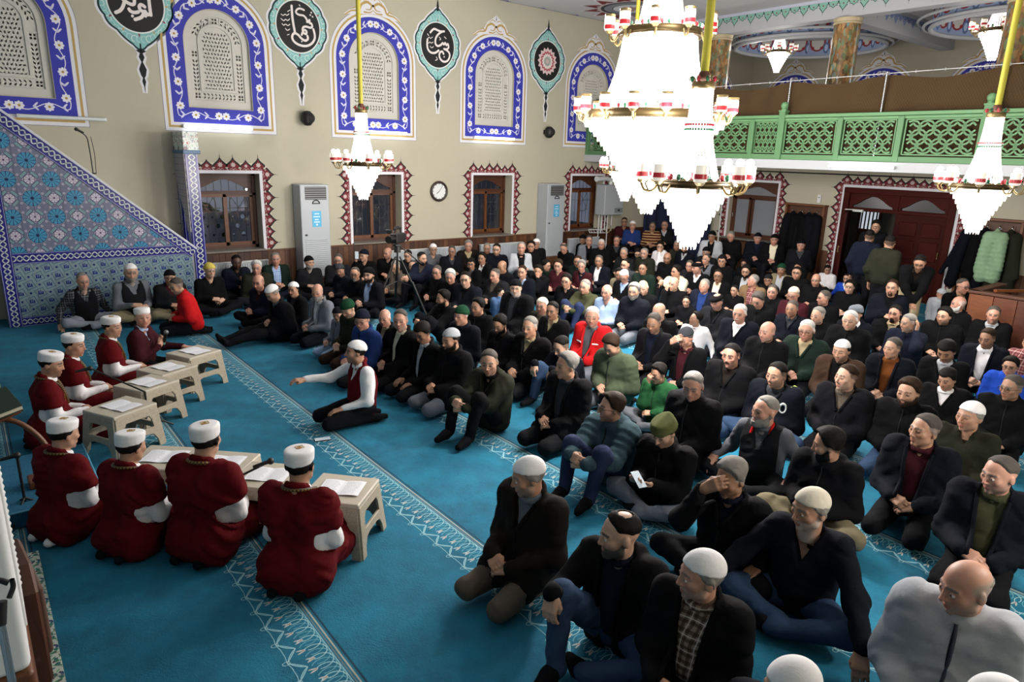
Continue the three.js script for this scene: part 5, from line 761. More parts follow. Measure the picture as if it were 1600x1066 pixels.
// ---------------------------------------------------------------- entrance door, coat racks, navy curtain
{
  const t = structGroup('door_1'); t.position.set(XE, 0, -6.31); t.rotation.y = -PI / 2; const w = 1.12;
  obj('door_frame', [rbox(.13, 2.24, .2, .01, -w + .065, 1.12, -.05), rbox(.13, 2.24, .2, .01, w - .065, 1.12, -.05), rbox(2 * w, .12, .22, .01, 0, 2.18, -.05), rbox(2 * w - .2, .06, .14, .008, 0, 1.78, -.05), rbox(.07, .4, .12, .008, 0, 1.98, -.05)], mDoor, t);
  for (const s of [-1, 1]) { const c = s * .5, sh = shapeOf(rect(c - .49, c + .49, 1.8, 2.13)), ap = [[c - .42, 1.82], [c + .42, 1.82]]; for (let k = 0; k <= 12; k++) { const q = k / 12; ap.push([c + lerp(.42, -.42, q), 1.87 + .2 * Math.pow(Math.sin(q * PI), 1.6)]); } sh.holes.push(hole(ap)); const o = obj('transom', place(ext(sh, .05, .004), 0, 0, -.06), mDoor, t); obj('transom_pane', box(.9, .3, .006, c, 1.96, -.05), std('#2c2c30', .25), o); }
  const leaf = () => { const g = new THREE.Group(); g.name = 'door_leaf'; obj('leaf_board', rbox(.98, 1.74, .045, .006, .49, .88, 0), mDoor2, g); for (let r = 0; r < 4; r++) for (let k = 0; k < 2; k++) obj('raised_panel', rbox(.36, [.3, .38, .38, .28][r], .03, .018, .27 + k * .45, [.2, .6, 1.04, 1.46][r], .02), mDoor, g); return g; };
  const L = leaf(); L.position.set(.0, 0, -.04); t.add(L); const Rr = leaf(); Rr.position.set(-1.0, 0, .0); Rr.rotation.y = -1.15; t.add(Rr); for (const q of [L, Rr]) { obj('door_handle', [rod([.93, .92, .05], [.93, 1.06, .05], .01), rod([.93, .94, .02], [.93, .94, .06], .008), rod([.93, 1.04, .02], [.93, 1.04, .06], .008)], mBrass, q); }
  obj('door_closer', [box(.22, .05, .05, -.75, 1.76, .06), rod([-.7, 1.78, .08], [-.95, 1.78, .25], .01)], mSteelW, t);
}
function coat(col, w, l, sleeve, hang) {                          // garment hanging by its neck
  const list = [cap(V(0, 0, .02), V(0, -.1, .05), .05, .09), cap(V(-.1, -.1, .06), V(-w * .4, -l, .09), .09, .11), cap(V(.1, -.1, .06), V(w * .4, -l, .09), .09, .11), cap(V(-.13, -.1, .05), V(-w * .75, -l * .85, .1), .06, .045), cap(V(.13, -.1, .05), V(w * .7, -l * .8, .14), .06, .045)], f = prims(list, .06);
  return netGeo(nets((x, y, z) => Math.max(f(x, y, z) + .008 * noise3(x * 14, y * 3, z * 12) + (sleeve ? .006 * Math.sin(y * 75) : 0), .012 - z), bounds(list, .04), .022));
}
[[-8.23, 4, 'wooden coat rack with dark coats between window and door'], [-4.48, 4, 'wooden coat rack hung with coats near the wooden counter']].forEach(([z, n, lb], r) => {
  const t = thing('coat_rack', lb, 'coat rack', [XE, 0, z], -PI / 2, 'coat racks');
  obj('back_board', rbox(.9, 1.0, .03, .006, 0, 1.28, .015), std('#b09a7c', .55, { map: wt4 }), t); obj('side_board', rbox(.05, 1.66, .16, .008, -.45, .96, .08), mOak, t); obj('side_board', rbox(.05, 1.66, .16, .008, .45, .96, .08), mOak, t); obj('top_board', rbox(.98, .04, .2, .008, 0, 1.8, .1), mOak, t);
  for (let k = 0; k < 4; k++) { const x = -.3 + k * .2; obj('coat_hook', [tube([[x, 1.62, .03], [x, 1.6, .1], [x, 1.66, .13], [x, 1.7, .1]], .009, 12, 6), cyl(.022, .022, .012, 12, x, 1.63, .035), tube([[x, 1.56, .03], [x, 1.52, .07], [x, 1.55, .1]], .007, 10, 6)], mChrome, t); }
});
const coatSpec = [[-8.5, 'black', .34, 1.0, 'black coat on the rack hook closest to the frosted window'], [-8.3, 'ink', .3, 1.1, 'long black coat on the second hook of the rack by the frosted window'], [-8.12, 'dnavy', .28, .95, 'dark navy coat on the third hook of the rack by the frosted window'], [-7.96, 'black', .26, 1.15, 'long black coat on the rack hook closest to the door'], [-4.78, 'dnavy', .55, 1.05, 'bulky dark navy coat on the rack hook closest to the door'], [-4.58, 'ink', .3, .9, 'black coat behind the pale green puffer jacket'], [-4.36, 'mint', .26, .85, 'pale green quilted jacket hanging on the coat rack'], [-4.18, 'dolive', .36, 1.0, 'dark olive coat hanging on the end hook of the rack']];
COL.mint = new THREE.Color('#8fae8c');
coatSpec.forEach(([z, c, w, l, lb], i) => { const o = obj('hanging_coat', coat(c, w, l, c === 'mint'), cloth(c)); o.position.set(XE - .1 - (i % 2) * .04 - (c === 'mint' ? .16 : 0), 1.6, z); o.rotation.y = -PI / 2; tag(o, lb, 'coat', 'coats on the racks'); });
{ const nz = 60, g = new THREE.PlaneGeometry(1, 1, nz, 6), p = g.attributes.position; for (let i = 0; i < p.count; i++) { const u = p.getX(i) + .5, v = p.getY(i) + .5; p.setXYZ(i, XE - .22 + .05 * Math.sin(u * 42 + Math.sin(u * 9)), lerp(.02, 2.35, v), lerp(-12.9, -10.62, u)); } g.computeVertexNormals(); const t = thing('navy_curtain', 'dark navy floor-length curtain in the corner behind the chandeliers', 'curtain'); obj('cloth', g, std('#131b3c', .9, { side: THREE.DoubleSide, bumpMap: weave, bumpScale: .002 }), t); obj('curtain_rail', rod([XE - .22, 2.37, -12.95], [XE - .22, 2.37, -10.58], .014), mSteelW, t); obj('rail_bracket', [rod([XE - .22, 2.37, -12.8], [XE, 2.37, -12.8], .01), rod([XE - .22, 2.37, -10.7], [XE, 2.37, -10.7], .01)], mSteelW, t); }
tag(obj('wall_pipe', [rod([XE - .06, 0, -10.5], [XE - .06, 2.55, -10.5], .016)], mSteelW), 'thin white vertical pipe between navy curtain and frosted window', 'pipe');
{ const t = thing('call_box', 'small white box on the wall above the first coat rack', 'box', [XE, 1.95, -7.98], -PI / 2); obj('box_body', rbox(.08, .18, .05, .008, 0, 0, .026), mSteelW, t); obj('box_button', place(cyl(.012, .012, .01, 10), 0, .03, .054, PI / 2), mBlack, t); }
{ // counter of the prayer caller's enclosure
  const t = thing('wooden_enclosure', 'waist-high wooden enclosure with striped panels beside the crowd', 'enclosure', [11.4, 0, -3.5]); for (let k = 0; k < 13; k++) obj('panel_board', rbox(.04, .94, .285, .006, 0, .47, .16 + k * .29), [mOak, std('#c49a70', .5, { map: wt3 }), std('#a87848', .5, { map: wt3 })][k % 3], t); for (let k = 0; k < 4; k++) obj('panel_board', rbox(.285, .94, .04, .006, .16 + k * .29, .47, .0), mOak, t); obj('top_rail', [rbox(.14, .04, 3.9, .008, .03, .97, 1.92), rbox(1.2, .04, .14, .008, .6, .97, .03)], mSashD, t); tag(obj('wooden_batten', [(() => { const g = rbox(.06, .04, .9, .006); return place(g, 11.9, 1.01, -3.0, 0, 1.0); })()], mOak), 'loose wooden batten lying on the enclosure top', 'batten'); }
// ---------------------------------------------------------------- platform, tiled edge and things by the niche wall
const leafTex = canvasTex(256, 256, (g, w) => { g.fillStyle = '#b9c2b4'; g.fillRect(0, 0, w, w); for (let i = 0; i < 130; i++) { g.fillStyle = ['#3f7a58', '#2c4f72', '#6fa07c', '#5a3f52', '#2f6a64'][i % 5]; g.save(); g.translate(rnd() * w, rnd() * w); g.rotate(rnd() * 6); g.beginPath(); g.ellipse(0, 0, rr(10, 24), rr(3, 8), 0, 0, 7); g.fill(); g.restore(); } });
const mLeaf = glaze(leafTex, { roughness: .15 });
{ const t = structGroup('trim_6'); for (let k = 0; k < 22; k++) { const z = -5.1 + k * .2; const g = rbox(.37, .05, .197, .004, -.115, .025, z + .1, 1); meterUV(g, 4); obj('tile', g, mLeaf, t); } }
{ const t = structGroup('trim_7'); for (let k = 0; k < 20; k++) for (let j = 0; j < 6; j++) { const g = rbox(.03, .197, .197, .003, XQ + .016, .1 + j * .2, -11.9 + k * .2, 1); meterUV(g, 4); obj('tile', g, mLeaf, t); } const q = []; for (let k = 0; k < 20; k++) { const g = rbox(.33, .05, .197, .004, -.12, .025, -11.9 + k * .2, 1); meterUV(g, 4); obj('tile', g, mLeaf, t); } }
{ const g = rbox(.86, .13, 1.1, .012, .1, .065, -6.14); meterUV(g); const c = std('#12607f', .95, { bumpMap: pile, bumpScale: .004, map: mottle }); const t = thing('low_platform', 'low carpeted blue platform behind the kneeling choir', 'platform'); obj('carpet_top', g, c, t); obj('edge_trim', [rod([.53, .125, -6.69], [.53, .125, -5.59], .008, 6), rod([-.3, .125, -5.59], [.53, .125, -5.59], .008, 6)], std('#4f93b0', .7), t); }
{ const t = thing('book_stand', 'curved wooden stand holding a green book beside the platform', 'book stand', [.15, .13, -6.0]); obj('base', rbox(.2, .07, .16, .015, .04, .035, -.0), mOak, t); obj('curved_arm', [tube([[.1, .06, 0], [.115, .2, -.02], [.06, .36, -.06], [-.06, .5, -.1], [-.2, .56, -.12]], .02, 24, 8)], mSash, t); obj('book_rest', place(rbox(.34, .015, .26, .005), -.22, .59, -.12, .35, .3, .2), mSash, t); }
{ const o = thing('green_book', 'dark green covered book on the curved wooden stand', 'book', [-.07, .765, -6.12], .3); o.rotation.set(.35, .3, .2, 'YXZ'); obj('cover', [rbox(.36, .012, .27, .003, 0, -.02, 0), rbox(.36, .012, .27, .003, 0, .03, 0), rbox(.02, .06, .27, .003, -.17, .005, 0)], std('#1d2c1c', .6), o); obj('pages', rbox(.34, .042, .25, .002, .01, .005, 0), std('#cfc7ae', .8), o); }
function micStand(p, top, boomTo, lb, group) { const t = thing('microphone_stand', lb, 'mic stand', p, 0, group); obj('pole', rod([0, .02, 0], [0, top, 0], .01), mBlack, t); for (let k = 0; k < 3; k++) obj('leg', rod([0, .16, 0], [Math.cos(k * 2.1) * .22, .012, Math.sin(k * 2.1) * .22], .009), mBlack, t); if (boomTo) obj('boom', rod([0, top, 0], boomTo, .008), mBlack, t); const e = boomTo || [0, top, 0]; obj('microphone', [sph(.025, e[0], e[1], e[2], 12), rod([e[0] - .01, e[1], e[2]], [e[0] - .12, e[1] - .02, e[2] - .02], .016, 10, .01)], mBlack, t); return t; }
micStand([.05, .0, -5.75], .5, null, 'short black microphone stand beside the blue platform');
micStand([1.16, 0, -4.62], .42, [.3, .55, .1], 'black microphone on a short stand between the two nearest choir backs');
micStand([1.12, 0, -7.02], .4, [-.39, .63, -.28], 'black boom microphone angled before the choir singers');
{ const t = thing('pulpit_microphone', 'slim black microphone on a gooseneck rising from the pulpit stair', 'microphone', [1.66, 2.24, -12.6]); obj('gooseneck', [tube([[0, 0, 0], [-.01, .4, 0], [-.03, .55, .0], [-.14, .64, .02]], .009, 24, 6)], mBlack, t); obj('microphone_head', [sph(.028, -.15, .65, .02, 10), rod([-.14, .645, .02], [-.06, .6, .01], .018)], mBlack, t); obj('foot', rbox(.08, .02, .08, .004, 0, .0, 0), mBlack, t); obj('cable', tube([[.03, .55, 0], [.05, .3, .01], [.04, 0, .01]], .005, 14, 5), mBlack, t); }
{ // white panelled stand at the picture's edge with chair and mic clip
  const t = thing('white_lectern', 'tall white panelled preacher stand with rounded edge', 'lectern', [-.17, 0, -2.95]); obj('white_body', [rbox(.24, 1.75, .55, .03, .01, 1.72, 0), rbox(.012, 1.5, .36, .004, .132, 1.72, 0)], std('#d8d8d8', .45), t); obj('edge_bead', [...Array(60)].map((_, k) => sph(.016, .125, .9 + k * .028, -.27, 6)), std('#cfd0cb', .5), t); obj('wooden_base', rbox(.25, .85, .58, .02, .01, .425, 0), mSash, t); }
{ const t = thing('wooden_armchair', 'brown wooden armchair with curved padded back against the white stand', 'chair', [-.06, 0, -3.55], .1); obj('back', [(() => { const g = ext(shapeOf([[-.2, .3], [.2, .3], [.19, .75], [.13, .86], [-.13, .86], [-.19, .75]]), .05, .012); g.rotateY(PI / 2); g.translate(.0, 0, 0); return g; })()], mSashD, t); obj('back_pad', place(rbox(.04, .36, .26, .02), .07, .55, 0), std('#4a3226', .8), t); obj('seat', rbox(.3, .08, .42, .03, -.1, .42, 0), std('#4a3226', .8), t); for (const x of [-.22, .03]) for (const z of [-.18, .18]) obj('leg', rbox(.04, .4, .04, .008, x, .2, z), mSashD, t); }
{ const t = thing('microphone_clip_stand', 'chrome microphone stand with an empty black clip close to the white stand', 'mic stand', [-.09, 0, -2.22]); obj('pole', rod([0, 0, 0], [0, 1.28, -.12], .011), mChrome, t); obj('base', cyl(.1, .11, .02, 20, 0, .01, 0), mBlack, t); obj('clip', [rod([0, 1.27, -.12], [.012, 1.34, -.135], .014), tube([[-.02, 1.34, -.14], [-.025, 1.39, -.16], [.01, 1.395, -.17], [.035, 1.38, -.16]], .009, 12, 6), tube([[.03, 1.34, -.14], [.045, 1.37, -.15], [.045, 1.395, -.15]], .008, 10, 6)], mBlack, t); }
// ---------------------------------------------------------------- perforated plastic stools and song sheets
const mStool = std('#b3aa9a', .55, { map: canvasTex(256, 256, (g, w) => { g.fillStyle = '#efeae2'; g.fillRect(0, 0, w, w); for (let i = 0; i < 150; i++) { g.fillStyle = i % 3 ? '#5f584c' : '#cfc8bb'; g.save(); g.translate(rnd() * w, rnd() * w); g.rotate(rnd() * 3); g.fillRect(-4, -2, rr(4, 9), 4); g.restore(); } }, [6, 6]) });
const mStoolTop = std('#b5ac9b', .5);
const stoolGeo = (() => { const W = .205, Dd = .19, H = .4, side = (w) => { const s = shapeOf([[-w - .035, 0], [-w + .025, 0], [-w + .035, .07], [-w + .07, .125], [-w + .12, .14], [w - .12, .14], [w - .07, .125], [w - .035, .07], [w - .025, 0], [w + .035, 0], [w, H - .03], [-w, H - .03]]); s.holes.push(hole([[-w + .055, .19], [w - .055, .19], [w - .065, .27], [w - .09, .31], [-w + .09, .31], [-w + .065, .27]])); return s; };
  const f = []; for (const e of [1, -1]) { const a = ext(side(W), .014, .003); a.rotateX(e * -.09 * 1); a.translate(0, 0, e > 0 ? Dd - .0 + .034 : -Dd - .048); a.applyMatrix4(new THREE.Matrix4()); f.push(a); }
  const sd = []; for (const e of [1, -1]) { const a = ext(side(Dd), .014, .003); a.rotateY(PI / 2); a.rotateZ(e * .09); a.translate(e > 0 ? W + .034 : -W - .048, 0, 0); sd.push(a); }
  return { sides: [merge([f[0]]), merge([f[1]]), merge([sd[0]]), merge([sd[1]])], top: rbox(W * 2 + .03, .035, Dd * 2 + .03, .012, 0, H - .015, 0, 3) }; })();
const pageTex = canvasTex(512, 360, (g, w, h) => { g.fillStyle = '#e9e9ee'; g.fillRect(0, 0, w, h); g.fillStyle = '#b9bac4'; g.fillRect(w / 2 - 2, 0, 3, h); for (const x0 of [28, w / 2 + 24]) for (let j = 0; j < 17; j++) { g.fillStyle = '#8d8e98'; let x = x0; const end = x0 + rr(150, 196); while (x < end) { const l = rr(8, 30); g.fillRect(x, 30 + j * 18, Math.min(l, end - x), 4); x += l + 6; } } });
const mPage = std(0xffffff, .8, { map: pageTex });
const pageGeo = (() => { const g = new THREE.PlaneGeometry(.3, .21, 12, 2); g.rotateX(-PI / 2); const p = g.attributes.position; for (let i = 0; i < p.count; i++) { const x = p.getX(i); p.setY(i, .004 + .008 * Math.pow(Math.abs(Math.sin(Math.abs(x) / .15 * PI * .8)), 1)); } g.computeVertexNormals(); return g; })();
const stools = [[.86, -6.72, 28, 'first of the back row, by the platform'], [1.19, -7.3, 28, 'second of the back row'], [1.47, -7.72, 26, 'third of the back row'], [1.86, -8.2, 24, 'last of the back row, by the leader'], [.93, -5.36, -42, 'first of the near row, beside the platform'], [1.25, -5.02, -44, 'second of the near row'], [1.46, -4.62, -46, 'third of the near row'], [1.8, -4.13, -48, 'last of the near row, standing clear']];
stools.forEach(([x, z, a, lb], i) => { const t = thing('plastic_stool', 'beige perforated plastic stool ' + lb, 'stool', [x, 0, z], a * D2R, 'plastic stools used as desks'); stoolGeo.sides.forEach(g => obj('side_panel', g, mStool, t)); obj('seat_top', stoolGeo.top, mStoolTop, t); const p = obj('song_sheet', pageGeo, mPage); p.position.set(x + .01, .402, z + .01); p.rotation.y = (a + (i > 3 ? 4 : 90)) * D2R; tag(p, 'open white song sheet on the stool ' + lb, 'paper', 'song sheets'); });
function phone(name, lb, p, r) { const t = thing(name, lb, 'phone', p); t.rotation.set(...r, 'YXZ'); obj('phone_body', rbox(.075, .009, .155, .004), mBlack, t); obj('phone_screen', rbox(.069, .002, .146, .001, 0, .005, 0), std('#b9c4cc', .2, { emissive: 0xcfe0ea, emissiveIntensity: .25 }), t); return t; }
phone('smartphone', 'white-screened smartphone lying on the carpet before the conductor', [2.4, .006, -5.86], [0, 1.3, 0]);
// ---------------------------------------------------------------- video camera on tripod
{ const t = thing('tripod', 'black tripod carrying the video camera among the crowd', 'tripod', [5.62, 0, -10.15]); const h = 1.06; obj('centre_column', rod([0, .55, 0], [0, h + .06, 0], .016), mBlack, t); [[.32, .42], [.22, -.5], [-.5, .05]].forEach(q => obj('leg', [rod([q[0] * .08, h - .06, q[1] * .08], [q[0], .015, q[1]], .016, 8, .02), rod([q[0] * .5, .58, q[1] * .5], [q[0] * .98, .02, q[1] * .98], .022, 8)], mBlack, t)); obj('spreader', [rod([0, .58, 0], [.18, .5, .22], .008), rod([0, .58, 0], [.12, .5, -.27], .008), rod([0, .58, 0], [-.27, .5, .02], .008)], mBlack, t); obj('fluid_head', [cyl(.05, .06, .1, 16, 0, h + .06, 0), rbox(.12, .04, .1, .01, 0, h + .13, 0)], mBlack, t); obj('pan_handle', rod([.05, h + .1, .02], [.4, h - .2, .12], .011), mBlack, t);
  const c = thing('video_camera', 'black professional video camera mounted on the tripod', 'video camera', [5.62, h + .15, -10.15], -1.0); obj('camera_body', rbox(.13, .16, .3, .02, 0, .1, -.02), mBlack, c); obj('lens', [place(cyl(.045, .05, .14, 20), 0, .1, .2, PI / 2), place(cyl(.06, .06, .04, 20), 0, .1, .28, PI / 2)], std('#111', .3), c); obj('top_handle', tube([[0, .18, -.12], [0, .26, -.1], [0, .27, .08], [0, .2, .12]], .015, 16, 6), mBlack, c); obj('viewfinder', rbox(.1, .07, .03, .008, -.12, .2, .05), std('#16181c', .3), c); obj('shotgun_microphone', place(cyl(.015, .015, .24, 12), .06, .27, .1, PI / 2), mBlack, c); obj('battery', rbox(.1, .12, .06, .01, 0, .1, -.2), mBlack, c); }
// ---------------------------------------------------------------- chandeliers: the light of the room
const mCrystal = std('#ffffff', .2, { emissive: 0xfff6ea, emissiveIntensity: 3 }), mStrand = std('#e8e8ea', .15, { emissive: 0xfff4e6, emissiveIntensity: 1.5 }), mCup = std('#cfcac2', .3, { emissive: 0xfff2e0, emissiveIntensity: .7 }), mCupRed = std('#a3202a', .3, { emissive: 0x8a1a20, emissiveIntensity: .5 }), mGlow = std('#ffffff', .4, { emissive: 0xfff8ee, emissiveIntensity: 5 }), mRodY = std('#b9ae3c', .6), mCupG = std('#b9a9a0', .3), mGreenC = std('#2f6a4c', .2), mRedC = std('#a3303c', .2);
const mBronze = std('#4d4026', .45, { metalness: .7 });
const prism = (() => { const g = new THREE.OctahedronGeometry(1, 0); g.scale(.5, 1, .5); return g; })(), bead = new THREE.IcosahedronGeometry(1, 0);
function inst(name, geo, m, mats, parent) { const o = new THREE.InstancedMesh(geo, m, mats.length); mats.forEach((q, i) => o.setMatrixAt(i, q)); o.name = name; o.castShadow = o.receiveShadow = true; o.userData.kind = 'stuff'; parent.add(o); return o; }
const TM = (x, y, z, s, sy = s) => new THREE.Matrix4().compose(V(x, y, z), new THREE.Quaternion(), V(s, sy, s));
function tierBowl(t, r0, r1, y0, y1, n, sz, m) {                  // stepped rings of hanging prisms round a lit core
  const A = []; for (let k = 0; k < n; k++) { const q = k / (n - 1), r = lerp(r0, r1, Math.pow(q, .85)), y = lerp(y0, y1, q), c = Math.max(6, Math.round(2 * PI * r / (sz * 1.05))); for (let i = 0; i < c; i++) { const a = (i + (k % 2) * .5) / c * PI * 2; A.push(TM(Math.cos(a) * r, y - sz * 1.2, Math.sin(a) * r, sz * .62, sz * 1.35)); } } inst('crystal_pendants', prism, m, A, t);
  const P = []; for (let k = 0; k < n; k++) { const q = k / (n - 1), r = Math.max(.01, lerp(r0, r1, Math.pow(q, .85)) - sz * .7); P.push([r, lerp(y0, y1, q)]); P.push([r, lerp(y0, y1, q) - sz * 1.5]); } P.push([.001, y1 - sz * 1.5]); obj('chandelier_glow', lathe(P, 40), mGlow, t);
}
function strandCone(t, r0, r1, y0, y1, n, sz, m, bow = 0) { const A = [], L = Math.hypot(r1 - r0, y1 - y0), c = Math.round(L / (sz * 1.9)); for (let i = 0; i < n; i++) { const a = i / n * PI * 2; for (let k = 0; k <= c; k++) { const q = k / c, r = lerp(r0, r1, q) - bow * Math.sin(q * PI); A.push(TM(Math.cos(a) * r, lerp(y0, y1, q), Math.sin(a) * r, sz)); } } inst('crystal_strands', bead, m, A, t); }
function brassRing(t, r, y, h, gems) { obj('brass_ring', [lathe([[r - .02, y - h / 2], [r + .01, y - h / 2], [r + .018, y], [r + .01, y + h / 2], [r - .02, y + h / 2]], 48), tor(r + .008, .008, 0, y - h / 2, 0, PI / 2, 48, 6), tor(r + .008, .008, 0, y + h / 2, 0, PI / 2, 48, 6)], mBronze, t); const W = [], G = [], R = []; for (let i = 0; i < gems; i++) { const a = i / gems * PI * 2, q = TM(Math.cos(a) * r, y + h / 2 + .035, Math.sin(a) * r, .022, .034); (i % 3 === 0 ? G : i % 3 === 1 ? R : W).push(q); } inst('green_crystals', bead, mGreenC, G, t); inst('red_crystals', bead, mRedC, R, t); inst('white_crystals', bead, mStrand, W, t); }
function armLamps(t, n, r0, R, y, s, lit, off = 0) { for (let i = 0; i < n; i++) { const a = (i + off) / n * PI * 2, c = Math.cos(a), q = Math.sin(a), P = (r, yy) => [c * r, yy, q * r]; const arm = obj('arm', [tube([P(r0, y), P(lerp(r0, R, .4), y - .07 * s), P(lerp(r0, R, .8), y - .06 * s), P(R, y + .0)], .011 * s, 14, 6), tube([P(lerp(r0, R, .55), y - .075 * s), P(lerp(r0, R, .75), y - .0 * s), P(lerp(r0, R, .6), y + .02 * s)], .007 * s, 10, 5), cyl(.045 * s, .02 * s, .025 * s, 12, ...P(R, y + .012))], mBrass, t);
    const cup = obj('lamp_cup', lathe([[.03 * s, 0], [.052 * s, .01 * s], [.055 * s, .05 * s], [.055 * s, .13 * s], [.05 * s, .14 * s]], 16, ...P(R, y + .025)), mCup, arm); obj('red_band', place(new THREE.CylinderGeometry(.0575 * s, .0575 * s, .04 * s, 16, 1, true), ...P(R, y + .075 * 1)), mCupRed, arm); if (lit) obj('lamp_bulb', sph(.036 * s, ...P(R, y + .19 * s), 10), mGlow, arm); else obj('cup_rim', cyl(.056 * s, .056 * s, .018 * s, 16, ...P(R, y + .175 * s)), mBrass, arm); } }
function chandelier(x, z, y, o, lb) {
  const t = thing('chandelier', lb, 'chandelier', [x, y, z], o.turn || 0, 'hanging crystal chandeliers'), s = o.s || 1;
  obj('hanging_rod', [cyl(o.rodR || .035, o.rodR || .035, Math.max(.05, YC - y - .82 * s), 12, 0, (YC - y + .92 * s) / 2, 0)], o.rod || mRodY, t); obj('rod_coupling', [sph(.05 * s, 0, .9 * s, 0, 10)], std('#5a3020', .6), t);
  obj('crown', [lathe([[.075 * s, .8 * s], [.1 * s, .79 * s], [.1 * s, .83 * s], [.085 * s, .85 * s]], 20), ...[...Array(8)].map((_, i) => place(new THREE.TorusGeometry(.028 * s, .005 * s, 5, 10, PI * 1.3), Math.cos(i * PI / 4) * .1 * s, .86 * s, Math.sin(i * PI / 4) * .1 * s, 0, -i * PI / 4))], mBrass, t); const G = [], R = []; for (let i = 0; i < 8; i++) (i % 2 ? G : R).push(TM(Math.cos(i * PI / 4) * .1 * s, .87 * s, Math.sin(i * PI / 4) * .1 * s, .02 * s, .03 * s)); inst('green_crystals', bead, mGreenC, G, t); inst('red_crystals', bead, mRedC, R, t);
  strandCone(t, .085 * s, .2 * s, .79 * s, .06, 30, .0105 * s, o.dim ? mStrand : mCrystal, .03 * s); for (const [yy, m] of [[.5, mRedC], [.46, mGreenC]]) { const A = []; for (let i = 0; i < 30; i++) { const a = i / 30 * PI * 2; A.push(TM(Math.cos(a) * .118 * s, yy * s, Math.sin(a) * .118 * s, .0125 * s)); } inst('coloured_bead_row', bead, m, A, t); }
  brassRing(t, .3 * s, 0, .05 * s, 24); armLamps(t, 8, .3 * s, .46 * s, -.0, s, !o.dim, .3); tierBowl(t, .305 * s, .07 * s, -.03 * s, -.5 * s, 9, .03 * s, mCrystal);
  if (o.cd) { lamp(x, y - .72 * s, z, o.cd, 0xfff9f3, 6); for (let k = 0; k < 2; k++) { const a = k * PI + .9; lamp(x + Math.cos(a) * .62 * s, y + .18, z + Math.sin(a) * .62 * s, o.cd * .35, 0xfff9f3, 6); } }
  return t;
}

chandelier(5.2, -10.5, 2.49, { cd: 4.5 }, 'small lit crystal chandelier before the second arched window'); chandelier(5.1, -3.85, 2.5, { cd: 27, turn: .2 }, 'lit crystal chandelier hanging nearest, overlapping the great one'); chandelier(9.7, -3.1, 2.5, { cd: 10, turn: .5 }, 'lit crystal chandelier before the entrance door and green balustrade'); chandelier(9.75, -8.9, 2.5, { cd: 7 }, 'small lit chandelier half hidden behind the great chandelier');
chandelier(4.6, .3, 2.55, { cd: 13, turn: .3 }, 'lit crystal chandelier beyond the picture edge over the near rows');
chandelier(15.9, -9.9, 5.28, { cd: 4, s: .82, dim: 1, rod: mBrass, rodR: .01 }, 'small chandelier over the gallery between two marbled columns'); chandelier(16.2, -5.45, 5.3, { cd: 4, s: .95, dim: 1, rod: mBrass, rodR: .01 }, 'small chandelier over the gallery beside the upper yellow rod');
{ const x = 7.57, z = -6.48, y = 3.27, t = thing('great_chandelier', 'huge tiered crystal chandelier blazing in the middle of the hall', 'chandelier', [x, y, z], .1); obj('hanging_rod', cyl(.03, .03, .5, 12, 0, YC - y - .25, 0), mBrass, t); obj('ceiling_rose', lathe([[0, 0], [.2, -.02], [.24, -.07], [.1, -.12], [.03, -.16]], 24, 0, YC - y, 0), mBrass, t);
  strandCone(t, .18, .3, 2.5, 1.12, 64, .013, mCrystal, .05); brassRing(t, .54, 1.03, .08, 40); armLamps(t, 10, .56, .68, 1.02, 1.25, false, .2); strandCone(t, .48, .74, .98, .06, 130, .0125, mCrystal, .045); obj('chandelier_glow', lathe([[.43, .98], [.47, .6], [.5, .42]], 40), mGlow, t);
  brassRing(t, .92, 0, .09, 64); armLamps(t, 16, .92, 1.03, -.0, 1.25, false, .1); tierBowl(t, .93, .34, -.06, -.82, 13, .04, mCrystal); tierBowl(t, .3, .08, -.86, -1.22, 6, .04, mCrystal); obj('chandelier_glow', lathe([[.17, 2.5], [.2, 1.8], [.27, 1.12]], 30), mGlow, t);
  lamp(x, y - 1.45, z, 24, 0xfff9f3, 10); for (let k = 0; k < 6; k++) { const a = k * PI / 3 + .2; lamp(x + Math.cos(a) * 1.22, y - .12, z + Math.sin(a) * 1.22, 15, 0xfff9f3, 10); } for (let k = 0; k < 3; k++) { const a = k * PI * 2 / 3; lamp(x + Math.cos(a) * .86, y + 1.3, z + Math.sin(a) * .86, 7, 0xfff9f3, 10); } }

{ const t = thing('vestibule_window', 'bright barred vestibule window seen through the open door', 'window', [17.6, 1.15, -7.9], -PI / 2); obj('window_frame', [rbox(.5, .06, .06, .01, 0, 0, 0), rbox(.5, .06, .06, .01, 0, .8, 0), rbox(.06, .8, .06, .01, -.25, .4, 0), rbox(.06, .8, .06, .01, .25, .4, 0), rbox(.5, 1.15, .05, .01, 0, -.6, -.01)], mSashD, t); obj('window_pane', box(.46, .76, .01, 0, .4, -.01), std('#cdd6e0', .4, { emissive: 0xdfe8f4, emissiveIntensity: .9 }), t); for (let k = 0; k < 5; k++) obj('bar', box(.03, .76, .02, -.18 + k * .09, .4, .02), mBlack, t); }
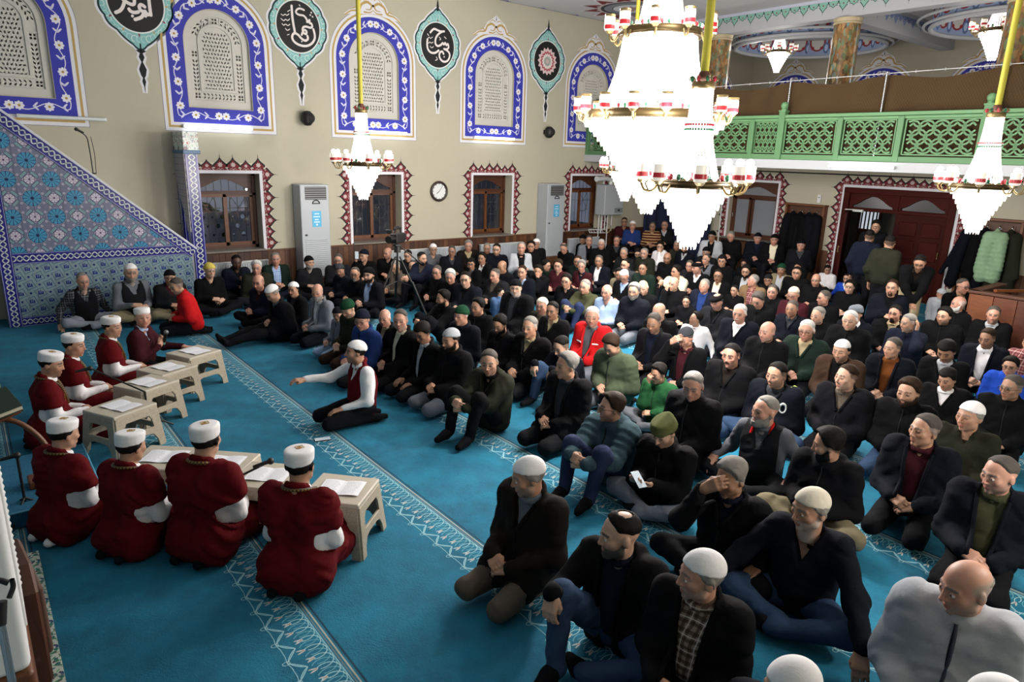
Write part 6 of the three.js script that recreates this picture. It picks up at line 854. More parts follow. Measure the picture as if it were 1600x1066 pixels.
// ---------------------------------------------------------------- the people
// survey point of the head top, pose, body turn, head turn, head pitch, hair, face, clothes, legs, hands, label, more
const crowd = [];
function P(tx, ty, pose, b, hl, pit, hair, face, top, legs, hands, label, more) {
  const h = hair.split(':'), o = { tx, ty, pose, b, hl, pit, face, top, legs, hands, label };
  if (h[0] === 'cap') { o.cap = h[1]; o.cc = h[2]; o.hair = h[3] ? 'short' : 'none'; o.hc = h[3] || 'hb'; } else { o.hair = h[0]; o.hc = h[1] || 'hb'; }
  crowd.push(Object.assign(o, more || {}));
}
const trimMat = std('#a58a4a', .6, { map: canvasTex(128, 32, (g, w, h) => { g.fillStyle = '#5a4522'; g.fillRect(0, 0, w, h); g.fillStyle = '#e8d9a8'; for (let i = 0; i < 16; i++) { g.fillRect(i * 8, i % 2 ? 4 : 16, 5, 12); } }, [6, 1]) });
const robeTrim = i => {                                             // embroidered neckline and emblem on the choir robes
  const W = u => (u - i.T + .3) * .27 + .004, F3 = [-.26, -.18, -.1, -.04], pts = [];
  for (const q of F3) pts.push(i.onChest(-W(i.T + q), i.T + q, .004)); pts.push(i.at(i.N, -.088, .012, -.01), i.at(i.N, -.06, .03, -.07), i.at(i.N, 0, .034, -.092), i.at(i.N, .06, .03, -.07), i.at(i.N, .088, .012, -.01)); for (const q of F3.slice().reverse()) pts.push(i.onChest(W(i.T + q), i.T + q, .004));
  obj('embroidered_neckline', new THREE.TubeGeometry(new THREE.CatmullRomCurve3(pts), 56, .0105, 6), trimMat, i.g); for (const s of [-1, 1]) { const e = obj('gold_chest_emblem', emblemShape(), goldMat, i.g); const v = i.onChest(s * .115, .27, .002); e.position.copy(v); e.scale.setScalar(1.1); }
};
const choir = { group: 'choir in maroon robes', extra: robeTrim, emblem: 1 };
const R = 'robe:maroon:white:1', TC = 'cap:tall:whitecap:hb';
P(82, 549, 'k', 0, -70, 12, TC, 's', R, 'black', 'lap', 'choir singer in maroon robe nearest the niche wall, back row', { ...choir, yaw: 88, skin: 'b' });
P(115, 521, 'k', 0, -62, 6, TC, '', R, 'black', 'lap', 'choir singer second in the back row, before the second stool', { ...choir, yaw: 88, skin: 'b' });
P(174, 494, 'k', 0, -55, 4, TC, '', R, 'black', 'lap', 'young choir singer in open maroon robe beside the man with microphone', { ...choir, yaw: 84, skin: 'a' });
P(221, 480, 'k', 0, -12, -4, 'cap:tall:whitecap:hg', '', 'sweater:wine:sky:1', 'black', 'stool,chest', 'leader in dark wine sweater and white cap holding a microphone', { yaw: 62, skin: 'r', group: 'choir in maroon robes', after: imam => { const h = imam.hands[1], m = thing('handheld_microphone', 'silver-headed microphone held by the leader in the wine sweater', 'microphone', [0, 0, 0]); obj('microphone_head', sph(.028, 0, .12, 0, 12), std('#6f7276', .4, { metalness: .6 }), m); obj('handle', rod([0, -.1, 0], [0, .1, 0], .015, 12, .021), mBlack, m); obj('grip_band', cyl(.0185, .018, .03, 12, 0, -.03, 0), std('#5fae9a', .5), m); const w = imam.g.localToWorld(h.w.clone().addScaledVector(h.dir, .07).add(V(0, .0, .02))); m.position.copy(w); m.rotation.set(.35, imam.g.rotation.y, .25, 'YXZ'); } });

P(100, 653, 'k', 0, -115, 8, TC, '', R, 'black', 'lap', 'boy of the choir seen from behind, with white socks', { ...choir, yaw: 118, socks: 'white', s: .97 });
P(205, 672, 'k', 0, -128, 8, TC, '', R, 'black', 'lap', 'slim choir singer from behind, between two larger singers', { ...choir, yaw: 122, s: .97 });
P(320, 660, 'k', 0, -150, 2, TC, '', R, 'black', 'lap', 'broad choir singer from behind, with dark trousers spread', { ...choir, yaw: 126, fat: 1, s: 1.06 });
P(468, 698, 'k', 0, -160, 4, TC, '', R, 'black', 'lap', 'choir singer seen from behind at the near end of the row', { ...choir, yaw: 132, s: 1.04 });
P(556, 532, 'k', -4, 82, -2, 'cap:skull:whitecap:hb', 's', 'vest:maroon:white:1', 'black', 'thigh,reach', 'conductor in maroon vest and white cap pointing at the choir', { skin: 'b', group: 'conductor' });
// along the pulpit and first wall places
P(128, 427, 'x', 40, -12, 6, 'recede:hg', 's', 'vest:black:plaidB:1', 'fade', 'floor', 'man in black vest and plaid sleeves sitting against the pulpit tiles', { yaw: 12, skin: 'r' });
P(203, 412, 'x', 40, -5, 4, 'cap:skull:whitecap:hw', 'b', 'vest:coal:slate:1', 'khaki', 'lap', 'grey-bearded man in grey shirt and dark vest against the pulpit', { yaw: 10, bc: 'hg', skin: 'a' });
P(264, 422, 'x', 40, 5, 4, 'cap:beanie:black:hd', 'G', 'jacket:coal::1', 'khaki', 'lap', 'bespectacled man in dark cap half hidden behind the red jacket', { yaw: 5 });
P(270, 436, 'k', -10, 60, 22, 'short:hd', 's', 'jacket:red::0', 'black', 'lap', 'man in bright red jacket kneeling with bowed head', { lean: 16, skin: 'a' });
P(327, 411, 'x', 0, -18, 4, 'cap:beanie:yellow', 'm', 'sweater:ink::1', 'black', 'lap', 'elder in yellow knitted cap and black sweater against the radiator', { yaw: 10, skin: 'c', hc: 'hw', bc: 'hw' });
P(369, 399, 'x', 0, -8, 10, 'short:hb', 's', 'jacket:navy::1', 'coal', 'chest,lap', 'dark-skinned man in navy jacket with a hand at his chest', { yaw: 5, skin: 'd' });
P(400, 408, 'x', 0, 10, 6, 'full:hw', '', 'coat:dolive::1', 'coal', 'lap', 'old man with thick white hair and olive-brown coat by the wall', { yaw: -10, skin: 'r' });
P(402, 430, 'x', 20, 30, 8, 'bald:hb', 's', 'jacket:navy::1', 'black', 'lap', 'bald man with flushed face and navy jacket before the white-haired elder', { skin: 'r' });
P(430, 395, 'x', 0, -2, 0, 'short:hg', '', 'jacket:dgreen:plaidD:2', 'navy', 'lap', 'grey-haired man in dark green jacket over a blue checked shirt', { yaw: -5, skin: 'r' });
P(418, 448, 'e', 0, 62, 34, 'cap:skull:whitecap:hg', '', 'coat:black::1', 'black', 'lap', 'man in white cap bowing low, legs stretched in black socks', { lean: 12, skin: 'a' });
P(457, 441, 'e', 4, 30, 6, 'cap:skull:whitecap:hb', 'm', 'coat:ink:dgrey:2', 'dnavy', 'lap', 'moustached man in white cap and black coat with legs stretched', { skin: 'b' });
P(495, 444, 'k', 8, 20, 2, 'bald:hg', 'b', 'jacket:slate:white:2', 'dnavy', 'lap', 'bald man with grey beard in grey blazer and white shirt', { bc: 'hg', skin: 'r', lean: 4 });
P(483, 400, 'x', 0, -28, 2, 'cap:beanie:ink:hd', 'b', 'sweater:coal::1', 'black', 'lap', 'bearded man in black cap and charcoal sweater before the first air conditioner', { yaw: -8, bc: 'hg' });
P(528, 397, 'x', 0, 12, 6, 'short:hd', 'Gb', 'jacket:coal::1', 'black', 'lap', 'bespectacled bearded man in charcoal jacket beside the first air conditioner', { yaw: -15, bc: 'hg' });
P(530, 413, 'x', 10, 20, 14, 'cap:beanie:dgrey:hb', 's', 'jacket:dnavy::0', 'black', 'lap', 'young man in grey knitted cap leaning his head aside', { roll: 14 });
P(554, 418, 'x', 10, 18, 6, 'recede:hd', 'Gg', 'jacket:ink::0', 'black', 'lap', 'man with goatee and glasses in black beside the blue-shirted man', { bc: 'hg' });
P(576, 418, 'x', 14, 32, 0, 'cap:beanie:ink:hb', 'b', 'jacket:black:sky:2', 'black', 'lap', 'bearded man in black cap with light blue shirt under black blazer', {});
P(568, 390, 'x', 0, 45, 4, 'cap:beanie:navy:hg', '', 'sweater:ink::1', 'black', 'lap,phone', 'man in navy cap filming with a raised phone by the wall', { yaw: -40, skin: 'a', after: photog => { const w = photog.g.localToWorld(photog.hands[1].w.clone().addScaledVector(photog.hands[1].dir, .1).add(V(.02, .03, .04))); const t = phone('smartphone', 'smartphone raised by the man in the navy cap', [w.x, w.y, w.z], [PI / 2, photog.g.rotation.y, 0]); } });
P(605, 387, 'x', 0, 40, 4, 'bald:hd', 's', 'sweater:ink::1', 'black', 'lap', 'bald man in black sweater by the radiator behind the tripod', { yaw: -40, skin: 'r' });
P(637, 391, 'x', 0, 10, 10, 'short:hb', '', 'jacket:black::0', 'black', 'lap', 'dark-haired man in black hidden behind the video camera', { yaw: -20 });
P(616, 408, 'x', 0, 35, 16, 'short:hg', 's', 'jacket:stone::1', 'black', 'lap', 'grey-haired man in beige jacket seen between the tripod legs', { skin: 'e' });
P(660, 394, 'l', 0, -40, 6, 'short:hb', 'b', 'puffer:navy:stone:1', 'black', '-.02/.62/.45', 'cameraman in navy puffer jacket sitting behind the tripod', { yaw: -70, skin: 'a' });
P(645, 407, 'x', 0, 20, 4, 'recede:hd', '', 'jacket:black::0', 'black', 'lap', 'man in black half hidden behind the cameraman', { s: .98 });
P(682, 415, 'x', 0, 25, 6, 'short:hd', 'G', 'jacket:ink::0', 'black', 'lap', 'bespectacled man in black just beyond the cameraman', { skin: 'r' });
P(677, 381, 'x', 0, -6, 4, 'cap:skull:whitecap:hw', 'Gm', 'sweater:grey::1', 'coal', 'lap', 'elder in white cap and grey sweater against the wall radiator', { yaw: -15, bc: 'hw' });
P(706, 384, 'x', 0, 8, 4, 'short:hd', 'Gm', 'jacket:black::1', 'black', 'lap', 'man with glasses and moustache in black jacket under the clock', { yaw: -15, bc: 'hd' });
P(732, 376, 'x', 0, 2, 2, 'full:hg', '', 'coat:dbrown:beige:1', 'black', 'lap', 'tall grey-haired man in dark coat with beige shirt by the wall', { yaw: -20, s: 1.05, skin: 'r' });
P(703, 422, 'x', 10, 12, 12, 'full:hw', '', 'coat:ink::0', 'black', 'lap', 'white-haired old man in black scarf and coat behind the tripod', { skin: 'r' });
P(727, 425, 'x', 14, 15, 6, 'short:hb', '', 'jacket:dnavy::1', 'black', 'lap', 'broad dark-haired man in navy jacket beside the white-haired elder', { fat: .6 });
P(736, 404, 'x', 0, 10, 10, 'low:hb', '', 'jacket:ink:grey:1', 'black', 'lap', 'boy with black fringe in dark jacket before the wall', { s: .9, kid: 1, skin: 'e' });
P(753, 395, 'x', 0, 22, 4, 'curly:hb', 'm', 'jacket:ink:white:2', 'black', 'lap', 'curly-haired man with moustache, white shirt and black jacket', { skin: 'e' });
P(761, 380, 'x', 0, 2, 6, 'short:hg', '', 'jacket:black::0', 'black', 'lap', 'grey-haired man by the wall under the third window', { yaw: -20 });
P(776, 381, 'x', 0, 10, 6, 'short:hb', 's', 'jacket:dnavy::0', 'black', 'lap', 'dark-haired man in navy jacket by the third window radiator', { yaw: -25 });
P(783, 408, 'x', 0, 45, 14, 'bald:hb', '', 'jacket:black::0', 'black', 'lap', 'bald-headed man in black looking down near the grey-sweatered man', {});
P(773, 420, 'x', 10, 40, 2, 'short:hd', '', 'jacket:coal::1', 'black', 'lap', 'heavy man with cropped hair in charcoal jacket', { fat: 1, skin: 'r' });
P(815, 378, 'l', 0, 5, 2, 'short:hg', 'm', 'sweater:lgrey:ink:2', 'coal', 'lap', 'grey-haired man in pale grey cardigan sitting upright before the air conditioner', { yaw: -25, skin: 'r', bc: 'hg' });
P(830, 377, 'k', 0, 5, 4, 'full:hb', '', 'jacket:ink::0', 'black', 'lap', 'dark-haired young man just behind the pale grey cardigan', { yaw: -25,  });
P(838, 373, 'k', 0, 20, 4, 'cap:skull:whitecap:hw', '', 'jacket:ink::0', 'black', 'lap', 'man in white cap beside the second air conditioner', { yaw: -25,  });
P(816, 415, 'x', 12, 18, 4, 'short:hn', '', 'jacket:dnavy:sky:1', 'black', 'lap', 'brown-haired man in navy blazer with open collar', { skin: 'a' });
P(806, 437, 'k', 12, 8, 2, 'cap:beanie:ink:hd', 's', 'coat:ink:dgrey:2', 'black', 'lap', 'big man in black knitted cap and long dark overcoat', { fat: .8, s: 1.06, bc: 'hw' });
P(783, 451, 'k', -150, -60, 4, 'short:hb', '', 'jacket:ldenim::0', 'denim', 'lap', 'small boy in light blue denim jacket turned aside', { s: .66, kid: 1 });
P(841, 415, 'x', 10, 20, 10, 'front:hb', '', 'hoodie:ink::0', 'black', 'face,lap', 'boy in black hoodie resting chin on his hand', { s: .85, kid: 1 });
P(691, 454, 'u', 0, 68, 6, 'full:hb', 'bB', 'jacket:ink::0', 'black', 'wrap', 'thick-bearded young man in black hugging his knees', { skin: 'b' });
P(720, 478, 'x', 8, 42, 4, 'cap:beanie:greencap:hw', '', 'jacket:dnavy::0', 'navy', 'lap', 'elder in dark green knitted cap and navy jacket', { skin: 'r' });
P(746, 467, 'k', 8, 45, 4, 'full:hb', 's', 'coat:ink::0', 'black', 'lap', 'dark-haired man in black high-collared coat behind the white skullcap', { skin: 'b', s: 1.03 });
P(778, 495, 'k', 6, 42, 22, 'curly:hb', 'b', 'jacket:black::1', 'black', 'lap', 'curly-haired bearded man in black looking down', { skin: 'b' });
P(828, 495, 'k', 6, 30, 2, 'short:hg', 'm', 'coat:ink:beige:1', 'coal', 'lap', 'grey-haired man with moustache in black coat before the beanie man', { skin: 'b', bc: 'hd' });
P(526, 481, 'k', 6, 15, 12, 'cap:beanie:black:hb', '', 'hoodie:slate::0', 'sky', 'lap', 'boy in pale grey hoodie beside the green-capped man', { s: .78, kid: 1 });
P(538, 471, 'k', 6, 40, 30, 'cap:beanie:greencap:hd', 's', 'jacket:dolive::0', 'brown', 'lap', 'man in green knitted cap and olive jacket bowing', { lean: 6 });
P(564, 485, 'k', 4, 26, 10, 'cap:beanie:navy:hg', 'G', 'jacket:blue::0', 'coal', 'lap', 'bespectacled man in navy cap and blue jacket', { skin: 'r' });
P(600, 484, 'k', 0, 26, 8, 'bald:hw', '', 'jacket:ink:beige:2', 'stone', 'lap', 'bald man with pink face and dark open jacket in the front row', { skin: 'r' });
P(625, 484, 'k', 0, 14, 2, 'short:hd', 's', 'coat:ink:cream:2', 'black', 'lap', 'grey-haired man with stubble and black coat in the front row', { skin: 'r', s: 1.04, bc: 'hg' });
P(655, 507, 'k', -2, 45, 26, 'low:hb', '', 'jacket:ink:lgrey:2', 'coal', 'thigh', 'dark-haired teenager in black jacket over grey shirt looking down', { s: .95, skin: 'e' });
P(702, 514, 'k', 0, 52, 10, 'cap:skull:lgrey:hb', 'b', 'coat:ink::0', 'slate', 'lap', 'bearded young man in light grey cap and black coat', { skin: 'b' });
P(764, 548, 'u', 14, 10, 6, 'short:hd', 's', 'jacket:dolive:ink:1', 'ink', 'wrap', 'man in dark olive hooded jacket with knees drawn up', { hood: 1, skin: 'a', s: 1.05 });
// middle of the crowd
P(847, 465, 'x', 8, 24, 2, 'cap:skull:creamcap:hw', '', 'jacket:dolive:khaki:2', 'black', 'lap', 'smiling elder in cream crocheted cap behind the moustached man', { skin: 'r' });
P(863, 472, 'k', 6, 26, 4, 'short:hb', 'm', 'jacket:ink:beige:1', 'black', 'lap', 'man with black moustache in black leather jacket', { skin: 'e' });
P(885, 429, 'x', 8, 20, 4, 'full:hb', 'G', 'jacket:ink::1', 'black', 'knee', 'young man with black-rimmed glasses and black jacket', {});
P(872, 406, 'x', 6, 14, 8, 'full:hn', '', 'sweater:wine::1', 'black', 'lap', 'brown-haired man in dark wine sweater', { fat: .5 });
P(855, 407, 'x', 0, -50, 6, 'full:hb', '', 'jacket:dgreen::0', 'black', 'lap', 'dark-haired youth turning his face away, green hood', { hood: 1, s: .92 });
P(903, 400, 'x', 4, 12, 4, 'short:hn', '', 'jacket:dgreen::0', 'black', 'lap', 'man in dark green jacket behind the burgundy-sweatered man', { s: .97 });
P(909, 407, 'x', 6, 10, 4, 'full:hg', '', 'sweater:wine:navy:1', 'black', 'lap', 'grey-haired man in burgundy sweater and navy coat', { skin: 'r' });
P(880, 381, 'x', 0, 20, 24, 'crown:hd', '', 'coat:ink::0', 'black', 'lap', 'balding man bent forward by the second air conditioner', { lean: 14, skin: 'r' });
P(910, 367, 'k', 0, 30, 12, 'cap:beanie:ink:hg', '', 'coat:ink::0', 'black', 'lap', 'man in black cap leaning against the last radiator', { tilt: -10,  });
P(921, 368, 'k', 0, 2, 4, 'short:hd', '', 'jacket:slate:ink:2', 'black', 'lap', 'man in grey jacket over black sweater by the last window', { yaw: -35, skin: 'r' });
P(940, 374, 'k', 0, 6, 8, 'short:hw', '', 'jacket:ink::0', 'black', 'lap', 'white-haired elder in dark coat below the boiler', { yaw: -40, skin: 'r' });
P(964, 369, 'k', 0, 4, 4, 'recede:hd', '', 'coat:ink::1', 'black', 'lap', 'red-faced man in black coat below the boiler pipes', { yaw: -40, skin: 'r' });
P(936, 399, 'x', 6, 14, 4, 'short:hd', '', 'jacket:dnavy:white:2', 'black', 'lap', 'man in navy blazer with white shirt open at the neck', { skin: 'e' });
P(975, 387, 'x', 4, 20, 6, 'short:hg', 'm', 'jacket:coal::0', 'black', 'lap', 'grey-haired man with moustache in charcoal under the boiler', { bc: 'hd' });
P(977, 405, 'x', 4, 34, 6, 'recede:hb', 's', 'jacket:dgrey::0', 'black', 'lap', 'receding dark-haired man in grey jacket facing sideways', {});
P(1007, 388, 'x', 4, 22, 4, 'short:hg', 'g', 'jacket:dolive::0', 'black', 'lap', 'grey-haired man with goatee in olive jacket', { bc: 'hg', fat: .6 });
P(1005, 410, 'x', 8, 14, 4, 'short:hb', '', 'jacket:dgreen::0', 'black', 'lap', 'young dark-haired man in dark green jacket', { skin: 'b' });
P(974, 423, 'x', 6, 20, 26, 'cap:skull:whitecap:hw', 'G', 'coat:ink:sky:1', 'black', 'lap', 'man in white cap and glasses looking down, black coat', { skin: 'r' });
P(914, 437, 'u', 8, 32, 4, 'short:hg', '', 'jacket:olive::0', 'denim', 'wrap', 'grey-haired man in olive jacket with arms on knees', { skin: 'a' });
P(948, 445, 'x', 8, 26, 4, 'bald:hw', '', 'shirt:sky::1', 'black', 'lap', 'bald man in pale blue-white shirt', { skin: 'r', fat: .4 });
P(991, 443, 'k', 6, 18, 4, 'full:hg', 'b', 'puffer:dnavy::0', 'slate', 'lap', 'grey-haired bearded man in black puffer jacket with white badge', { bc: 'hg', s: 1.03, skin: 'a' });
P(1005, 439, 'x', 8, 16, 14, 'bald:hw', '', 'jacket:ink::0', 'black', 'lap', 'white-haired bald elder leaning in behind the puffer jacket', { roll: 10, skin: 'c' });
P(1032, 378, 'k', 0, 10, 10, 'full:hb', 's', 'hoodie:white::0', 'black', 'face,lap', 'dark-haired youth in white hoodie with hand to his face', {  });
P(1043, 395, 'x', 6, 10, 8, 'bald:hb', 's', 'jacket:ink::0', 'black', 'lap', 'balding dark-bearded man in black behind the white hoodie', { skin: 'e' });
P(1057, 415, 'u', 6, 52, 2, 'full:hb', '', 'hoodie:cream:ink:1', 'black', 'knee', 'young man in cream hooded jacket looking aside', { skin: 'b' });
P(1053, 433, 'x', 8, 34, 4, 'bald:hd', '', 'jacket:ink::0', 'black', 'lap,face', 'shaven-headed man in black resting cheek on hand', { skin: 'c' });
P(1090, 409, 'x', 6, 66, 4, 'cap:flat:ink:hd', 's', 'jacket:ink:white:1', 'black', 'lap', 'man in black flat cap with white stripes on black jacket', { skin: 'r' });
P(1078, 407, 'x', 4, 20, 6, 'short:hd', '', 'jacket:coal::0', 'black', 'lap', 'man half hidden behind the flat cap', { skin: 'r', s: .97 });
P(1058, 376, 'k', 0, 6, 4, 'short:hg', '', 'jacket:dolive::0', 'black', 'lap', 'older man in grey-green jacket before the navy curtain', { skin: 'e' });
P(1070, 379, 'k', 0, 6, 6, 'short:hb', 'b', 'jacket:dnavy:lgrey:1', 'black', 'lap', 'dark-bearded man in navy before the navy curtain', {  });
P(976, 340, 'c', 0, 2, 4, 'short:hb', '', 'sweater:wine::1', 'black', 'lap', 'dark man in maroon sitting in the corner beside the boiler', { yaw: -45, skin: 'e' });
P(989, 345, 'c', 0, 8, 4, 'cap:skull:whitecap:hw', '', 'sweater:blue::1', 'black', 'lap', 'man in white cap and blue sweater in the far corner', { yaw: -45, skin: 'r' });
P(1020, 347, 'c', 0, 4, 4, 'short:hd', '', 'sweater:stripeA::1', 'black', 'lap', 'man in brown striped sweater before the navy curtain', { yaw: -50, skin: 'e' });
P(1039, 345, 'c', 0, 10, 4, 'recede:hd', 'm', 'jacket:coal:lgrey:1', 'black', 'lap', 'man in dark suit and moustache before the navy curtain', { yaw: -50, skin: 'r' });
P(1073, 463, 'x', 6, 12, 4, 'short:hb', '', 'hoodie:ink::0', 'black', 'lap', 'boy in black hoodie between seated men', { s: .76, kid: 1 });
P(1028, 475, 'k', 6, 40, 16, 'bald:hd', '', 'jacket:ink::0', 'black', 'lap', 'balding man in black looking down behind the leather jacket', {});
P(1021, 491, 'k', 4, 22, 16, 'short:hd', 's', 'jacket:black:navy:2', 'black', 'lap', 'grey-black-haired man in black jacket over blue shirt looking down', { skin: 'e', s: 1.03 });
P(1068, 514, 'k', 6, 40, 26, 'cap:skull:dgrey:hd', '', 'jacket:ink:wine:2', 'jeans', 'lap,brow', 'man in grey skullcap covering his face with a hand', { skin: 'r' });
P(1090, 488, 'k', 20, 62, -12, 'full:hb', '', 'sweater:white::0', 'sky', 'floor', 'boy in white sweater looking up sideways', { s: .82, kid: 1, skin: 'e' });
P(926, 480, 'k', 12, 4, 4, 'short:hw', 's', 'jacket:red:grey:2', 'slate', 'lap', 'smiling man in red and grey work jacket', { skin: 'r', s: 1.05, fat: .5, bc: 'hg', extra: i => { for (const s of [-1, 1]) { const v = i.onChest(s * .11, .27); obj('reflective_stripe', place(rbox(.1, .018, .012, .004), v.x, v.y, v.z, 0, s * .5), std('#d8dadc', .4), i.g); } } });
P(873, 528, 'u', 2, 46, 24, 'short:hb', 's', 'jacket:dnavy::0', 'jeans', 'hang', 'dark-haired man in navy jacket bowing beside the grey-haired elder', { lean: 14 });
P(950, 528, 'k', 6, 40, 36, 'full:hn', 's', 'puffer:puff::0', 'grey', 'lap', 'brown-haired man in grey-green quilted jacket with bowed head', { lean: 12, fat: .7, skin: 'a' });
P(1102, 436, 'x', 8, 26, -6, 'short:hg', '', 'jacket:navy:blue:2', 'black', 'lap', 'smiling grey-haired man in navy jacket looking up', { fat: .8, skin: 'r' });
P(997, 390, 'x', 0, 0, 30, 'full:hb', '', 'jacket:ink::0', 'black', 'lap', 'black-haired youth bowing his head near the olive jacket', { s: .92 });
P(968, 420, 'x', 4, 10, 10, 'full:hb', '', 'jacket:khaki::0', 'black', 'lap', 'youth in khaki jacket mostly hidden behind the white cap', { s: .92 });
// under the gallery
P(1113, 361, 'c', 0, 22, 4, 'cap:beanie:ink:hg', 'G', 'jacket:lgrey:ink:2', 'black', 'lap', 'man in black cap and pale grey jacket on the window bench', { yaw: -60 });
P(1142, 362, 'c', 0, 15, 22, 'short:hg', '', 'coat:ink::0', 'black', 'lap', 'grey-haired man in black coat looking down on the window bench', { yaw: -60, skin: 'r' });
P(1185, 364, 'c', 0, 2, 4, 'cap:beanie:dnavy:hg', '', 'coat:dnavy::1', 'black', 'lap', 'man in navy cap and coat before the frosted window', { yaw: -60, skin: 'r', fat: .5 });
P(1211, 366, 'c', 0, 2, 4, 'cap:beanie:ink:hd', '', 'coat:ink:cream:2', 'black', 'lap', 'man in black cap with cream striped sweater under black coat', { yaw: -62, skin: 'r' });
P(1253, 374, 'c', 0, 0, 10, 'cap:beanie:ink:hg', '', 'coat:black::1', 'black', 'lap', 'elder in black cap sitting beneath the hanging coats', { yaw: -62, skin: 'r' });
P(1104, 386, 'k', 0, 10, 6, 'cap:beanie:ink:hg', 'm', 'jacket:coal::0', 'black', 'lap', 'old man in black cap behind the balding man', { skin: 'e' });
P(1104, 397, 'x', 4, 36, 0, 'recede:hd', '', 'jacket:slate::1', 'black', 'lap', 'balding man in blue-grey jacket near the frosted window', { skin: 'a' });
P(1129, 399, 'x', 4, 10, 8, 'low:hb', '', 'jacket:ink::0', 'black', 'lap', 'dark-haired young man in black beneath the window bench', {});
P(1163, 406, 'x', 4, 10, 6, 'full:hb', '', 'jacket:black::0', 'black', 'lap', 'dark boy low among the bench sitters', { s: .8, kid: 1, skin: 'e' });
P(1123, 421, 'x', 6, 10, 4, 'short:hb', 'Gm', 'jacket:ink:cream:2', 'black', 'lap', 'man with glasses and moustache in black over cream shirt', {});
P(1166, 415, 'x', 6, 8, 10, 'full:hb', 'b', 'jacket:ink:lgrey:2', 'black', 'lap', 'dark-bearded young man in black over grey top', {});
P(1179, 429, 'x', 6, 64, -8, 'short:hg', '', 'jacket:tan:plaidC:2', 'black', 'lap', 'grey-haired man in tan jacket and red plaid shirt gazing aside', { skin: 'r' });
P(1201, 429, 'x', 6, 10, 8, 'cap:beanie:coal:hb', 'G', 'hoodie:ink::0', 'black', 'lap', 'youth in charcoal knitted cap and glasses', { s: .88 });
P(1222, 412, 'x', 4, 10, 4, 'cap:beanie:greencap:hd', 'm', 'jacket:khaki:lgrey:2', 'black', 'lap', 'man in green cap and khaki waistcoat beneath the coats', {});
P(1246, 417, 'x', 6, 12, 4, 'short:hb', '', 'jacket:ink::0', 'black', 'lap', 'dark-haired man in black jacket beside the green cap', { skin: 'a', fat: .4 });
P(1276, 428, 'x', 6, 12, 6, 'bald:hd', 's', 'jacket:ink::0', 'black', 'lap', 'bald flushed man in black near the door', { skin: 'r' });
P(1294, 415, 'x', 4, -10, 6, 'low:hb', '', 'hoodie:white::0', 'black', 'lap', 'boy with white hood low by the door frame', { s: .8, kid: 1 });
P(1324, 428, 'x', 4, 20, 6, 'short:hb', '', 'sweater:royal:white:1', 'black', 'knee', 'boy in bright blue sweater by the door', { s: .8, kid: 1 });
P(1329, 438, 'x', 6, 10, 4, 'front:hb', '', 'hoodie:ink::0', 'black', 'lap', 'pale young man with black hair and black hoodie', { skin: 'c' });
P(1148, 446, 'x', 6, 24, 4, 'short:hb', '', 'sweater:ink::0', 'black', 'lap', 'boy in printed black shirt leaning on a man', { s: .74, kid: 1, skin: 'a' });
P(1208, 445, 'x', 6, 12, 4, 'short:hd', '', 'jacket:ink::0', 'black', 'lap', 'short-haired man in black behind the bowed grey head', { skin: 'r' });
P(1240, 449, 'k', 4, 22, 14, 'cap:skull:creamcap:hg', 'G', 'sweater:wine::0', 'black', 'lap', 'elder in cream crocheted cap and dusky purple sweater', { skin: 'r' });
P(1288, 454, 'x', 6, 62, 4, 'short:hd', '', 'jacket:ink::0', 'black', 'lap', 'sharp-nosed grey-haired man in black in profile', { skin: 'r' });
P(1119, 460, 'k', 6, 32, 18, 'cap:flat:ink:hd', 's', 'coat:coal::1', 'black', 'lap', 'man in black peaked cap and charcoal coat looking down', { skin: 'r' });
P(1157, 476, 'k', 6, 18, 4, 'short:hw', 'm', 'coat:dnavy:white:1', 'black', 'lap', 'white-haired man with white moustache in navy coat', { skin: 'r', bc: 'hw', s: 1.04, fat: .4 });
P(1183, 459, 'k', 6, 28, 28, 'full:hd', '', 'jacket:ink::0', 'black', 'lap', 'man with grey-black hair bowing, black jacket', { lean: 8, skin: 'r' });
P(1239, 470, 'k', 4, 22, 2, 'short:hd', '', 'jacket:dnavy::1', 'black', 'lap', 'brown-skinned man with cropped grey hair in navy jacket', { skin: 'e' });
P(1279, 480, 'k', 6, 34, 6, 'short:hg', 's', 'jacket:ink::0', 'black', 'lap', 'grey-haired man in black jacket facing the bespectacled elder', { skin: 'a' });
P(1200, 503, 'k', 6, 34, 4, 'bald:hd', 's', 'jacket:ink::0', 'black', 'lap', 'bald man with stubble in black padded jacket', { skin: 'r', s: 1.03, fat: .4 });
P(1262, 501, 'k', 8, 14, 6, 'short:hw', 'G', 'puffer:dgreen:beige:1', 'black', 'lap', 'white-haired man with glasses in dark green quilted jacket', { skin: 'r', s: 1.04, fat: .4 });
P(1330, 486, 'k', 6, 12, 4, 'short:hw', '', 'coat:ink::0', 'black', 'lap', 'white-haired man in black coat before the grey kufi', { skin: 'c', fat: .4 });
P(1338, 478, 'k', 4, 18, 4, 'cap:army:slate:hb', '', 'hoodie:dnavy:white:1', 'black', 'lap', 'man in grey kufi with white hood behind the white-haired man', { s: .98 });
P(1316, 532, 'k', 6, 22, 10, 'cap:skull:whitecap:hb', 's', 'jacket:brown:ink:2', 'black', 'lap', 'round-faced man in white cap and brown-black jacket', { skin: 'a', fat: .7 });
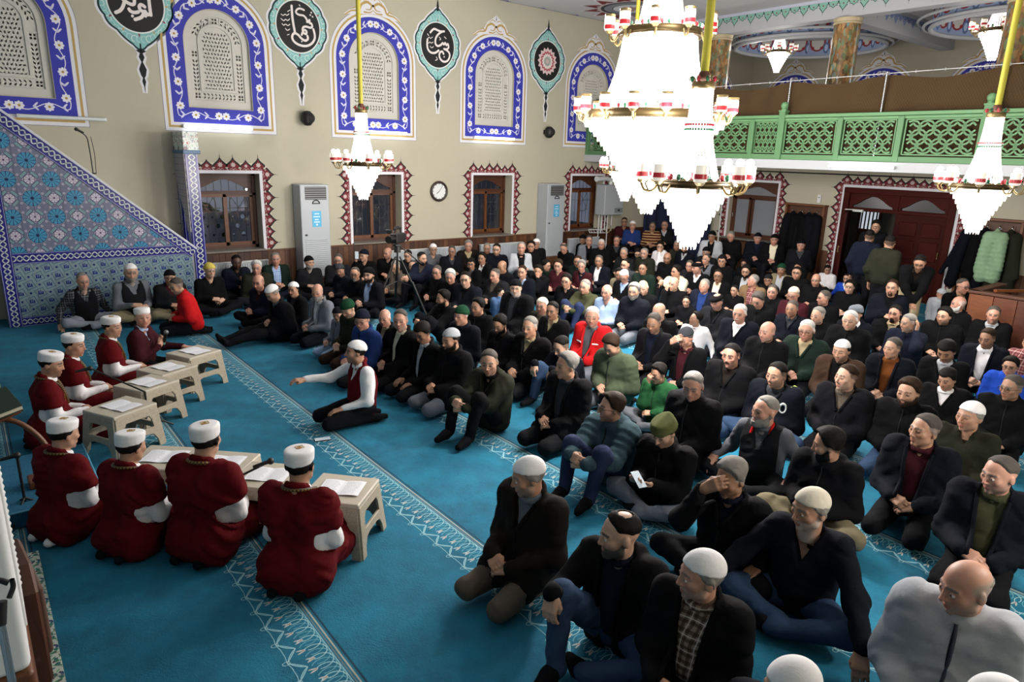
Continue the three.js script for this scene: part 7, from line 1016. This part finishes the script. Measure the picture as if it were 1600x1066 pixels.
// door side
P(1361, 359, 's', 0, 185, 6, 'short:hb', '', 'jacket:navy::0', 'black', 'down', 'man in navy jacket standing in the doorway, back turned', { yaw: 92, hood: 1 });
P(1392, 368, 's', 0, 175, 10, 'short:hb', '', 'jacket:dolive::0', 'black', 'down', 'man in dark olive jacket standing in the doorway, back turned', { yaw: 88, s: .99 });
P(1370, 345, 's', 0, 5, 14, 'full:hb', '', 'jacket:black::0', 'black', 'down', 'young man facing in from the doorway', { yaw: -60, s: 1.03 });
P(1438, 401, 's', 0, 6, 34, 'short:hb', 's', 'jacket:ink:dbrown:1', 'beige', '-.02/.62/.42', 'man in black jacket and beige trousers bending with hands on knees', { yaw: -62, lean: 46, s: .98 });
P(1508, 436, 'l', 0, -48, 6, 'recede:hd', 'G', 'jacket:ink:khaki:2', 'black', 'lap', 'bespectacled man sitting beside the wooden enclosure', { yaw: -30, skin: 'r' });
P(1396, 437, 'l', 0, 12, 2, 'short:hn', 'g', 'puffer:dnavy:ink:1', 'black', 'lap', 'brown-haired bearded man in navy quilted jacket before the door', { yaw: -60, skin: 'a', s: 1.04 });
P(1400, 477, 'k', 6, 18, 4, 'short:hb', 'gm', 'jacket:ink:beige:1', 'black', 'lap', 'black-haired man with moustache in black jacket', { skin: 'r' });
P(1499, 463, 'k', 6, 66, 2, 'bald:hw', 'b', 'coat:ink::0', 'black', 'lap', 'bald white-bearded elder in black coat in profile', { bc: 'hw', skin: 'r' });
P(1477, 481, 'k', 6, 24, 4, 'full:hb', 's', 'jacket:ink::0', 'black', 'lap', 'dark-haired full-faced man in black tracksuit top', { skin: 'a', fat: .5 });
P(1555, 479, 'k', 6, 2, 4, 'short:hd', 's', 'jacket:ink:lgrey:1', 'black', 'lap', 'weathered man in black jacket against the wooden enclosure', { skin: 'r' });
P(1420, 491, 'k', 6, 46, 8, 'short:hg', 's', 'jacket:navy::0', 'black', 'ear,lap', 'grey-haired man in navy jacket holding a hand to his ear', { skin: 'a' });
P(1471, 451, 'l', 0, 130, 10, 'none', '', 'hoodie:lgrey::0', 'black', 'lap', 'boy in pale grey hood seen from behind near the bending man', { yaw: 60, s: .78, kid: 1, cap: 'beanie', cc: 'lgrey' });
P(1544, 514, 'k', 6, 22, 14, 'short:hn', 's', 'jacket:dnavy:white:2', 'black', 'lap', 'brown-haired man in navy jacket with white hood lining', { skin: 'e', hood: 1 });
P(1397, 528, 'k', 6, 34, 2, 'short:hd', '', 'puffer:dnavy:rust:2', 'navy', 'lap', 'grey-haired man in black quilted jacket over rust sweater', { skin: 'a' });
P(1478, 536, 'k', 6, 18, 30, 'low:hb', 's', 'jacket:ink:lgrey:1', 'black', 'lap', 'dark-haired youth in black jacket over grey shirt looking down', { skin: 'e' });
P(1480, 578, 'k', 6, 26, 18, 'low:hb', '', 'coat:ink:white:1', 'black', 'lap', 'black-fringed boy in black coat with white collar', { s: .9, kid: 1, skin: 'b' });
P(1422, 593, 'k', 8, 22, 6, 'full:hn', 'b', 'puffer:ink::0', 'jeans', 'lap', 'bearded brown-haired man in black leather quilted jacket', { skin: 'a', s: 1.02 });
P(1581, 559, 'k', 6, 10, 6, 'full:hb', 'G', 'puffer:royal::0', 'navy', 'lap', 'boy in bright blue puffer jacket and glasses', { s: .85, kid: 1, skin: 'b' });
P(1584, 587, 'k', 8, 34, 4, 'short:hd', 'G', 'jacket:ink::0', 'black', 'lap', 'dark-faced man with rimless glasses in black jacket', { skin: 'e' });
P(1614, 520, 'k', 0, 30, 4, 'short:hb', '', 'shirt:plaidC::0', 'black', 'lap', 'man in red plaid shirt at the picture edge', {});
// front rows
P(886, 552, 'k', 4, 62, 0, 'full:hg', '', 'coat:ink:dgrey:2', 'coal', 'lap', 'strong-faced grey-haired man in long black coat in the front row', { skin: 'b', s: 1.05 });
P(1027, 570, 'x', 6, 46, 14, 'full:hb', 'G', 'jacket:green::0', 'grey', 'lap,face', 'boy with glasses in green fleece, hand to his mouth', { s: .86, kid: 1, skin: 'b' });
P(957, 615, 'u', 10, 72, 0, 'front:hn', 'Gs', 'puffer:teal::0', 'denim', 'wrap', 'bespectacled man in teal puffer jacket hugging his knees', { hood: 1, skin: 'a', s: 1.04 });
P(1033, 657, 'x', 6, 36, 26, 'cap:army:army:hb', 's', 'coat:ink::0', 'fade', 'read', 'man in olive army cap reading his phone', { skin: 'c', lean: 4, after: reader => { const w = reader.g.localToWorld(reader.hands[1].w.clone().add(V(.09, .06, .12))); phone('smartphone', 'dark smartphone held by the man in the olive army cap', [w.x, w.y, w.z], [.5, reader.g.rotation.y + 1.2, 0]); } });
P(1083, 584, 'k', 6, 12, 14, 'short:hg', '', 'coat:ink::0', 'black', 'lap', 'smiling grey-haired man in black coat behind the army cap', { skin: 'r', s: 1.05, fat: .3 });
P(1144, 538, 'k', 8, 24, 4, 'short:hb', 'm', 'jacket:ink::1', 'jeans', 'lap', 'heavy man with dark moustache in black jacket and jeans', { skin: 'r', fat: .8, s: 1.03 });
P(1215, 567, 'x', 6, 34, 4, 'short:hb', 's', 'jacket:dnavy::1', 'jeans', 'lap', 'stocky man in dark security jacket marked with a large 0', { skin: 'a', fat: .8, s: 1.05, extra: i => { const v = i.onChest(.13, .3), o = obj('white_zero', place(new THREE.TorusGeometry(.028, .008, 6, 20), 0, 0, 0), std('#d5d6d8', .6), i.g); o.position.copy(v); o.scale.set(1, 1.5, 1); o.rotation.y = .5; const q = obj('yellow_flash', [rbox(.07, .03, .09, .01)], std('#b8d24a', .6), i.g); const w = i.at(i.N, .16, .02, -.03); q.position.copy(w); q.rotation.z = -.4; } });
P(1198, 620, 'x', 6, 54, 0, 'recede:hg', 'bB', 'vest:coal:grey:1', 'coal', 'knee', 'bald grey-bearded man in dark vest with red collar', { skin: 'r', bc: 'hg', s: 1.05, fat: .5, extra: i => { const q = [[-.075, -.07, .075], [-.07, .0, .03], [-.06, .035, -.02]]; for (const s of [1, -1]) obj('red_collar', tube(q.map(p => { const v = i.at(i.N, p[0] * s, p[1], p[2]); return [v.x, v.y, v.z]; }), .014, 14, 6), cloth('red'), i.g); } });
P(1326, 570, 'k', 6, 42, -2, 'short:hn', '', 'jacket:black::1', 'black', 'lap', 'fair-haired man in black field jacket looking sideways', { skin: 'c', s: 1.04, fat: .4 });
P(1292, 670, 'x', 4, 88, 12, 'full:hb', 'b', 'jacket:black::0', 'khaki', 'lap', 'dark-haired bearded man turned away in black parka', { hood: 1, s: 1.04 });
P(1140, 722, 'x', 8, 40, 14, 'full:hg', '', 'jacket:black:navy:1', 'black', 'thigh,brow', 'grey-haired man in black with fist against his brow', { skin: 'e', s: 1.05 });
P(820, 716, 'k', 8, 74, 12, 'cap:skull:whitecap:hg', 's', 'coat:dbrown:slate:1', 'stone', 'lap', 'old man in white cap and dark brown coat at the front', { skin: 'b', bc: 'hg', s: 1.05 });
P(968, 802, 'o', 14, 70, 4, 'crown:hb', 'b', 'jacket:ink:navy:2', 'jeans', 'out,hang', 'balding bearded man in black hooded jacket and jeans, nearest', { hood: 1, skin: 'c', s: 1.08, bc: 'hd' });
P(1098, 862, 'k', 14, 66, 2, 'cap:skull:whitecap:hg', 's', 'jacket:ink:plaidA:2', 'black', 'lap', 'man in white cap with brown plaid shirt under black jacket', { skin: 'r', bc: 'hg', s: 1.06 });
P(1268, 765, 'x', 10, 46, 6, 'cap:skull:creamcap:hg', 's', 'sweater:dnavy:bare:1', 'jeans', 'out', 'man in cream crocheted cap and navy polo sweater, arms spread', { skin: 'b', bc: 'hw', s: 1.08, fat: .3, ribs: .0012 });
P(1450, 648, 'k', 8, 44, -2, 'short:hd', '', 'jacket:dnavy:wine:2', 'black', 'lap', 'grey-haired man in navy jacket over wine sweater, fingers laced', { skin: 'b', s: 1.06, fat: .3 });
P(1520, 628, 'k', 8, 36, 2, 'cap:skull:whitecap:hg', '', 'sweater:dolive::1', 'stone', 'lap', 'lean man in white cap and dark olive sweater', { skin: 'b', s: 1.03 });
P(1565, 715, 'k', 10, 40, 6, 'recede:hd', 's', 'jacket:dnavy:olive:2', 'black', 'lap', 'balding man in navy jacket over patterned olive sweater', { skin: 'r', s: 1.05, fat: .3 });
P(1510, 880, 'k', 12, 46, 10, 'bald:hg', 'sz', 'jacket:fleece::0', 'dnavy', 'thigh', 'bald stocky man in pale grey zipped fleece, nearest corner', { skin: 'r', s: 1.1, fat: 1, extra: i => { const pts = [.42, .36, .3, .22, .14, .06, .0].map((u, k) => { const v = i.onChest(.006 * Math.sin(k), u, .001); return [v.x, v.y, v.z]; }); obj('navy_zipper', tube(pts, .0075, 24, 6), std('#23283c', .5), i.g); } });
P(1236, 1036, 'k', 10, 50, 8, 'cap:skull:whitecap:hg', 's', 'jacket:dnavy::0', 'black', 'lap', 'man in white cap cut off by the lower edge, before the navy sweater', { s: 1.05 });
P(1555, 1062, 'k', 10, 50, 8, 'cap:skull:whitecap:hg', 's', 'jacket:ink::0', 'black', 'lap', 'man in white cap cut off at the lower corner of the picture', { s: 1.05 });

// nobody sits inside a neighbour: heights vary a few per cent until everyone has a place of his own
{
  const spot = p => { const t = layout(p); return t.base; };
  crowd.forEach(p => { p.s0 = p.s = p.s || 1; });
  for (let it = 0; it < 60; it++) {
    const B = crowd.map(spot), move = crowd.map(() => 0);
    for (let i = 0; i < crowd.length; i++) {
      if (B[i].z < -12.62 && crowd[i].pose !== 's') move[i] += .006; if (B[i].x < 3.5 && B[i].z < -11.82) move[i] += .012; if (B[i].x > 14.75 && crowd[i].pose !== 's') move[i] += .006;
      for (let j = i + 1; j < crowd.length; j++) { const d = Math.hypot(B[i].x - B[j].x, B[i].z - B[j].z), need = .5 * Math.min(1, (crowd[i].s + crowd[j].s) / 2); if (d < need) { const near = Math.hypot(B[i].x, B[i].z) < Math.hypot(B[j].x, B[j].z) ? 1 : -1, q = .004 * (need - d) / need + .001; move[i] += near * q; move[j] -= near * q; } }
    }
    crowd.forEach((p, i) => { p.s = clamp(p.s + move[i], p.s0 * .92, p.s0 * (p.tx < 330 ? 1.16 : 1.09)); });
  }
  for (const p of crowd) { const r = person(p); if (p.after) p.after(r); }
}
renderer.render(scene, camera);
